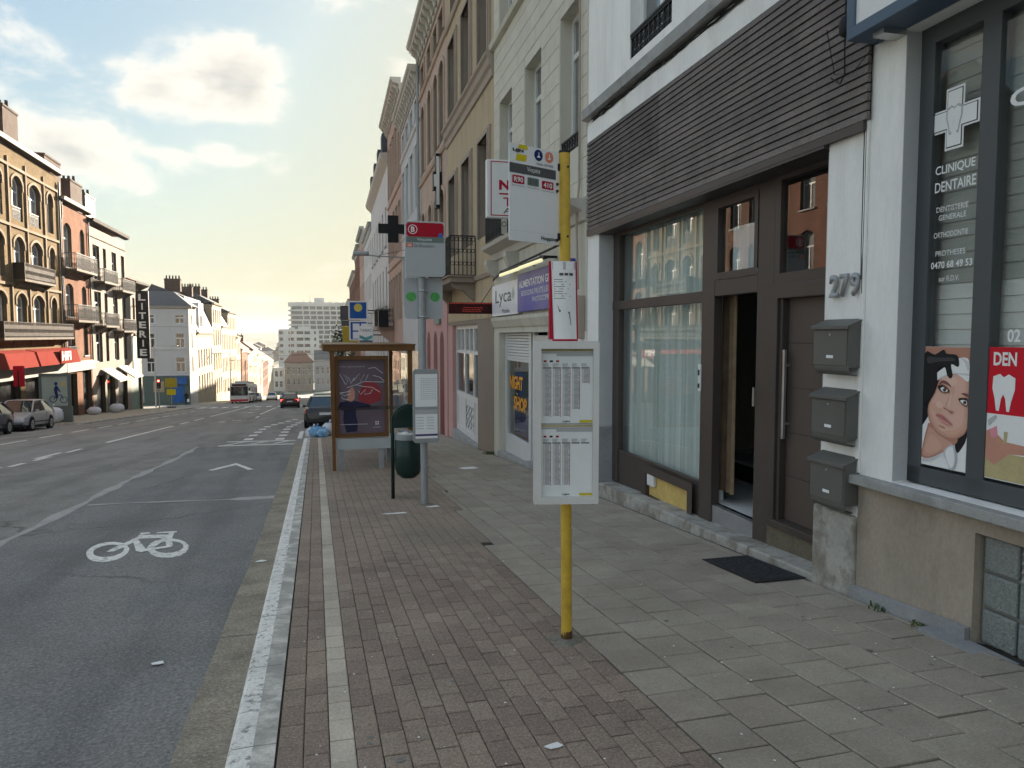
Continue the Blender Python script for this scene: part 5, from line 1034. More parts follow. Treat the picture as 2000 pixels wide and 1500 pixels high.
# --- yellow brick house with the red awning (Y 47.5 .. 60.9)
def yb(Y0, Y1): return (-Y1, -Y0)
cols = [yb(49.0, 50.8), yb(52.3, 54.0), yb(55.1, 57.2), yb(58.5, 59.7)]
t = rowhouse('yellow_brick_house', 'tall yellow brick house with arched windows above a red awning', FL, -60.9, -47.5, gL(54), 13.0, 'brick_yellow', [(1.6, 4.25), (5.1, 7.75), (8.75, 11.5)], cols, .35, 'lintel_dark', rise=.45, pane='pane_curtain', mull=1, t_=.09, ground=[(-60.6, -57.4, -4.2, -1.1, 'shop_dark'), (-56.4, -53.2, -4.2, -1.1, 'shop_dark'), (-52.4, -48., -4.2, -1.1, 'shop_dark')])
for (c, d) in ((1.6, 4.25), (5.1, 7.75), (8.75, 11.5)):
    for a, b in cols: mb = MB(); surround(mb, a, b, c+1.9, d, .45, .16, .06); mb.build('window_arch', 'sandstone', t)
mb = MB()
for Y in (48.3, 51.6, 54.5, 57.8, 60.6): mb.box(-Y-.09, -Y+.09, 0, .10, .9, 12.4)
for z in (4.75, 8.35, 11.95): mb.box(-60.9, -47.5, 0, .11, z-.12, z+.05)
mb.build('brick_pilasters', 'sandstone', t)
eave(t, FL, -60.9, -47.5, 13.4); roof(t, -60.9, -47.5, 13.35)
chimney(t, -58.5, -2.6, 13.8, 2.6, 1.2, 3.2, 3); chimney(t, -51.0, -2.0, 14, 2.4, 1.2, 2.6, 4)
balcony(t, -57.4, -51.8, 5.05, .7, 1.0, 'beam_brown', panel=True); balcony(t, -60.6, -48, 1.45, .8, .95, 'beam_brown', panel=True)
for a, b in cols[:3]:
    mb = MB(); grille(mb, a, b, -.08, 8.75, 9.6, .14, .014); mb.build('window_guard', 'iron', t)
MB().tube([(-60.75, .12, 12.6), (-60.75, .12, -1)], .06, 6).build('downpipe', 'iron', t)
mb = MB(); mb.box(-60.6, -47.8, .0, .25, -1.1, -.35); mb.build('shop_fascia', 'fascia_cream', t)
for (Y0, Y1) in ((52.6, 60.7), (47.6, 52.2)):
    mb = MB(); mb.prism([(0.26, .72), (.9, .55), (1.15, -.35), (.26, -.35)], -Y1, -Y0, 'x'); mb.build('awning', 'awning_red', t)
sg = thing('shop_letter_sign', 'red awning sign with white letters HIFI on the yellow brick house', 'sign', FL, (-58, 1.15, -.35)); MB().box(-58.6, -56.2, 1.12, 1.2, -.32, .62).build('board', 'awning_red', sg); text('HIFI', sg, -56.4, -58.3, -.12, .5, 0, 'white_print', plane=lambda a, b: (-a-114.8 if False else a, 1.206, b), bold=.03)
# --- orange brick house (60.9 .. 68)
cols = [yb(61.9, 63.7), yb(65.8, 67.0)]
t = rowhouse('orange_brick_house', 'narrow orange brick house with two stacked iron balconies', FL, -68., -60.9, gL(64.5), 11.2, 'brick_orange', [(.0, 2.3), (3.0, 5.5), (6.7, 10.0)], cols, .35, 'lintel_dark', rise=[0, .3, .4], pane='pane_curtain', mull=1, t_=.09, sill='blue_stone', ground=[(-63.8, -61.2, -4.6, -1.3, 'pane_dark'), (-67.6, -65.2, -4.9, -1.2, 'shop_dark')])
eave(t, FL, -68., -60.9, 11.7, .4, 'gutter_white'); roof(t, -68, -60.9, 11.7, 2.4)
chimney(t, -65.6, -2.2, 12.2, 3.6, 1.1, 3.1, 0)
balcony(t, -66.9, -61.5, 6.5, .9, 1.2); balcony(t, -66.9, -61.5, 2.7, .9, 1.2); mb = MB(); grille(mb, -63.8, -61.8, .05, -.3, .75, .14, .014); mb.build('window_guard', 'iron', t)
mb = MB(); band(mb, -68, -60.9, [(0, -1.2), (.2, -1.15), (.2, -.5), (.1, -.4), (0, -.4)]); mb.build('shop_fascia', 'fascia_cream', t)
MB().tube([(-67.85, .1, 11), (-67.85, .1, -.5)], .06, 6).build('downpipe', 'iron', t); MB().tube([(-61.2, .12, 11.3), (-61.3, .12, 10.3), (-61.05, .12, 10.), (-61.05, .12, 0)], .05, 6).build('downpipe', 'iron', t)
# --- grey rendered house (68 .. 80)
cols = [yb(69.2, 71.2), yb(72.3, 73.3), yb(75.2, 76.8), yb(78.5, 79.8)]
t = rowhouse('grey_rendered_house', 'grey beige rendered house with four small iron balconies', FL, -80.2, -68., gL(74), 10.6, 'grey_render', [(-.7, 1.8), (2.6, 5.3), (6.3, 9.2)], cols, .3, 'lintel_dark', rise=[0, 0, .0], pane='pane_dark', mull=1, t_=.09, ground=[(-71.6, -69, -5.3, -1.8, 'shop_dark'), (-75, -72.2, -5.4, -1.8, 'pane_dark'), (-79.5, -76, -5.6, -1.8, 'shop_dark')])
chimney(t, -71.4, -2.2, 11.6, 3.2, 1.1, 3.0, 3); chimney(t, -75.4, -2.2, 11.6, 3.0, 1.1, 2.6, 3, 'slate'); eave(t, FL, -80.3, -68., 11.2, .45, 'beam_brown'); roof(t, -80.3, -68., 11.2, 2.2)
for z in (6.1, 2.4): balcony(t, -73.4, -69.0, z, .9, 1.1); balcony(t, -79.9, -75.0, z-.4, .9, 1.1)
for Y in (72, 77.5):
    mb = MB(); mb.prism([(.1, -1.3), (1.5, -2.3), (1.5, -2.42), (.1, -1.42)], -Y-1.7, -Y+1.7, 'x'); mb.build('awning', 'awning_cream', t)
mb = MB(); band(mb, -80.2, -68, [(0, 9.75), (.08, 9.78), (.08, 9.9), (0, 9.92)]); mb.build('string_course', 'lintel_dark', t)
o = MB().box(-77.5, -76.2, .5, .85, 2.2, 2.7); fl = thing('flower_box', 'red flowers on the lower right balcony of the grey house', 'flowers', FL, (-76.8, .6, 2.2)); o.build('box', 'awning_red', fl)
# --- last narrow house with the LITERIE sign (80.2 .. 86)
t = rowhouse('sunlit_end_house', 'narrow sunlit end house with pale green shopfront at the side street', FL, -86., -80.2, gL(83), 6.6, 'grey_render', [(-.5, 1.8), (3.2, 5.4)], [yb(82.6, 83.6), yb(84.4, 85.2)], .25, 'lintel_dark', ground=[(-85.5, -81, -6.2, -2.4, 'green_panel', 'shopfront')])
mb = MB(); band(mb, -86.4, -80.2, [(0, 6.3), (.9, 6.75), (.95, 6.95), (0, 7.0)]); mb.build('eaves', 'beam_brown', t); roof(t, -86.3, -80.2, 7.0, 2.0, 9., 'rooftile', .8)
MB().box(-84.6, -82.0, .002, .06, -2.2, 1.5).build('sign_panel', 'green_panel', t)
sg = thing('vertical_sign', 'tall black vertical sign with white letters LITERIE', 'sign', FL, (-82.4, .3, -.7))
MB().box(-82.6, -82.3, .35, 1.55, -.75, 6.1).build('board', 'black_metal', sg); MB().box(-82.55, -82.4, 0, .35, 1.5, 1.58).build('arm', 'iron', sg); MB().box(-82.55, -82.4, 0, .35, 4.5, 4.58).build('arm', 'iron', sg)
for i, ch in enumerate('LITERIE'):
    z = 5.1-i*.93; text(ch, sg, .62 if ch != 'I' else .88, 1.28 if ch != 'I' else 1.02, z, z+.68, 0, 'white_print', plane=lambda a, b: (-82.295, a, b), bold=.03)
# --- houses nearer than the frame's left edge, seen in the shop windows' reflections
t = rowhouse('brown_brick_terrace', 'brown brick terrace house opposite, seen mirrored in the door glass', FL, -47.5, -39.5, gL(43), 12.6, 'brick_brown', [(.9, 3.4), (4.9, 7.6), (8.8, 11.2)], [yb(40.4, 41.8), yb(42.8, 44.2), yb(45.2, 46.6)], .3, 'lintel_dark', rise=.3, pane='pane_curtain', sill='blue_stone', ground=[(-47., -40., -3.6, -.5, 'shop_dark')]); eave(t, FL, -47.5, -39.5, 13.0); roof(t, -47.5, -39.5, 13)
t = rowhouse('red_brick_terrace', 'red brick terrace house opposite, seen mirrored above the entrance door', FL, -39.5, -31., gL(35), 12.0, 'brick_red', [(.9, 3.4), (4.9, 7.6), (8.8, 11)], [yb(32, 33.4), yb(34.6, 36), yb(37.2, 38.6)], .3, 'lintel_dark', rise=.3, pane='pane_curtain', sill='blue_stone', ground=[(-39., -31.5, -3., -.2, 'shop_dark')]); eave(t, FL, -39.5, -31., 12.4); roof(t, -39.5, -31, 12.4)
# ================================================================== beyond the side street on the left
pm('shade_white', (.50, .51, .52), .85, .05, .5, .1, 20); pm('warm_white', (0.379, 0.337, 0.257), .85, .06, .5, .1, 20); pm('warm_yellow', (0.367, 0.300, 0.196), .85, .06, .5, .1, 20); pm('warm_rose', (0.343, 0.264, 0.202), .85, .06, .5, .1, 20); pm('corner_green', (.10, .14, .125), .7, .1, 1); pm('concrete_pale', (.55, .55, .54), .85, .08, .2, .1, 5); pm('poster_blue', (.03, .12, .38), .5, .2, 2); pm('tree_leaf', (.07, .10, .04), .9, .3, 1); pm('bark', (.09, .07, .05), .9, .2, 4)  # shade_white: corner house front with its shade put into the colour
FL2 = frame((-17.2, 0), 0., -1.)
FC = frame((0, 113.0), -1., 0.)
zc = zg(113)
t = rowhouse('corner_house', 'white three storey corner house with dark green ground floor at the side street', FC, 17.2, 25.2, zc, 5.75, 'shade_white', [(-3.6, -1.5), (-.2, 1.9), (3.2, 4.5)], [(17.75, 19.0), (21.6, 22.8)], .2, t_=.12, sur='grey_white', bands=(-4.0, 0-.35, 2.95), depth=7.)
MB().box(17.2, 25.2, .002, .06, zc-.5, -4.0).build('ground_floor', 'corner_green', t); MB().box(18.0, 19.5, .06, .1, -7.9, -5.4).build('door_poster', 'poster_blue', t); MB().box(20.6, 22., .06, .1, -6.4, -4.9).build('notice_board', 'warm_yellow', t); MB().box(23.2, 24.8, .06, .1, -7.8, -5.6).build('shop_window', 'pane_curtain', t); MB().box(17.6, 19.4, .06, .5, -5.3, -4.3).build('shop_sign', 'poster_blue', t)
mb = MB(); mb.add([(16.7, .5, 5.7), (25.4, .5, 5.7), (25.4, -7, 5.7), (16.7, -7, 5.7), (19.6, -3, 7.9), (25.4, -3, 7.9)], [(0, 1, 5, 4), (0, 4, 3), (2, 3, 4, 5), (1, 2, 5), (0, 3, 2, 1)]); mb.build('roof', 'slate', t)
mb = MB(); band(mb, 16.7, 25.2, [(0, 5.3), (.35, 5.45), (.4, 5.75), (0, 5.78)]); mb.build('eaves', 'gutter_white', t)
mb = MB(); F2 = []
for (a, b, c, d) in ((115.2, 116.3, -3.6, -1.5), (115.2, 116.3, -.2, 1.9), (115.2, 116.3, 3.2, 4.5)):
    mb = MB(); mb.box(17.17, 17.195, -(b-113), -(a-113), c, d); w_ = mb.build('window', 'pane_dark', t)
MB().box(17.19, 17.205, -6.9, .0, -4.0, 5.4).build('side_wall', 'warm_white', t)  # same house's sunlit side, the warm light put into its colour
rowhouse('mansard_house', 'sunlit cream house with slate mansard and dormers behind the corner house', FL2, -138., -120., zg(129), 1.9, 'warm_white', [(-7.6, -4.6), (-3.4, -.6)], even(-137.5, -120.5, 6, 1.2), .2, pane='pane_dark', corn=(2.1, .4, 'warm_white', 0))
t = thing('mansard_roof', 'dark slate mansard roof with chimney rows and a pale dormer wall', 'roof', FL2, (-129, -2, 2)); mb = MB(); mb.prism([(.2, 2.1), (-1.6, 7.4), (-6, 9.2), (-10, 2.1)], -138, -120, 'x'); mb.build('slope', 'slate', t); mb = MB(); mb.box(-127, -122, -1.4, .1, 2.2, 6.6); d_ = mb.build('dormer', 'grey_white', t); MB().box(-126, -123, .1, .13, 3., 4.6).build('window', 'pane_dark', d_)
chimney(t, -122, -3.4, 8.2, 1.2, 2.2, 1.9, 5); chimney(t, -133, -3.2, 8.0, 1.2, 1.8, 1.6, 4)
t = rowhouse('tall_cream_house', 'tall sunlit cream house with pale cornice', FL2, -151., -138., zg(145), 7.0, 'warm_yellow', [(-9, -6.2), (-4.6, -1.6), (-.2, 2.6), (3.8, 6.2)], even(-150.6, -138.4, 4, 1.25), .2, corn=(7.3, .5, 'warm_white', 0)); roof(t, -151, -138, 7.3, 2.5, 9, 'slate'); chimney(t, -140, -3, 8.4, 1.2, 2., 1.7, 4); chimney(t, -149, -3, 8.4, 1.2, 2., 1.7, 4)
t = rowhouse('low_cream_house', 'lower sunlit cream house between two taller ones', FL2, -162., -151., zg(156), 3.2, 'warm_white', [(-9.6, -7), (-5.6, -2.8), (-1.2, 1.8)], even(-161.6, -151.4, 4, 1.2), .2, corn=(3.4, .4, 'warm_white', 0)); mb = MB(); mb.prism([(.1, 3.3), (-1.5, 6.6), (-9, 6.8), (-9, 3.3)], -162, -151, 'x'); mb.build('roof', 'slate', t)
t = rowhouse('yellow_house', 'tall narrow yellow house at the end of the sunlit row', FL2, -178., -162., zg(170), 6.2, 'warm_yellow', [(-10.6, -7.6), (-6, -3), (-1.4, 1.6), (2.8, 5.4)], even(-177.6, -162.4, 5, 1.3), .2, corn=(6.5, .5, 'warm_white', 0)); roof(t, -178, -162, 6.5, 2.2, 9, 'slate'); chimney(t, -166, -3, 7.6, 1.2, 2., 1.6, 4)
t = rowhouse('small_pale_house', 'small pale house at the foot of the sunlit row', FL2, -187., -178., zg(182), 1.0, 'warm_white', [(-11.4, -8.6), (-7, -4), (-2.8, -.2)], even(-186.6, -178.4, 3, 1.3), .2, corn=(1.2, .4, 'warm_white', 0)); roof(t, -187, -178, 1.2, 2.2)
for i, (a, b, m, h, lab) in enumerate(((190, 207, 'brick_orange', -2.0, 'orange brick house with steep dark roof in the distance'), (207, 222, 'warm_rose', -3.4, 'rose rendered house in the distance beside the orange brick one'), (222, 240, 'warm_yellow', -2.6, 'ochre house far down the left row'), (240, 262, 'warm_white', -4.6, 'pale house far down the left row'), (262, 292, 'brick_red', -7., 'red house far down the left row'), (292, 328, 'warm_white', -9., 'last pale house of the left row'))):
    zb = zg((a+b)/2); t = rowhouse('distant_house', lab, FL2, -b, -a, zb, h, m, [(zb+3.6, zb+6), (zb+7, zb+9.4)]+([(zb+10.2, zb+12.2)] if h-zb > 12.6 else []), even(-b+.5, -a-.5, max(3, int((b-a)/4)), 1.4), .2, corn=(h+.2, .4, 'gutter_white', 0)); roof(t, -b, -a, h+.2, 3.6); chimney(t, -a-2, -4, h+2.2, 1.3, 3, 2, 3)
# closing buildings at the bottom of the street
FB = frame((0, 338.0), -1., 0.); zb = zg(338)
t = rowhouse('roofed_end_house', 'grey house with a brown hipped roof closing the street at the bottom', FB, 1.0, 13., zb, -10.4, 'grey_render', [(-20, -17.6), (-15.5, -12.5)], even(1.4, 12.6, 5, 1.2), .2); mb = MB(); mb.add([(.4, .5, -10.4), (13.6, .5, -10.4), (13.6, -9, -10.4), (.4, -9, -10.4), (4, -4.5, -6), (10, -4.5, -6)], [(0, 1, 5, 4), (0, 4, 3), (2, 3, 4, 5), (1, 2, 5)]); mb.build('roof', 'rooftile', t)
t = rowhouse('dark_end_house', 'dark slate roofed house at the bottom of the street behind the shelter', FB, -9., .5, zb, -9., 'blue_stone', [(-20, -17.6), (-15.5, -12.5)], even(-8.6, .2, 4, 1.2), .2); roof(t, -9, .5, -9, 4, 9, 'slate')
rowhouse('pale_end_house', 'pale narrow house beside the brown roofed one at the bottom of the street', FB, 13.4, 19.5, zb, -12.5, 'concrete_pale', [(-21, -18.5), (-16.5, -14)], even(13.6, 19.3, 3, 1.2), .2)
FT = frame((0, 430.0), -1., 0.)
t = thing('apartment_block', 'white flat roofed apartment block in front of the tower', 'building', FT, (9, 0, -22)); cols = [(17, 19), (13.4, 14.2), (11.2, 13.0), (6.2, 9.8), (2.6, 5.6), (-.6, .4)]
ops = [(a, b, z, z+1.7, 0) for z in (2.2, -1.4, -5., -8.6, -12.2) for a, b in cols]; mb = MB(); wallface(mb, -2.3, 19.5, -26, 5.0, ops, 0, .3); shell(mb, -2.3, 19.5, -26, 5, 14); mb.build('wall', 'concrete_pale', t)
for o in ops: MB().add([(o[0], -.25, o[2]), (o[1], -.25, o[2]), (o[1], -.25, o[3]), (o[0], -.25, o[3])], [(0, 1, 2, 3)]).build('window', 'pane_dark', t)
MB().box(3, 9, -8, -2, 5, 6.6).build('roof_hut', 'concrete_pale', t); MB().box(11, 14, -8, -4, 5, 6.).build('roof_hut', 'concrete_pale', t)
FT = frame((0, 470.0), -1., 0.)
t = thing('apartment_tower', 'tall grey apartment tower with rounded balcony tiers on the skyline', 'building', FT, (0, 0, -24)); mb = MB()
def tow(r): return [(14.2-3+r*math.cos(k), -6+6*math.sin(k)*1.0+r*math.sin(k)*.2) for k in (-1.57, -.8, 0, .8, 1.57)]
plan = [(-20, 0), (8, 0), (11.5, -.8), (13.6, -3), (14.2, -6), (13.6, -10), (11, -13), (-20, -14)]
mb.prism(plan, -26, 21.2, 'z'); pm('tower_glass', (.10, .11, .115), .3, .25, .25, spec=.5); mb.build('core', 'tower_glass', t)
big = [(-21, 1.1), (8, 1.1), (12.2, .2), (14.8, -2.4), (15.6, -6), (14.8, -10.6), (11.6, -14), (-21, -15)]
for i in range(16):
    z = -25+i*2.95; mb = MB(); mb.prism(big, z, z+.95 if i < 15 else z+2.4, 'z'); mb.build('balcony_tier', 'concrete_pale', t)
    for k in range(7): MB().box(-18+k*4+(i % 3)*.3, -17.2+k*4+(i % 3)*.3, .005, .25, z+.95, z+2.95).build('wall_pier', 'concrete_pale', t)
mb = MB(); mb.box(-6, 0, -9, -5, 22, 24.6); mb.tube([(3, -6, 22), (3, -6, 27)], .1, 4); mb.build('roof_plant', 'concrete_pale', t)
# roofs and trees on the far slope
random.seed(5)
def hz(x, y): return zg(y)-.45+(0 if y < 420 else (min(y, 1500)-420)/1080*(31+3*math.sin(x*.006+1)))
for i in range(16):
    y = 380+i*26+random.uniform(0, 14); x = -26-random.uniform(0, .10)*y; w, h = random.uniform(7, 12), random.uniform(6, 9); z = hz(x, y)
    t = thing('hillside_house', 'small pale house with tiled roof on the far slope', 'house', Matrix.Translation((x, y, z)), group='houses on the far slope'); m = random.choice(['concrete_pale', 'grey_white', 'brick_red', 'off_white', 'grey_render'])
    MB().box(-w/2, w/2, 0, 9, -2, h).build('wall', m, t); mb = MB(); mb.prism([(-w/2-.4, h), (0, h+random.uniform(2, 3.5)), (w/2+.4, h)], -.4, 9.4, 'y'); mb.build('roof', random.choice(['rooftile', 'slate']), t)
    for k in range(3): MB().box(-w/2+w*(k+.3)/3, -w/2+w*(k+.7)/3, -.05, 0, h-2.6, h-1.2).build('window', 'pane_dark', t)
def tree(x, y, z, h, rw, label, n=900, name='tree', group=None, leaf='tree_leaf', ls=.5):
    t = thing(name, label, 'tree', Matrix.Translation((x, y, z)), group=group); mb = MB(); mb.tube([(0, 0, 0), (.05*h*.1, 0, h*.4), (0, 0, h*.75)], [h*.03, h*.02, h*.008], 6)
    for k in range(5): a = k*1.3; mb.tube([(0, 0, h*(.35+.07*k)), (rw*.6*math.cos(a), rw*.6*math.sin(a), h*(.6+.06*k))], [h*.012, h*.004], 5)
    mb.build('trunk', 'bark', t); mb = MB()
    for k in range(n):
        c = random.choice([(0, 0, .72), (.5, .1, .6), (-.5, .2, .62), (.1, -.5, .58), (-.2, .4, .8), (.3, .3, .85)]); px = c[0]*rw+random.gauss(0, .28)*rw; py = c[1]*rw+random.gauss(0, .28)*rw; pz = c[2]*h+random.gauss(0, .09)*h
        v = [Vector((random.gauss(0, 1), random.gauss(0, 1), random.gauss(0, .7)))*ls*.5 for _ in range(3)]; mb.add([(px+q.x, py+q.y, pz+q.z) for q in v], [(0, 1, 2)])
    o = mb.build('crown', leaf, t); o['kind'] = 'stuff'; return t
tree(X(66)-1.2, 112, zg(112), 11.5, 1.9, 'small street tree with grey green leaves on the right pavement', 900, 'street_tree', ls=.35)
# lamp, light and sign posts at the side street
t = thing('street_lamp', 'thin grey street lamp with a long arm before the corner house', 'street lamp', Matrix.Translation((-17.7, 92, zg(92)))); MB().tube([(0, 0, 0), (0, 0, 7.1)], [.09, .06], 8).build('pole', 'zinc', t); MB().tube([(0, 0, 7.05), (2.0, 0, 7.0)], .035, 6).build('arm', 'zinc', t); mb = MB(); mb.box(1.7, 2.5, -.15, .15, 6.94, 7.08); mb.build('lamp_head', 'zinc', t, bevel=.04)
for Y, x in ((134, -13.4), (162, -13.4), (205, -13.4)):
    t = thing('street_lamp', {134: 'grey street lamp arm against the sunlit cream houses', 162: 'smaller grey street lamp farther along the sunlit row', 205: 'most distant grey street lamp of the left pavement'}[Y], 'street lamp', Matrix.Translation((x-.6, Y, zg(Y)))); MB().tube([(0, 0, 0), (0, 0, 8.2)], [.09, .06], 8).build('pole', 'zinc', t); MB().tube([(0, 0, 8.2), (-2.4, 0, 8.1)], .04, 6).build('arm', 'zinc', t); MB().box(-2.9, -2.1, -.15, .15, 8.04, 8.2).build('lamp_head', 'zinc', t)
emit('signal_red', (1, .05, .03), 3.)
t = thing('traffic_light', 'traffic light showing red at the side street corner', 'traffic light', Matrix.Translation((-15.65, 83.0, zg(83)))); MB().tube([(0, 0, 0), (0, 0, 2.2)], .06, 8).build('pole', 'zinc', t); MB().box(-.17, .17, -.12, .12, 2.1, 3.05).build('housing', 'black_metal', t, bevel=.03); mb = MB(); mb.lathe([(.1, -.13), (.1, -.121)], 12, (0, 0, 2.88), axis='y'); mb.build('red_lens', 'signal_red', t)
for k in (2.58, 2.28): q = MB(); q.lathe([(.1, -.13), (.1, -.121)], 12, (0, 0, k), axis='y'); q.build('lens', 'dark_grey_print', t)
t = thing('sign_post', 'yellow diversion signs on a post at the side street corner', 'sign', Matrix.Translation((-15.0, 86.0, zg(86)))); MB().tube([(0, 0, 0), (0, 0, 3.3)], .04, 6).build('pole', 'zinc', t); MB().box(-.45, .45, -.05, -.03, 1.4, 2.0).build('plate', 'print_yellow', t); MB().box(-.6, .6, -.05, -.03, 2.2, 3.2).build('plate', 'olive_yellow', t); MB().box(-.4, .4, -.3, .3, 0, .12).build('foot', 'iron', t)
# overhead wires at the bottom of the street
for k in range(4):
    t_ = MB().tube([(-13, 150+40*k, zg(150+40*k)+9), (-5, 150+40*k, zg(150+40*k)+8.4), (4, 150+40*k, zg(150+40*k)+9)], .03, 4).build('overhead_wire', 'cable'); tag(t_, 'thin dark wire strung across the street, %s from the camera' % ('nearest', 'second', 'third', 'farthest')[k], 'wire')
# ================================================================== street furniture
def rrect(x0, x1, z0, z1, r, n=4):
    pts = []
    for cx, cz, a0 in ((x1-r, z1-r, 0), (x0+r, z1-r, 90), (x0+r, z0+r, 180), (x1-r, z0+r, 270)):
        for k in range(n+1): a = rad(a0+90*k/n); pts.append((cx+r*math.cos(a), cz+r*math.sin(a)))
    return pts
def plate(par, name, x0, x1, z0, z1, r, y0, y1, mat): return MB().prism(rrect(x0, x1, z0, z1, r), y0, y1, 'y').build(name, mat, par)
def flat(par, name, pts, y, mat): return MB().add([(p[0], y, p[1]) for p in pts], [tuple(range(len(pts)))]).build(name, mat, par)
zb = zg(4.27)
t = thing('bus_stop', 'yellow bus stop pole with white flag, map and timetable case in the foreground', 'bus stop', Matrix.Translation((1.49, 4.27, zb)), (0, 0, 0))
Z = lambda z: z-zb
mb = MB(); mb.tube([(0, 0, -.05), (-.003, 0, .3), (-.03, 0, Z(2.69))], [.034, .0335, .0335], 20); mb.build('pole', 'yellow_paint', t, smooth=False); autosmooth(t.children[0])
pm('rust', (.13, .075, .03), .9, .4, 30, .4, 80); MB().tube([(0, 0, -.01), (0, 0, .035), (0, 0, .07)], [.0365, .0352, .0345], 16).build('rust_collar', 'rust', t)
MB().tube([(-.03, 0, Z(2.685)), (-.03, 0, Z(2.70))], [.035, .033], 16).build('cap', 'iron', t)
mb = MB(); 
for k in range(26):
    a = 6.283*k/26; 
mb.loft([[((.10+.03*math.sin(k*2.1))*math.cos(6.283*k/16)*s_, (.10+.02*math.sin(k*1.3))*math.sin(6.283*k/16)*s_, h_) for k in range(16)] for s_, h_ in ((1.15, -.004), (.95, .008), (.55, .02), (.36, .024))]); pm('old_concrete', (.22, .205, .17), .95, .25, 12, .8, 60); mb.build('footing', 'old_concrete', t)
# flag: turned so that its outer edge comes nearer
A0 = Vector((-.415, -.17)); A1 = Vector((-.065, -.005))
def FP(a, b, o=0): d = A1-A0; n_ = Vector((d.y, -d.x)).normalized(); p = A0+d*a+n_*o; return (p.x, p.y, b)
fz0, fz1 = Z(2.14), Z(2.685)
def fq(a0, a1, z0, z1, o, mat, name): return MB().add([FP(a0, z0, o), FP(a1, z0, o), FP(a1, z1, o), FP(a0, z1, o)], [(0, 1, 2, 3)]).build(name, mat, fl)
mb = MB(); mb.hexa([FP(0, fz0), FP(1, fz0), FP(1, fz0, -.006), FP(0, fz0, -.006)], [FP(0, fz1), FP(1, fz1), FP(1, fz1, -.006), FP(0, fz1, -.006)]); fl = mb.build('flag', 'sign_white', t)
H = fz1-fz0
def fz(k): return fz0+H*k
fq(0, .93, fz(.70), fz(.80), .0015, 'dark_grey_print', 'name_band')
def ft(s, a0, a1, k0, k1, mat, bold=0., o=.003): return text(s, fl, a0, a1, fz(k0), fz(k1), 0, mat, bold=bold, plane=lambda a, b: FP(a, b, o))
ft('Vinçotte', .34, .60, .722, .783, 'white_print'); ft('Halte 501003', .53, .87, .822, .848, 'black_print')
mb = MB(); mb.add([FP(.16, fz(.955), .0015), FP(.36, fz(.955), .0015), FP(.34, fz(1.0), .0015), FP(.19, fz(1.0), .0015)], [(0, 1, 2, 3)]); mb.add([FP(.12, fz(.83), .0015), FP(.32, fz(.83), .0015), FP(.34, fz(.9), .0015), FP(.14, fz(.9), .0015)], [(0, 1, 2, 3)]); mb.build('logo', 'print_yellow', fl); ft('LIJN', .06, .27, .91, .95, 'black_print', .05)
for a, m in ((.57, 'print_navy'), (.79, 'print_salmon')):
    mb = MB(); r_ = .087; mb.add([FP(a+r_*math.cos(k*.4488), fz(.925)+.033*math.sin(k*.4488), .0015) for k in range(14)], [tuple(range(14))]); mb.build('icon', m, fl); mb = MB(); mb.add([FP(a+dx_*.05, fz(.925)+dz_*.022, .003) for dx_, dz_ in ((-.8, -.6), (.7, -.6), (.3, 0), (.2, .8), (-.1, .7), (0, 0))], [tuple(range(6))]); mb.build('icon_sign', 'white_print', fl)
for a0, a1, s_, m, tm in ((.055, .29, 'R90', 'print_crimson', 'white_print'), (.35, .58, '318', 'print_greygreen', 'dark_grey_print'), (.64, .88, '410', 'print_crimson', 'white_print')):
    w_ = (a1-a0)/2; c_ = (a0+a1)/2; pts = rrect(-w_, w_, -.5, .5, .06); mb = MB(); dz = (a0 > .6)*.01
    mb.add([FP(c_+p[0], fz(.635-dz)+p[1]*H*.085, .0015) for p in rrect(-w_, w_, -.5, .5, .07)], [tuple(range(20))]); mb.build('line_badge', m, fl)
    ft(s_, a0+.03, a1-.03, .608-dz, .662-dz, tm, .02); ft('Brussel Noord', a0, a1, .565-dz, .577-dz, 'dark_grey_print')
ft('Hopping', .63, .95, .022, .078, 'black_print', .02); fq(.02, .9, .0+fz(.105), fz(.107), .0015, 'grey_print', 'fold_line')
for k in (.655, .58, .05): 
    p = FP(.955, fz(k), .004); mb = MB(); mb.lathe([(.009, 0), (.009, .004), (.004, .006)], 8, (p[0], p[1]-.006, p[2]), axis='y'); mb.build('bolt', 'iron', t)
for z in (Z(2.60), Z(2.19)):
    mb = MB(); mb.box(-.075, -.02, -.012, .02, z-.02, z+.02); mb.build('clamp', 'iron', t); q = MB(); q.lathe([(.007, -.036), (.007, -.03)], 8, (-.018, 0, z), axis='y'); q.build('bolt', 'iron', t)
# map holder, a bowed sheet in a dark red frame
def MP(a, b, o=0): x = -.118+.152*a+(Z(2.04)-b)*.03; return (x, -.046-.028*math.sin(math.pi*(.15+.85*a))-o, b)
z0, z1 = Z(1.575), Z(2.04); mb = MB(); n = 8; v = []
for i in range(n+1):
    a = i/n; v += [MP(a, z0), MP(a, z1)]
mb.add(v, [(2*i, 2*i+2, 2*i+3, 2*i+1) for i in range(n)]); mh = mb.build('map_sheet', 'paper', t, smooth=True)
mb = MB(); mb.tube([MP(0, z0), MP(-.02, z1)], .008, 6); mb.tube([MP(1, z0), MP(1.02, z1)], .005, 6); mb.tube([MP(i/6, z0-.004) for i in range(7)], .007, 6); mb.box(-.122, -.10, -.05, -.0, z0, z1); mb.build('map_frame', 'print_crimson', t)
mb = MB(); q = lambda a0, a1, b0, b1: mb.add([MP(a0, b0, .001), MP((a0+a1)/2, b0, .0015), MP(a1, b0, .001), MP(a1, b1, .001), MP((a0+a1)/2, b1, .0015), MP(a0, b1, .001)], [(0, 1, 4, 5), (1, 2, 3, 4)])
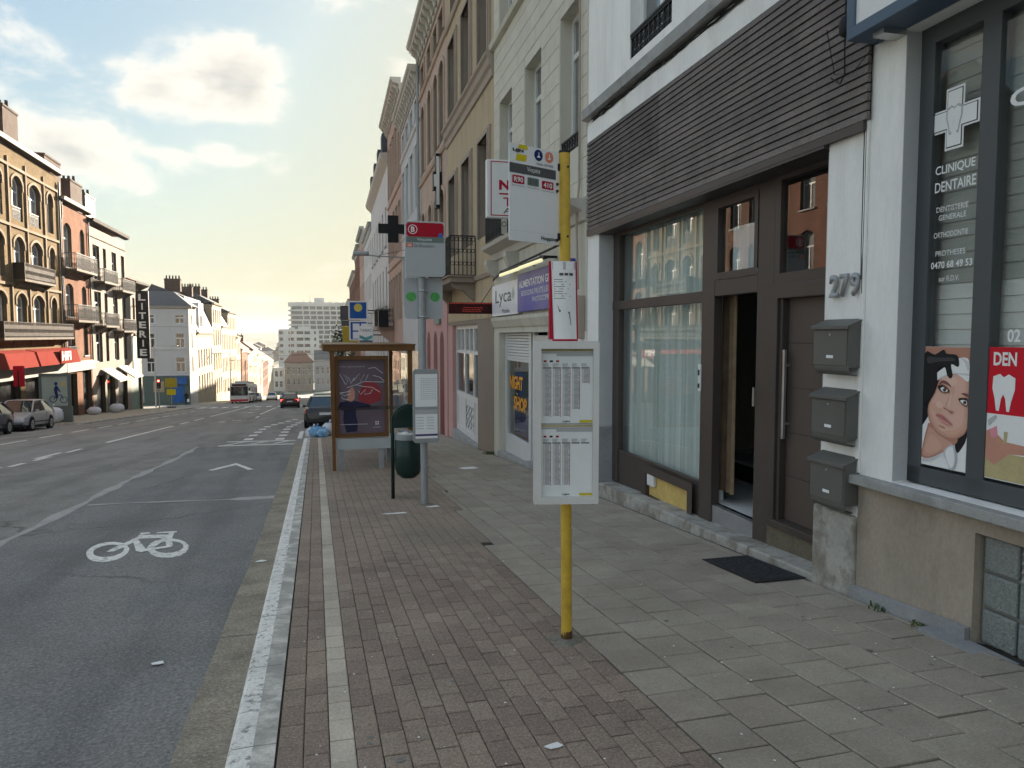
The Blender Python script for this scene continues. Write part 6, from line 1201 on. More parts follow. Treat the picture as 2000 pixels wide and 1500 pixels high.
q(.06, .98, z1-.05, z1-.005); mb.build('map_header', 'grey_print', mh)
mb = MB()
for a in (.32, .52, .72): q(a, a+.16, z1-.085, z1-.07)
for k in range(9): q(.1, .45+.4*((k*7) % 5)/5, z1-.11-k*.014, z1-.107-k*.014)
mb.add([MP(a, b, .0012) for a, b in ((.2, z1-.25), (.22, z1-.26), (.3, z1-.29), (.7, z1-.30), (.75, z1-.38), (.73, z1-.38), (.67, z1-.31), (.28, z1-.30))], [tuple(range(8))]); mb.build('map_print', 'dark_grey_print', mh)
# timetable case
x0, x1, z0, z1 = -.215, .175, Z(.585), Z(1.565)
f = MB(); P = rrect(x0, x1, z0, z1, .008); Q = rrect(x0+.044, x1-.034, z0+.04, z1-.045, .004)
ring(f, P, Q, -.06, -.115); 
for k in range(len(P)): a, b = P[k], P[(k+1) % len(P)]; f.add([(a[0], -.115, a[1]), (b[0], -.115, b[1]), (b[0], -.045, b[1]), (a[0], -.045, a[1])], [(0, 1, 2, 3)])
f.add([(p[0], -.045, p[1]) for p in P], [tuple(range(len(P)))]); cs = f.build('timetable_case', 'alu', t)
px0, px1 = x0+.044, x1-.034; hh = z1-z0
pz = [(z0+.515*hh-.02, z1-.045), (z0+.04, z0+.515*hh-.026)]
for si, (a, b) in enumerate(pz):
    pp = MB().box(px0, px1, -.075, -.07, a, b).build('timetable_sheet', 'paper', cs); wd = px1-px0; ht = b-a
    def hq(u0, u1, v0, v1, m, nm): return flat(pp, nm, [(px0+wd*u0, a+ht*v0), (px0+wd*u1, a+ht*v0), (px0+wd*u1, a+ht*v1), (px0+wd*u0, a+ht*v1)], -.0765, m)
    hq(0, 1, .965, .995, 'ochre_print', 'header_stripe'); hq(0, .3, .935, .96, 'grey_print', 'header_stripe'); hq(.3, 1, .90, .96, 'grey_print', 'header_stripe'); hq(.75, 1, .01, .045, 'print_yellow', 'corner_mark')
    for u in (.05, .17, .29): hq(u, u+.06, .82+.0, .845, 'print_crimson' if u != .17 else 'black_print', 'line_badge')
    ncol = 5 if si == 0 else 3; rows = [40, 40, 40, 34, 12] if si == 0 else [36, 36, 36]
    mb = MB(); mr = MB()
    for c_ in range(5): mb.add([(px0+wd*(.04+.185*c_), -.0766, a+ht*.735), (px0+wd*(.2+.185*c_), -.0766, a+ht*.735), (px0+wd*(.2+.185*c_), -.0766, a+ht*.752), (px0+wd*(.04+.185*c_), -.0766, a+ht*.752)], [(0, 1, 2, 3)])
    for c_ in range(ncol):
        for r_ in range(rows[c_]):
            v = .72-r_*.0158; u = .05+.185*c_; k = random.uniform(.085, .12)
            mb.add([(px0+wd*u, -.0767, a+ht*v), (px0+wd*(u+.02), -.0767, a+ht*v), (px0+wd*(u+.02), -.0767, a+ht*(v+.005)), (px0+wd*u, -.0767, a+ht*(v+.005))], [(0, 1, 2, 3)]); mb.add([(px0+wd*(u+.03), -.0767, a+ht*v), (px0+wd*(u+.03+k), -.0767, a+ht*v), (px0+wd*(u+.03+k), -.0767, a+ht*(v+.006)), (px0+wd*(u+.03), -.0767, a+ht*(v+.006))], [(0, 1, 2, 3)])
        u = .2+.185*c_-.012; mr.add([(px0+wd*u, -.0768, a+ht*(.72-rows[c_]*.0158)), (px0+wd*(u+.008), -.0768, a+ht*(.72-rows[c_]*.0158)), (px0+wd*(u+.008), -.0768, a+ht*.73), (px0+wd*u, -.0768, a+ht*.73)], [(0, 1, 2, 3)])
    for c_ in range(5):
        for r_ in range(3): mb.add([(px0+wd*(.04+.185*c_), -.0767, a+ht*(.765+r_*.015)), (px0+wd*(.04+.185*c_+random.uniform(.06, .15)), -.0767, a+ht*(.765+r_*.015)), (px0+wd*(.04+.185*c_+.1), -.0767, a+ht*(.77+r_*.015)), (px0+wd*(.04+.185*c_), -.0767, a+ht*(.77+r_*.015))], [(0, 1, 2, 3)])
    pm_ = 'print_time' 
    if pm_ not in MAT: pm('print_time', (.15, .145, .145), .6, 0.)
    o = mb.build('timetable_print', 'print_time', pp); o['kind'] = 'stuff'; o = mr.build('column_rule', 'print_crimson', pp); o['kind'] = 'stuff'
    text('LIJN', pp, px0+wd*.42, px0+wd*.56, a+ht*.012, a+ht*.038, -.0768, 'dark_grey_print', bold=.05)
MB().add([(px0, -.105, z0+.04), (px1, -.105, z0+.04), (px1, -.105, z1-.045), (px0, -.105, z1-.045)], [(0, 1, 2, 3)]).build('case_glass', 'glass_clear', cs)
cs.rotation_euler.z = rad(-13)
for ch in t.children:
    if ch.name.startswith('map_'): ch.rotation_euler.z = rad(-10)
# ---- grey stop pole
zb = zg(10.0); Z = lambda z: z-zb
t = thing('bus_stop', 'grey bus stop pole with red topped sign and timetable case beside the bin', 'bus stop', Matrix.Translation((1.42, 10.0, zb)))
MB().tube([(.0, 0, -.05), (-.02, 0, Z(3.0))], .05, 16).build('pole', 'galv', t); autosmooth(t.children[0])
sg = MB().prism(rrect(-.245, .285, Z(2.385), Z(3.105), .05), -.095, -.06, 'y').build('sign_plate', 'sign_grey', t)
MB().prism(rrect(-.25, .29, Z(2.38), Z(3.11), .055), -.088, -.067, 'y').build('sign_edge', 'white_plastic', t)
flat(sg, 'red_field', [(p[0], p[1]) for p in rrect(-.23, .27, Z(2.905), Z(3.09), .04)], -.0965, 'sign_red'); flat(sg, 'name_band', [(-.23, Z(2.83)), (.27, Z(2.83)), (.27, Z(2.905)), (-.23, Z(2.905))], -.0963, 'print_greygreen')
mb = MB(); 
for k in range(24):
    a, b = 6.283*k/24, 6.283*(k+1)/24; c_ = (-.145, Z(3.0)); mb.add([(c_[0]+.062*math.cos(a), -.0972, c_[1]+.062*math.sin(a)), (c_[0]+.062*math.cos(b), -.0972, c_[1]+.062*math.sin(b)), (c_[0]+.053*math.cos(b), -.0972, c_[1]+.053*math.sin(b)), (c_[0]+.053*math.cos(a), -.0972, c_[1]+.053*math.sin(a))], [(0, 1, 2, 3)])
mb.build('circle', 'white_print', sg); text('B', sg, -.168, -.118, Z(2.965), Z(3.035), -.0972, 'white_print', bold=.03); text('Vinçotte', sg, -.09, .11, Z(2.845), Z(2.89), -.0972, 'white_print'); flat(sg, 'line_badge', [(-.23, Z(2.765)), (-.145, Z(2.765)), (-.145, Z(2.82)), (-.23, Z(2.82))], -.0968, 'print_crimson'); flat(sg, 'line_badge_field', [(-.224, Z(2.771)), (-.151, Z(2.771)), (-.151, Z(2.814)), (-.224, Z(2.814))], -.0972, 'print_salmon'); text('25', sg, -.21, -.165, Z(2.776), Z(2.809), -.0976, 'white_print'); text('De Brouckère', sg, -.13, .14, Z(2.765), Z(2.81), -.0972, 'dark_grey_print')
flat(sg, 'pictogram', [(.19, Z(2.905)), (.26, Z(2.905)), (.245, Z(2.96)), (.205, Z(2.96))], -.0972, 'print_blue')
p2 = MB().prism(rrect(-.245, .275, Z(1.82), Z(2.375), .05), .055, .065, 'y').build('back_plate', 'sign_grey', t)
for cx in (-.155, .17):
    mb = MB(); mb.add([(cx+.07*math.cos(k*.449), .0535, Z(2.12)+.065*math.sin(k*.449)) for k in range(14)], [tuple(range(14))]); mb.build('sticker', 'print_green', p2)
for z in (Z(2.2), Z(1.85)):
    mb = MB(); mb.tube([(-.065, .05, z), (-.06, -.045, z), (0, -.06, z), (.06, -.045, z), (.065, .05, z)], .009, 6); mb.build('clamp', 'steel', t)
cs = MB().prism(rrect(-.16, .185, Z(.15), Z(1.145), .04), -.12, -.05, 'y').build('timetable_case', 'galv', t)
for (za, zb_) in ((Z(.64), Z(1.08)), (Z(.21), Z(.60))):
    flat(cs, 'timetable_sheet', [(-.135, za), (.165, za), (.165, zb_), (-.135, zb_)], -.1215, 'paper')
flat(cs, 'header_stripe', [(-.135, Z(.54)), (.165, Z(.54)), (.165, Z(.60)), (-.135, Z(.60))], -.1225, 'grey_print'); flat(cs, 'header_stripe', [(-.135, Z(.245)), (.165, Z(.245)), (.165, Z(.27)), (-.135, Z(.27))], -.1225, 'print_purple')
mb = MB()
for r_ in range(12):
    for c_ in range(7):
        u = -.06+c_*.031; v = Z(.74)+r_*.025; mb.add([(u, -.1222, v), (u+.022, -.1222, v), (u+.022, -.1222, v+.008), (u, -.1222, v+.008)], [(0, 1, 2, 3)])
for r_ in range(5):
    for c_ in range(2): u = -.12+c_*.14; v = Z(.34)+r_*.038; mb.add([(u, -.1222, v), (u+.10, -.1222, v), (u+.10, -.1222, v+.008), (u, -.1222, v+.008)], [(0, 1, 2, 3)])
o = mb.build('timetable_print', 'grey_print', cs); o['kind'] = 'stuff'
MB().lathe([(.13, .002), (.09, .012), (.055, .02)], 14).build('footing', 'old_concrete', t)
# ---- litter bin
zb = zg(10.75); Z = lambda z: z-zb
t = thing('litter_bin', 'dark green litter bin under a bent tube frame behind the grey stop pole', 'bin', Matrix.Translation((1.29, 10.75, zb)))
arc = [(-.225+.0*k, 0, z) for k, z in enumerate((0, Z(.15), Z(.33)))]+[(.0-.225*math.cos(a), 0, Z(.35)+.235*math.sin(a)) for a in [i*math.pi/10 for i in range(1, 10)]]+[(.225, 0, Z(.33)), (.225, 0, Z(.15)), (.225, 0, 0)]
MB().tube(arc, .026, 10).build('frame', 'bin_green', t, smooth=True)
mb = MB(); P = [(-.215*math.cos(a), Z(.35)+.22*math.sin(a)) for a in [i*math.pi/12 for i in range(13)]]; mb.prism([(-.215, Z(.27))]+P+[(.215, Z(.27))], -.12, .12, 'y'); mb.build('hood', 'bin_green', t)
mb = MB(); mb.lathe([(.02, Z(-.49)), (.10, Z(-.475)), (.165, Z(-.42)), (.19, Z(-.33)), (.195, Z(-.2)), (.195, Z(.13)), (.18, Z(.14))], 24); mb.build('body', 'bin_green', t, smooth=True); autosmooth(t.children[-1])
MB().lathe([(.197, Z(.09)), (.2, Z(.1)), (.2, Z(.165)), (.19, Z(.17))], 24).build('rim', 'galv', t); mb = MB(); mb.loft([[(.15*math.cos(k*.7)+.03*math.sin(k*3+j), .15*math.sin(k*.7), Z(.14)+j*.03+.02*math.sin(k*2+j)) for k in range(9)] for j in range(3)]); mb.build('rubbish', 'litter', t)
# ---- bus shelter
ys = 14.83; zb = zg(ys); Z = lambda z: z-zb
t = thing('bus_shelter', 'brown framed glass bus shelter with a violet poster and scratched graffiti', 'bus shelter', Matrix.Translation((0, ys, zb)), (0.3, 0, 0))
mb = MB(); mb.box(.14, 1.93, -.05, .09, Z(1.29), Z(1.40)); mb.box(.14, .24, .09, 4.0, Z(1.29), Z(1.40)); mb.box(1.83, 1.93, .09, 4.0, Z(1.29), Z(1.40)); mb.box(.24, 1.83, 3.9, 4.0, Z(1.29), Z(1.40)); mb.build('roof_frame', 'shelter_brown', t, bevel=.008); MB().box(.13, 1.94, -.06, 4.02, Z(1.40), Z(1.425)).build('roof', 'shelter_brown', t)
mb = MB(); mb.hexa([(.30, -.03, -.02), (.36, -.03, -.02), (.36, .04, -.02), (.30, .04, -.02)], [(.27, -.03, Z(1.29)), (.36, -.03, Z(1.29)), (.36, .04, Z(1.29)), (.27, .04, Z(1.29))]); mb.build('post', 'shelter_brown', t, bevel=.006)
for (x, y) in ((1.83, .02), (1.83, 3.9)): mb = MB(); mb.box(x-.045, x+.045, y-.04, y+.04, zg(ys+y)-zb, Z(1.29)); mb.build('post', 'shelter_brown', t, bevel=.006)
f = MB(); P = arcpts(.365, 1.40, Z(-.42), Z(1.19), 0); Q = arcpts(.42, 1.34, Z(-.35), Z(1.12), 0); ring(f, P, Q, .12, .02); f.box(.365, 1.40, .12, .2, Z(-.42), Z(1.19)); pf = f.build('poster_frame', 'shelter_brown', t)
flat(pf, 'poster', [(.42, Z(-.35)), (1.34, Z(-.35)), (1.34, Z(1.12)), (.42, Z(1.12))], .115, 'poster_violet')
def pp(x, y): return (.42+(x-70)/480*.92, Z(1.12)-(y-290)/740*1.47)
flat(pf, 'figure_print', [pp(*p) for p in ((70, 770), (90, 715), (170, 700), (250, 705), (400, 745), (400, 768), (250, 775), (250, 850), (270, 930), (260, 1010), (150, 1020), (120, 900), (125, 800))], .112, 'poster_navy'); flat(pf, 'head_print', [pp(*p) for p in ((165, 700), (175, 600), (215, 560), (240, 600), (240, 680), (210, 710))], .110, 'skin_shade'); flat(pf, 'red_print', [pp(*p) for p in ((270, 660), (330, 520), (430, 500), (520, 600), (510, 700), (400, 740), (290, 715))], .111, 'poster_red')
mb = MB()
for st in ([(90, 430), (150, 540), (175, 500), (110, 420), (190, 480), (200, 530), (240, 470)], [(230, 500), (290, 430), (300, 510), (340, 440), (350, 500), (380, 440)], [(160, 570), (260, 540), (330, 510), (540, 520)], [(200, 600), (90, 630), (120, 680), (180, 690)], [(180, 610), (90, 620), (130, 650), (200, 630)], [(250, 540), (330, 560), (420, 570), (500, 620)], [(380, 380), (450, 370), (530, 430)], [(430, 450), (500, 470), (545, 510)], [(280, 600), (300, 640), (350, 590), (340, 640), (400, 630), (420, 590)]):
    q = [pp(*p) for p in st]; mb.tube([(p[0], .108, p[1]) for p in q], .006, 4)
mb.build('graffiti', 'graffiti', pf)
mb = MB(); c0 = pp(465, 930)
for a in (.785, 2.356, 3.927, 5.498): mb.box(c0[0]+.03*math.cos(a)-.013, c0[0]+.03*math.cos(a)+.013, .109, .111, c0[1]+.03*math.sin(a)-.013, c0[1]+.03*math.sin(a)+.013)
mb.build('logo_print', 'white_print', pf); text('proximus', pf, c0[0]-.08, c0[0]+.08, c0[1]-.1, c0[1]-.07, .11, 'graffiti'); q0, q1 = pp(90, 372), pp(350, 350); text('Het grootste', pf, q0[0], q1[0], q0[1], q1[1], .11, 'grey_print'); q0, q1 = pp(90, 940), pp(370, 932); MB().box(q0[0], q1[0], .109, .111, q0[1], q0[1]+.008).build('rule_print', 'graffiti', pf)
MB().box(.40, 1.78, .0, .012, Z(.13), Z(.20)).build('glass_band', 'glass_frost', t)
MB().box(.365, 1.78, .03, .10, Z(-.66), Z(-.44)).build('base_panel', 'sign_grey', t, bevel=.006)
for x in (.42, 1.2): MB().box(x, x+.1, .05, .10, -.02, Z(-.66)).build('foot', 'galv', t)
def pane(a, b, name='pane'): MB().add([(a[0], a[1], Z(-.6)), (b[0], b[1], Z(-.6)), (b[0], b[1], Z(1.22)), (a[0], a[1], Z(1.22))], [(0, 1, 2, 3)]).build(name, 'glass_clear', t)
pane((1.40, .05), (1.79, .05)); pane((1.83, .06), (1.83, 1.9)); pane((1.83, 1.95), (1.83, 3.85)); pane((.42, 3.9), (1.79, 3.9))
MB().box(1.39, 1.415, .04, .06, Z(-.6), Z(1.28)).build('glass_edge', 'white_plastic', t)
mb = MB(); mb.box(1.35, 1.75, 1.3, 3.4, Z(-.85), Z(-.80)); mb.box(1.5, 1.6, 1.6, 1.7, zg(ys+1.6)-zb, Z(-.85)); mb.box(1.5, 1.6, 3.0, 3.1, zg(ys+3)-zb, Z(-.85)); mb.build('bench', 'galv', t)
# ---- rubbish bags
pm('bag_blue', (.16, .36, .58), .35, .25, 6, .2, 20, c2=(.65, .72, .78), s2=5, a2=.8); pm('bag_white', (.62, .65, .70), .4, .12, 8, .2, 20)
def bag(x, y, dz, rx, ry, rz, mat, label, group='rubbish bags'):
    n, m = 16, 10; mb = MB(); secs = []
    for j in range(m+1):
        ph = math.pi*j/m; rr = math.sin(ph)**.75; z = rz*(1-math.cos(ph))*.5
        secs.append([(rx*rr*math.cos(6.283*k/n)*(1+.12*math.sin(k*2.7+j*1.9)+.06*math.sin(k*5+j*3)), ry*rr*math.sin(6.283*k/n)*(1+.12*math.sin(k*1.7+j*2.3)), max(0.002, z*(1+.06*math.sin(k*3+j)))) for k in range(n)])
    mb.loft(secs, closed=True); mb.tube([(0, 0, rz*.96), (.02, .01, rz*1.1), (.06, .03, rz*1.22)], [.03, .02, .045], 7)
    o = mb.build('rubbish_bag', mat, smooth=True); o.location = (x, y, zg(y)+dz); return tag(o, label, 'rubbish bag', group)
bag(.0, 26.0, -.0+.0, .25, .22, .36, 'bag_blue', 'blue rubbish bag at the kerb corner beyond the bus shelter', None); bag(-.12, 26.35, -.1, .25, .24, .42, 'bag_white', 'whitish rubbish bag left of the blue one by the kerb', None); bag(.42, 26.15, .0, .26, .26, .46, 'bag_white', 'tall pale rubbish bag behind the shelter post', None); bag(.22, 25.75, .0, .22, .18, .28, 'bag_blue', 'small blue rubbish bag beside the larger blue one', None)
bag(-16.9, 64.5, 0, .5, .4, .6, 'bag_white', 'pale rubbish bag on the pavement before the orange brick house', None); bag(-16.7, 70.5, 0, .6, .45, .75, 'bag_white', 'pale rubbish bag on the pavement before the grey rendered house', None); bag(-14.4, 47.0, 0, .5, .35, .9, 'bag_white', 'heap of whitish rubbish bags beside the advertising panel', None)
# ---- advertising panel on the left pavement
za = zg(48.); t = thing('advertising_panel', 'grey green advertising panel with a cyclist poster behind the silver car', 'advertising panel', Matrix.Translation((-14.6, 48.3, za))); pm('panel_green', (.14, .17, .16), .5, .08, 2); pm('poster_pale', (.34, .42, .39), .4, .12, 1.2)
f = MB(); P = rrect(-.85, .8, .1, 2.85, .05); Q = rrect(-.72, .62, .95, 2.68, .03); ring(f, P, Q, -.05, -.12); f.box(-.8, .75, -.05, .15, .05, 2.8); f.box(-.85, .8, -.11, .17, -.1, .9); f.build('frame', 'panel_green', t); flat(t, 'poster', [(-.72, .95), (.62, .95), (.62, 2.68), (-.72, 2.68)], -.07, 'poster_pale')
mb = MB(); 
for c_ in ((-.15, 1.35), (.4, 1.3)):
    for k in range(12): a, b = k*.5236, (k+1)*.5236; mb.add([(c_[0]+r_*math.cos(q), -.075, c_[1]+r_*math.sin(q)) for r_, q in ((.2, a), (.2, b), (.16, b), (.16, a))], [(0, 1, 2, 3)])
mb.add([(x, -.075, z) for x, z in ((-.15, 1.36), (.05, 1.62), (.3, 1.6), (.4, 1.32), (.36, 1.32), (.26, 1.56), (.08, 1.56), (-.1, 1.34))], [tuple(range(8))]); mb.add([(x, -.076, z) for x, z in ((-.05, 1.62), (-.1, 1.95), (0, 2.15), (.1, 2.1), (.25, 1.78), (.2, 1.75), (.08, 1.9), (.1, 1.62), (.12, 1.4), (.05, 1.38))], [tuple(range(10))]); mb.add([(.02+.09*math.cos(k*.63), -.076, 2.25+.1*math.sin(k*.63)) for k in range(10)], [tuple(range(10))]); mb.build('cyclist_print', 'print_navy', t); flat(t, 'yellow_print', [(.25, 2.1), (.55, 2.1), (.55, 2.35), (.25, 2.35)], -.074, 'ochre_print')
t = thing('parking_sign', 'red ticket machine sign on a black post at the parking bay', 'sign', Matrix.Translation((-15.75, 46.2, zg(46.2)))); MB().tube([(0, 0, 0), (0, 0, 3.2)], .06, 8).build('pole', 'black_metal', t); MB().box(-.25, .25, -.12, .12, 2.1, 3.25).build('box', 'sign_red', t, bevel=.03); MB().box(-.04, .04, -.13, -.119, 2.1, 3.0).build('stripe', 'black_metal', t)
# ================================================================== vehicles
pm('car_silver', (.36, .375, .40), .30, .0, spec=.6, metal=.35); pm('car_black', (.012, .012, .014), .2, 0, spec=.6); pm('car_dark', (.03, .012, .012), .25, 0, spec=.6); pm('car_white', (.65, .65, .64), .3, 0); pm('car_navy', (.02, .03, .06), .25, 0, spec=.6); pm('tyre', (.02, .02, .02), .85, 0); pm('rim', (.45, .46, .47), .35, 0, metal=.7); pm('tail_red', (.45, .02, .02), .3, 0.); pm('headlamp', (.6, .63, .65), .1, 0, spec=.9); pm('plate_white', (.7, .7, .7), .5, 0); emit('brake_red', (1, .06, .05), .7); pm('trim_black', (.02, .02, .022), .6, 0); pm('car_glass', (.02, .026, .028), .03, 0, spec=.9); pm('red_plate', (.5, .05, .05), .5, 0.)
def car(label, M, paint, L=4.2, Wd=1.74, H=1.5, kind='hatch', group=None, brake=False, small=False):
    t = thing('parked_car' if 'parked' in label else 'car', label, 'car', M, (0, 0, 0), group)
    h = Wd/2; yf, yr = L/2, -L/2; ym = lambda k: yf-L*k
    zs = .92 if kind == 'hatch' else .9
    st = [(0, .78, .36, .52), (.02, .90, .26, .64), (.08, .97, .20, .74), (.2, 1., .19, .86), (.30, 1., .19, zs), (.5, 1., .19, zs+.03), (.75, 1., .19, zs+.06), (.92, .98, .22, zs+.06 if kind == 'sedan' else zs+.03), (.98, .93, .28, zs+(.03 if kind == 'sedan' else -.06)), (1., .86, .36, zs-.12)]
    mb = MB(); secs = []
    for k, w, zb_, zt in st:
        w *= h; y = ym(k); half = [(w*.80, zb_), (w*.97, zb_+.10), (w, zb_+(zt-zb_)*.45), (w*.985, zt-.12), (w*.93, zt-.03), (w*.72, zt)]
        secs.append([(x, y, z) for x, z in half]+[(-x, y, z) for x, z in half[::-1]])
    mb.loft(secs); b_ = mb.build('body', paint, t); autosmooth(b_, 38)
    # greenhouse
    if kind == 'hatch': k0, k1, k2, k3 = .27, .45, .84, .985
    else: k0, k1, k2, k3 = .30, .44, .72, .87
    zb0 = zs-.02; G = [(k0, .86, .60, zb0), (k1, .70, .64, H-.05), ((k1+k2)/2, .68, .66, H), (k2, .66, .62, H-.06), (k3, .84, .66, zs+.02)]
    base = lambda k: (h*.90, zs+.02); top = [(ym(k1), H-.05, h*.66), (ym((k1+k2)/2), H, h*.67), (ym(k2), H-.06, h*.64)]
    mb = MB(); A = [(h*.86, ym(k0), zb0), (h*.88, ym(k3), zs)]
    def ringy(y, z, w): return [(w, y, z), (w*.8, y, z+.02), (-w*.8, y, z+.02), (-w, y, z)]
    rf = [ringy(ym(k1)-.02, H-.06, h*.66), ringy(ym((k1*2+k2)/3), H-.01, h*.68), ringy(ym((k1+2*k2)/3), H, h*.67), ringy(ym(k2)+.02, H-.07, h*.64)]
    mb.loft(rf, caps=False, closed=False)
    # pillars
    bl, br_ = (h*.86, ym(k0), zb0), (h*.86, ym(k3), zs-.02)
    rp = mb
    for s_ in (1, -1):
        def q(p): return (p[0]*s_, p[1], p[2])
        tf, tr_ = (h*.66, ym(k1)-.02, H-.06), (h*.64, ym(k2)+.02, H-.07)
        mb.tube([q(bl), q(tf)], .035, 5); mb.tube([q(br_), q(tr_)], .06 if kind == 'hatch' else .05, 5); mid0, mid1 = (h*.92, ym((k1+k2)/2+.02), zs), (h*.68, ym((k1+k2)/2), H-.02); mb.tube([q(mid0), q(mid1)], .03, 5); mb.tube([q(tf), q(mid1), q(tr_)], .03, 5)
    r_ = mb.build('roof', paint, t); autosmooth(r_, 40)
    def gl(name, pts): return MB().add(pts, [tuple(range(len(pts)))]).build(name, 'car_glass', t)
    gl('windscreen', [(h*.86, ym(k0), zb0), (-h*.86, ym(k0), zb0), (-h*.66, ym(k1)-.02, H-.06), (h*.66, ym(k1)-.02, H-.06)])
    gl('rear_window', [(h*.84, ym(k3), zs), (-h*.84, ym(k3), zs), (-h*.64, ym(k2)+.02, H-.07), (h*.64, ym(k2)+.02, H-.07)])
    for s_ in (1, -1):
        gl('side_window', [(s_*h*.9, ym(k0+.03), zs), (s_*h*.92, ym((k1+k2)/2+.02), zs+.01), (s_*h*.68, ym((k1+k2)/2), H-.03), (s_*h*.66, ym(k1+.01), H-.07)]); gl('side_window', [(s_*h*.92, ym((k1+k2)/2+.02), zs+.01), (s_*h*.89, ym(k3-.03), zs+.01), (s_*h*.64, ym(k2), H-.08), (s_*h*.68, ym((k1+k2)/2), H-.03)])
        for k in (.19, .81):
            R_ = .315; y = ym(k); a_ = MB(); a_.lathe([(R_+.06, -.012), (R_+.06, .006)], 18, (s_*h*.985, y, R_+.02), axis='x'); a_.build('wheel_arch', 'trim_black', t)
            w_ = MB(); w_.lathe([(R_*.66, -.10), (R_*.97, -.095), (R_, -.06), (R_, .06), (R_*.97, .095), (R_*.66, .10)], 20, (s_*(h*.985-.07), y, R_), axis='x'); wl = w_.build('wheel', 'tyre', t, smooth=True); autosmooth(wl)
            m_ = MB(); cx = s_*(h*.985+.033)
            for j in range(6):
                a = j*math.pi/3; m_.add([(cx, y+.19*math.cos(a-.3), R_+.19*math.sin(a-.3)), (cx, y+.19*math.cos(a+.3), R_+.19*math.sin(a+.3)), (cx+s_*.01, y+.04*math.cos(a+.6), R_+.04*math.sin(a+.6)), (cx+s_*.01, y+.04*math.cos(a-.6), R_+.04*math.sin(a-.6))], [(0, 1, 2, 3)])
            for j in range(18):
                a, b = j*.349, (j+1)*.349; m_.add([(cx, y+r*math.cos(q), R_+r*math.sin(q)) for r, q in ((.21, a), (.21, b), (.17, b), (.17, a))], [(0, 1, 2, 3)])
            m_.build('rim', 'rim', wl)
        mb = MB(); mb.loft([[(s_*(h*.93+.02+.16*q), ym(k0+.045)+e*.05*w_, zs+.05+f*.06*w_) for e, f in ((-1, -1), (1, -1), (1, 1), (-1, 1))] for q, w_ in ((0, .5), (.4, 1), (1, .9))]); mb.build('mirror', paint if not small else 'trim_black', t)
        MB().box(s_*h*1.0-.006, s_*h*1.0+.006, ym(.72), ym(.28), .42, .46).build('side_trim', 'trim_black', t); MB().box(s_*h*.99-.006, s_*h*.99+.006, ym((k1+k2)/2+.02)-.01, ym((k1+k2)/2+.02)+.01, .3, zs-.06).build('door_gap', 'trim_black', t)
        mb = MB(); mb.hexa([(s_*h*.45, yf-.02, .56), (s_*h*.86, yf-.16, .56), (s_*h*.86, yf-.24, .58), (s_*h*.45, yf-.1, .58)], [(s_*h*.5, yf-.14, .68), (s_*h*.93, yf-.42, .74), (s_*h*.9, yf-.5, .74), (s_*h*.5, yf-.2, .68)]); mb.build('headlight', 'headlamp', t)
        mb = MB(); mb.hexa([(s_*h*.55, yr-.004, .66), (s_*h*.92, yr+.05, .66), (s_*h*.94, yr+.22, .68), (s_*h*.6, yr+.1, .68)], [(s_*h*.58, yr+.02, .82), (s_*h*.93, yr+.09, .86), (s_*h*.95, yr+.26, .86), (s_*h*.6, yr+.12, .82)]); mb.build('tail_light', 'brake_red' if brake else 'tail_red', t)
    MB().box(-.26, .26, yf-.0, yf+.012, .40, .50).build('number_plate', 'plate_white', t); MB().box(-.26, .26, yr-.014, yr, .60, .71).build('number_plate', 'plate_white', t); MB().box(-h*.82, h*.82, yf-.06, yf+.006, .24, .34).build('grille', 'trim_black', t); MB().box(-h*.84, h*.84, yr-.008, yr+.06, .28, .44).build('bumper', 'trim_black' if paint != 'car_black' else paint, t); MB().box(-h*.9, h*.9, yr+.1, yf-.1, .12, .22).build('underbody', 'trim_black', t)
    return t
def at(x, y, rot=0, dz=-.1): return Matrix.Translation((x, y, zg(y)+dz)) @ TILT @ Matrix.Rotation(rad(rot), 4, 'Z')
car('silver hatchback parked in the bay on the left, facing the camera', at(-14.05, 41.3, 180), 'car_silver', 4.2, 1.76, 1.5)
car('dark car parked in front of the silver hatchback, cut by the left edge', at(-14.1, 36.2, 180), 'car_navy', 4.1, 1.7, 1.45)
car('black saloon parked beyond the bus shelter, seen from behind', at(.40, 36.0, 0), 'car_black', 4.8, 1.83, 1.45, 'sedan')
car('dark red car driving away in the right lane with brake lights lit', at(-2.5, 77.4, 0), 'car_dark', 4.2, 1.75, 1.48, 'hatch', brake=True)
car('white car coming up the street behind the bus', at(-9.6, 128, 180), 'car_white', 4.3, 1.78, 1.5, small=True); car('second white car farther down the street behind the first', at(-7.8, 142, 180), 'car_white', 4.3, 1.78, 1.5, small=True); car('pale silver car far down the left lane', at(-6.2, 158, 180), 'car_silver', 4.3, 1.78, 1.5, small=True); car('grey car parked at the right kerb farther down', at(.5, 58, 0), 'car_silver', 4.3, 1.8, 1.5, small=True)
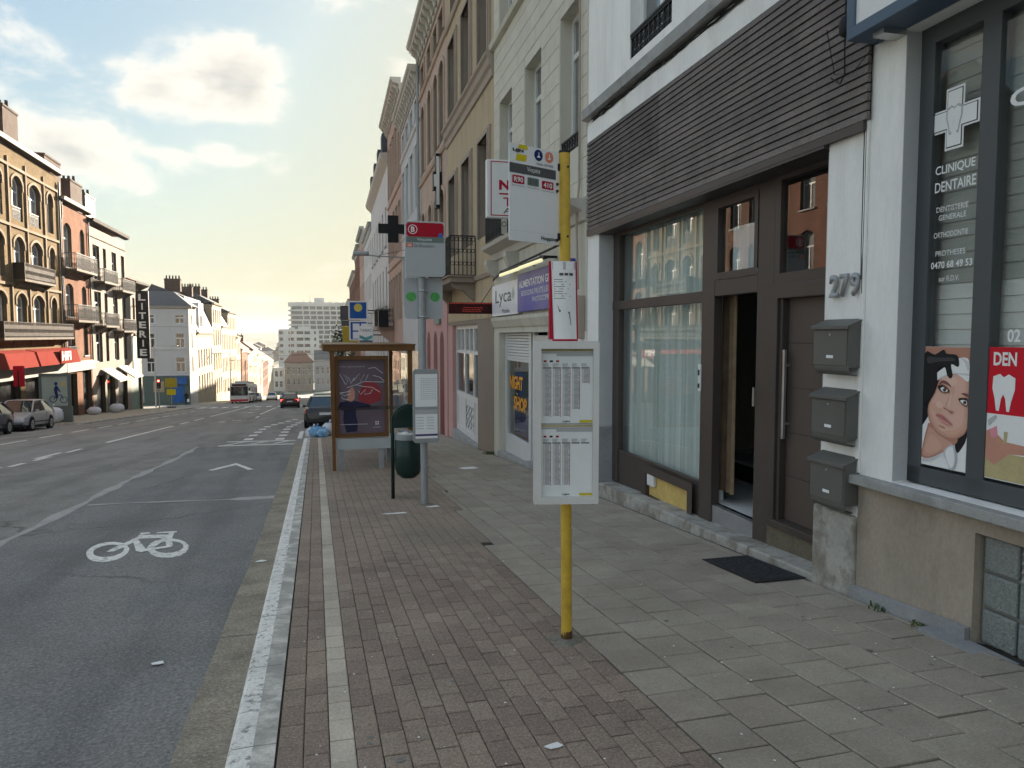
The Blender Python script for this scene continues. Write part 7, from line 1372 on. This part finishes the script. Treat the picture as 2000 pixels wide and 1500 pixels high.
# bus coming up the street
t = thing('bus', 'pale grey articulated city bus coming up the left lane', 'bus', at(-10.6, 118, 180)); pm('bus_white', (.50, .51, .50), .35, .05, .5); pm('bus_roof', (.42, .43, .43), .5, .1, 1)
def rr3(y, w=1.27, z0=.3, z1=2.95): return [(x, y, z) for x, z in [(-w, z0), (w, z0), (w, z1-.25), (w-.2, z1), (-w+.2, z1), (-w, z1-.25)]]
mb = MB(); mb.loft([rr3(6.0), rr3(-3)]); mb.build('front_body', 'bus_white', t); mb = MB(); mb.loft([rr3(-3.9), rr3(-11)]); mb.build('rear_body', 'bus_white', t); mb = MB(); mb.loft([rr3(-3., 1.2, .4, 2.85), rr3(-3.9, 1.2, .4, 2.85)]); mb.build('bellows', 'tyre', t)
MB().box(-1.15, 1.15, 6.0, 6.03, 1.15, 2.45).build('windscreen', 'car_glass', t, bevel=.01); MB().box(-.95, .95, 6.0, 6.035, 2.52, 2.8).build('destination_panel', 'led_red', t); MB().box(-1.2, 1.2, 6.0, 6.04, .35, .6).build('bumper', 'sign_red', t); MB().box(-.9, .9, -2, 3, 2.95, 3.25).build('roof_unit', 'bus_roof', t, bevel=.08); MB().box(-.9, .9, -9, -5, 2.95, 3.25).build('roof_unit', 'bus_roof', t, bevel=.08)
for s_ in (1, -1):
    for y0, y1 in ((4.6, 5.7), (3.2, 4.4), (1.6, 3.1), (0, 1.5), (-1.5, -.1), (-2.9, -1.6), (-5.4, -4.1), (-7, -5.5), (-8.6, -7.1), (-10.6, -8.7)): MB().box(s_*1.27-.008, s_*1.27+.008, y0, y1, 1.2, 2.4).build('side_window', 'car_glass', t)
    for y in (3.6, -1.6, -8): q = MB(); q.lathe([(.3, -.12), (.48, -.1), (.48, .1), (.3, .12)], 18, (s_*1.2, y, .48), axis='x'); q.build('wheel', 'tyre', t)
    MB().box(s_*.75-.18, s_*.75+.18, 6., 6.035, .68, .86).build('headlight', 'headlamp', t); MB().box(s_*1.4-.1, s_*1.4+.1, 5.9, 6.1, 1.8, 2.3).build('mirror', 'trim_black', t)
# pedestrian by the corner house
def person(label, M, top, legs, hgt=1.72):
    t = thing('person', label, 'person', M); k = hgt/1.72
    V = [(0, 0, .95), (0, 0, 1.18), (0, 0, 1.38), (0, 0, 1.5), (0, .01, 1.63), (.09, 0, .9), (.10, .06, .5), (.10, -.02, .08), (.10, .12, .03), (-.09, 0, .9), (-.11, -.06, .5), (-.10, -.16, .1), (-.10, -.05, .03), (.19, 0, 1.4), (.24, -.02, 1.12), (.23, .08, .9), (.22, .10, .83), (-.19, 0, 1.4), (-.25, .02, 1.12), (-.24, .1, .9), (-.23, .12, .83)]
    E_ = [(0, 1), (1, 2), (2, 3), (3, 4), (0, 5), (5, 6), (6, 7), (7, 8), (0, 9), (9, 10), (10, 11), (11, 12), (2, 13), (13, 14), (14, 15), (15, 16), (2, 17), (17, 18), (18, 19), (19, 20)]
    Rr = [.14, .13, .15, .06, .105, .09, .065, .05, .045, .09, .065, .05, .045, .065, .05, .04, .035, .065, .05, .04, .035]
    me = bpy.data.meshes.new('body'); me.from_pydata([(x*k, y*k, z*k) for x, y, z in V], E_, []); o = bpy.data.objects.new('body', me); COL.objects.link(o); o.parent = t
    m = o.modifiers.new('skin', 'SKIN'); sv = me.skin_vertices if me.skin_vertices else None
    if not sv:
        import bmesh; bm = bmesh.new(); bm.from_mesh(me); bm.verts.layers.skin.verify(); bm.to_mesh(me); bm.free()
    for i, r in enumerate(Rr): me.skin_vertices[0].data[i].radius = (r*k, r*k); me.skin_vertices[0].data[i].use_root = (i == 0)
    o.modifiers.new('sub', 'SUBSURF').render_levels = 2; me.materials.append(MAT[top]); return t
person('pedestrian in dark clothes carrying a white bag by the corner house', at(-16.4, 104, 20, 0) @ TILT.inverted(), 'black_print', 'black_print'); o = MB().box(-.15, .12, -.08, .08, 0, .36).build('shopping_bag', 'white_plastic', bevel=.04); o.location = (-16.1, 103.9, zg(104)+.42); tag(o, 'white shopping bag held by the dark clothed pedestrian', 'bag')
person('dark clothed pedestrian crossing at the bottom of the street', at(-4.2, 170, 0) @ TILT.inverted(), 'dark_grey_print', 'black_print')
# ------------------------------------------------------------------ thin evening haze
hm = bpy.data.materials.new('haze'); hm.use_nodes = True; nt = hm.node_tree; nt.nodes.remove(nt.nodes['Principled BSDF'])
pv = nt.nodes.new('ShaderNodeVolumePrincipled'); pv.inputs['Color'].default_value = (.93, .94, .95, 1); pv.inputs['Density'].default_value = .0002; pv.inputs['Anisotropy'].default_value = .1
nt.links.new(pv.outputs[0], nt.nodes['Material Output'].inputs['Volume']); MAT['haze'] = hm
o = MB().box(-2600, 2600, -90, 4200, -29, 34).build('haze', 'haze'); tag(o, 'thin pale haze over the far end of the street', 'haze', kind='stuff')
# end
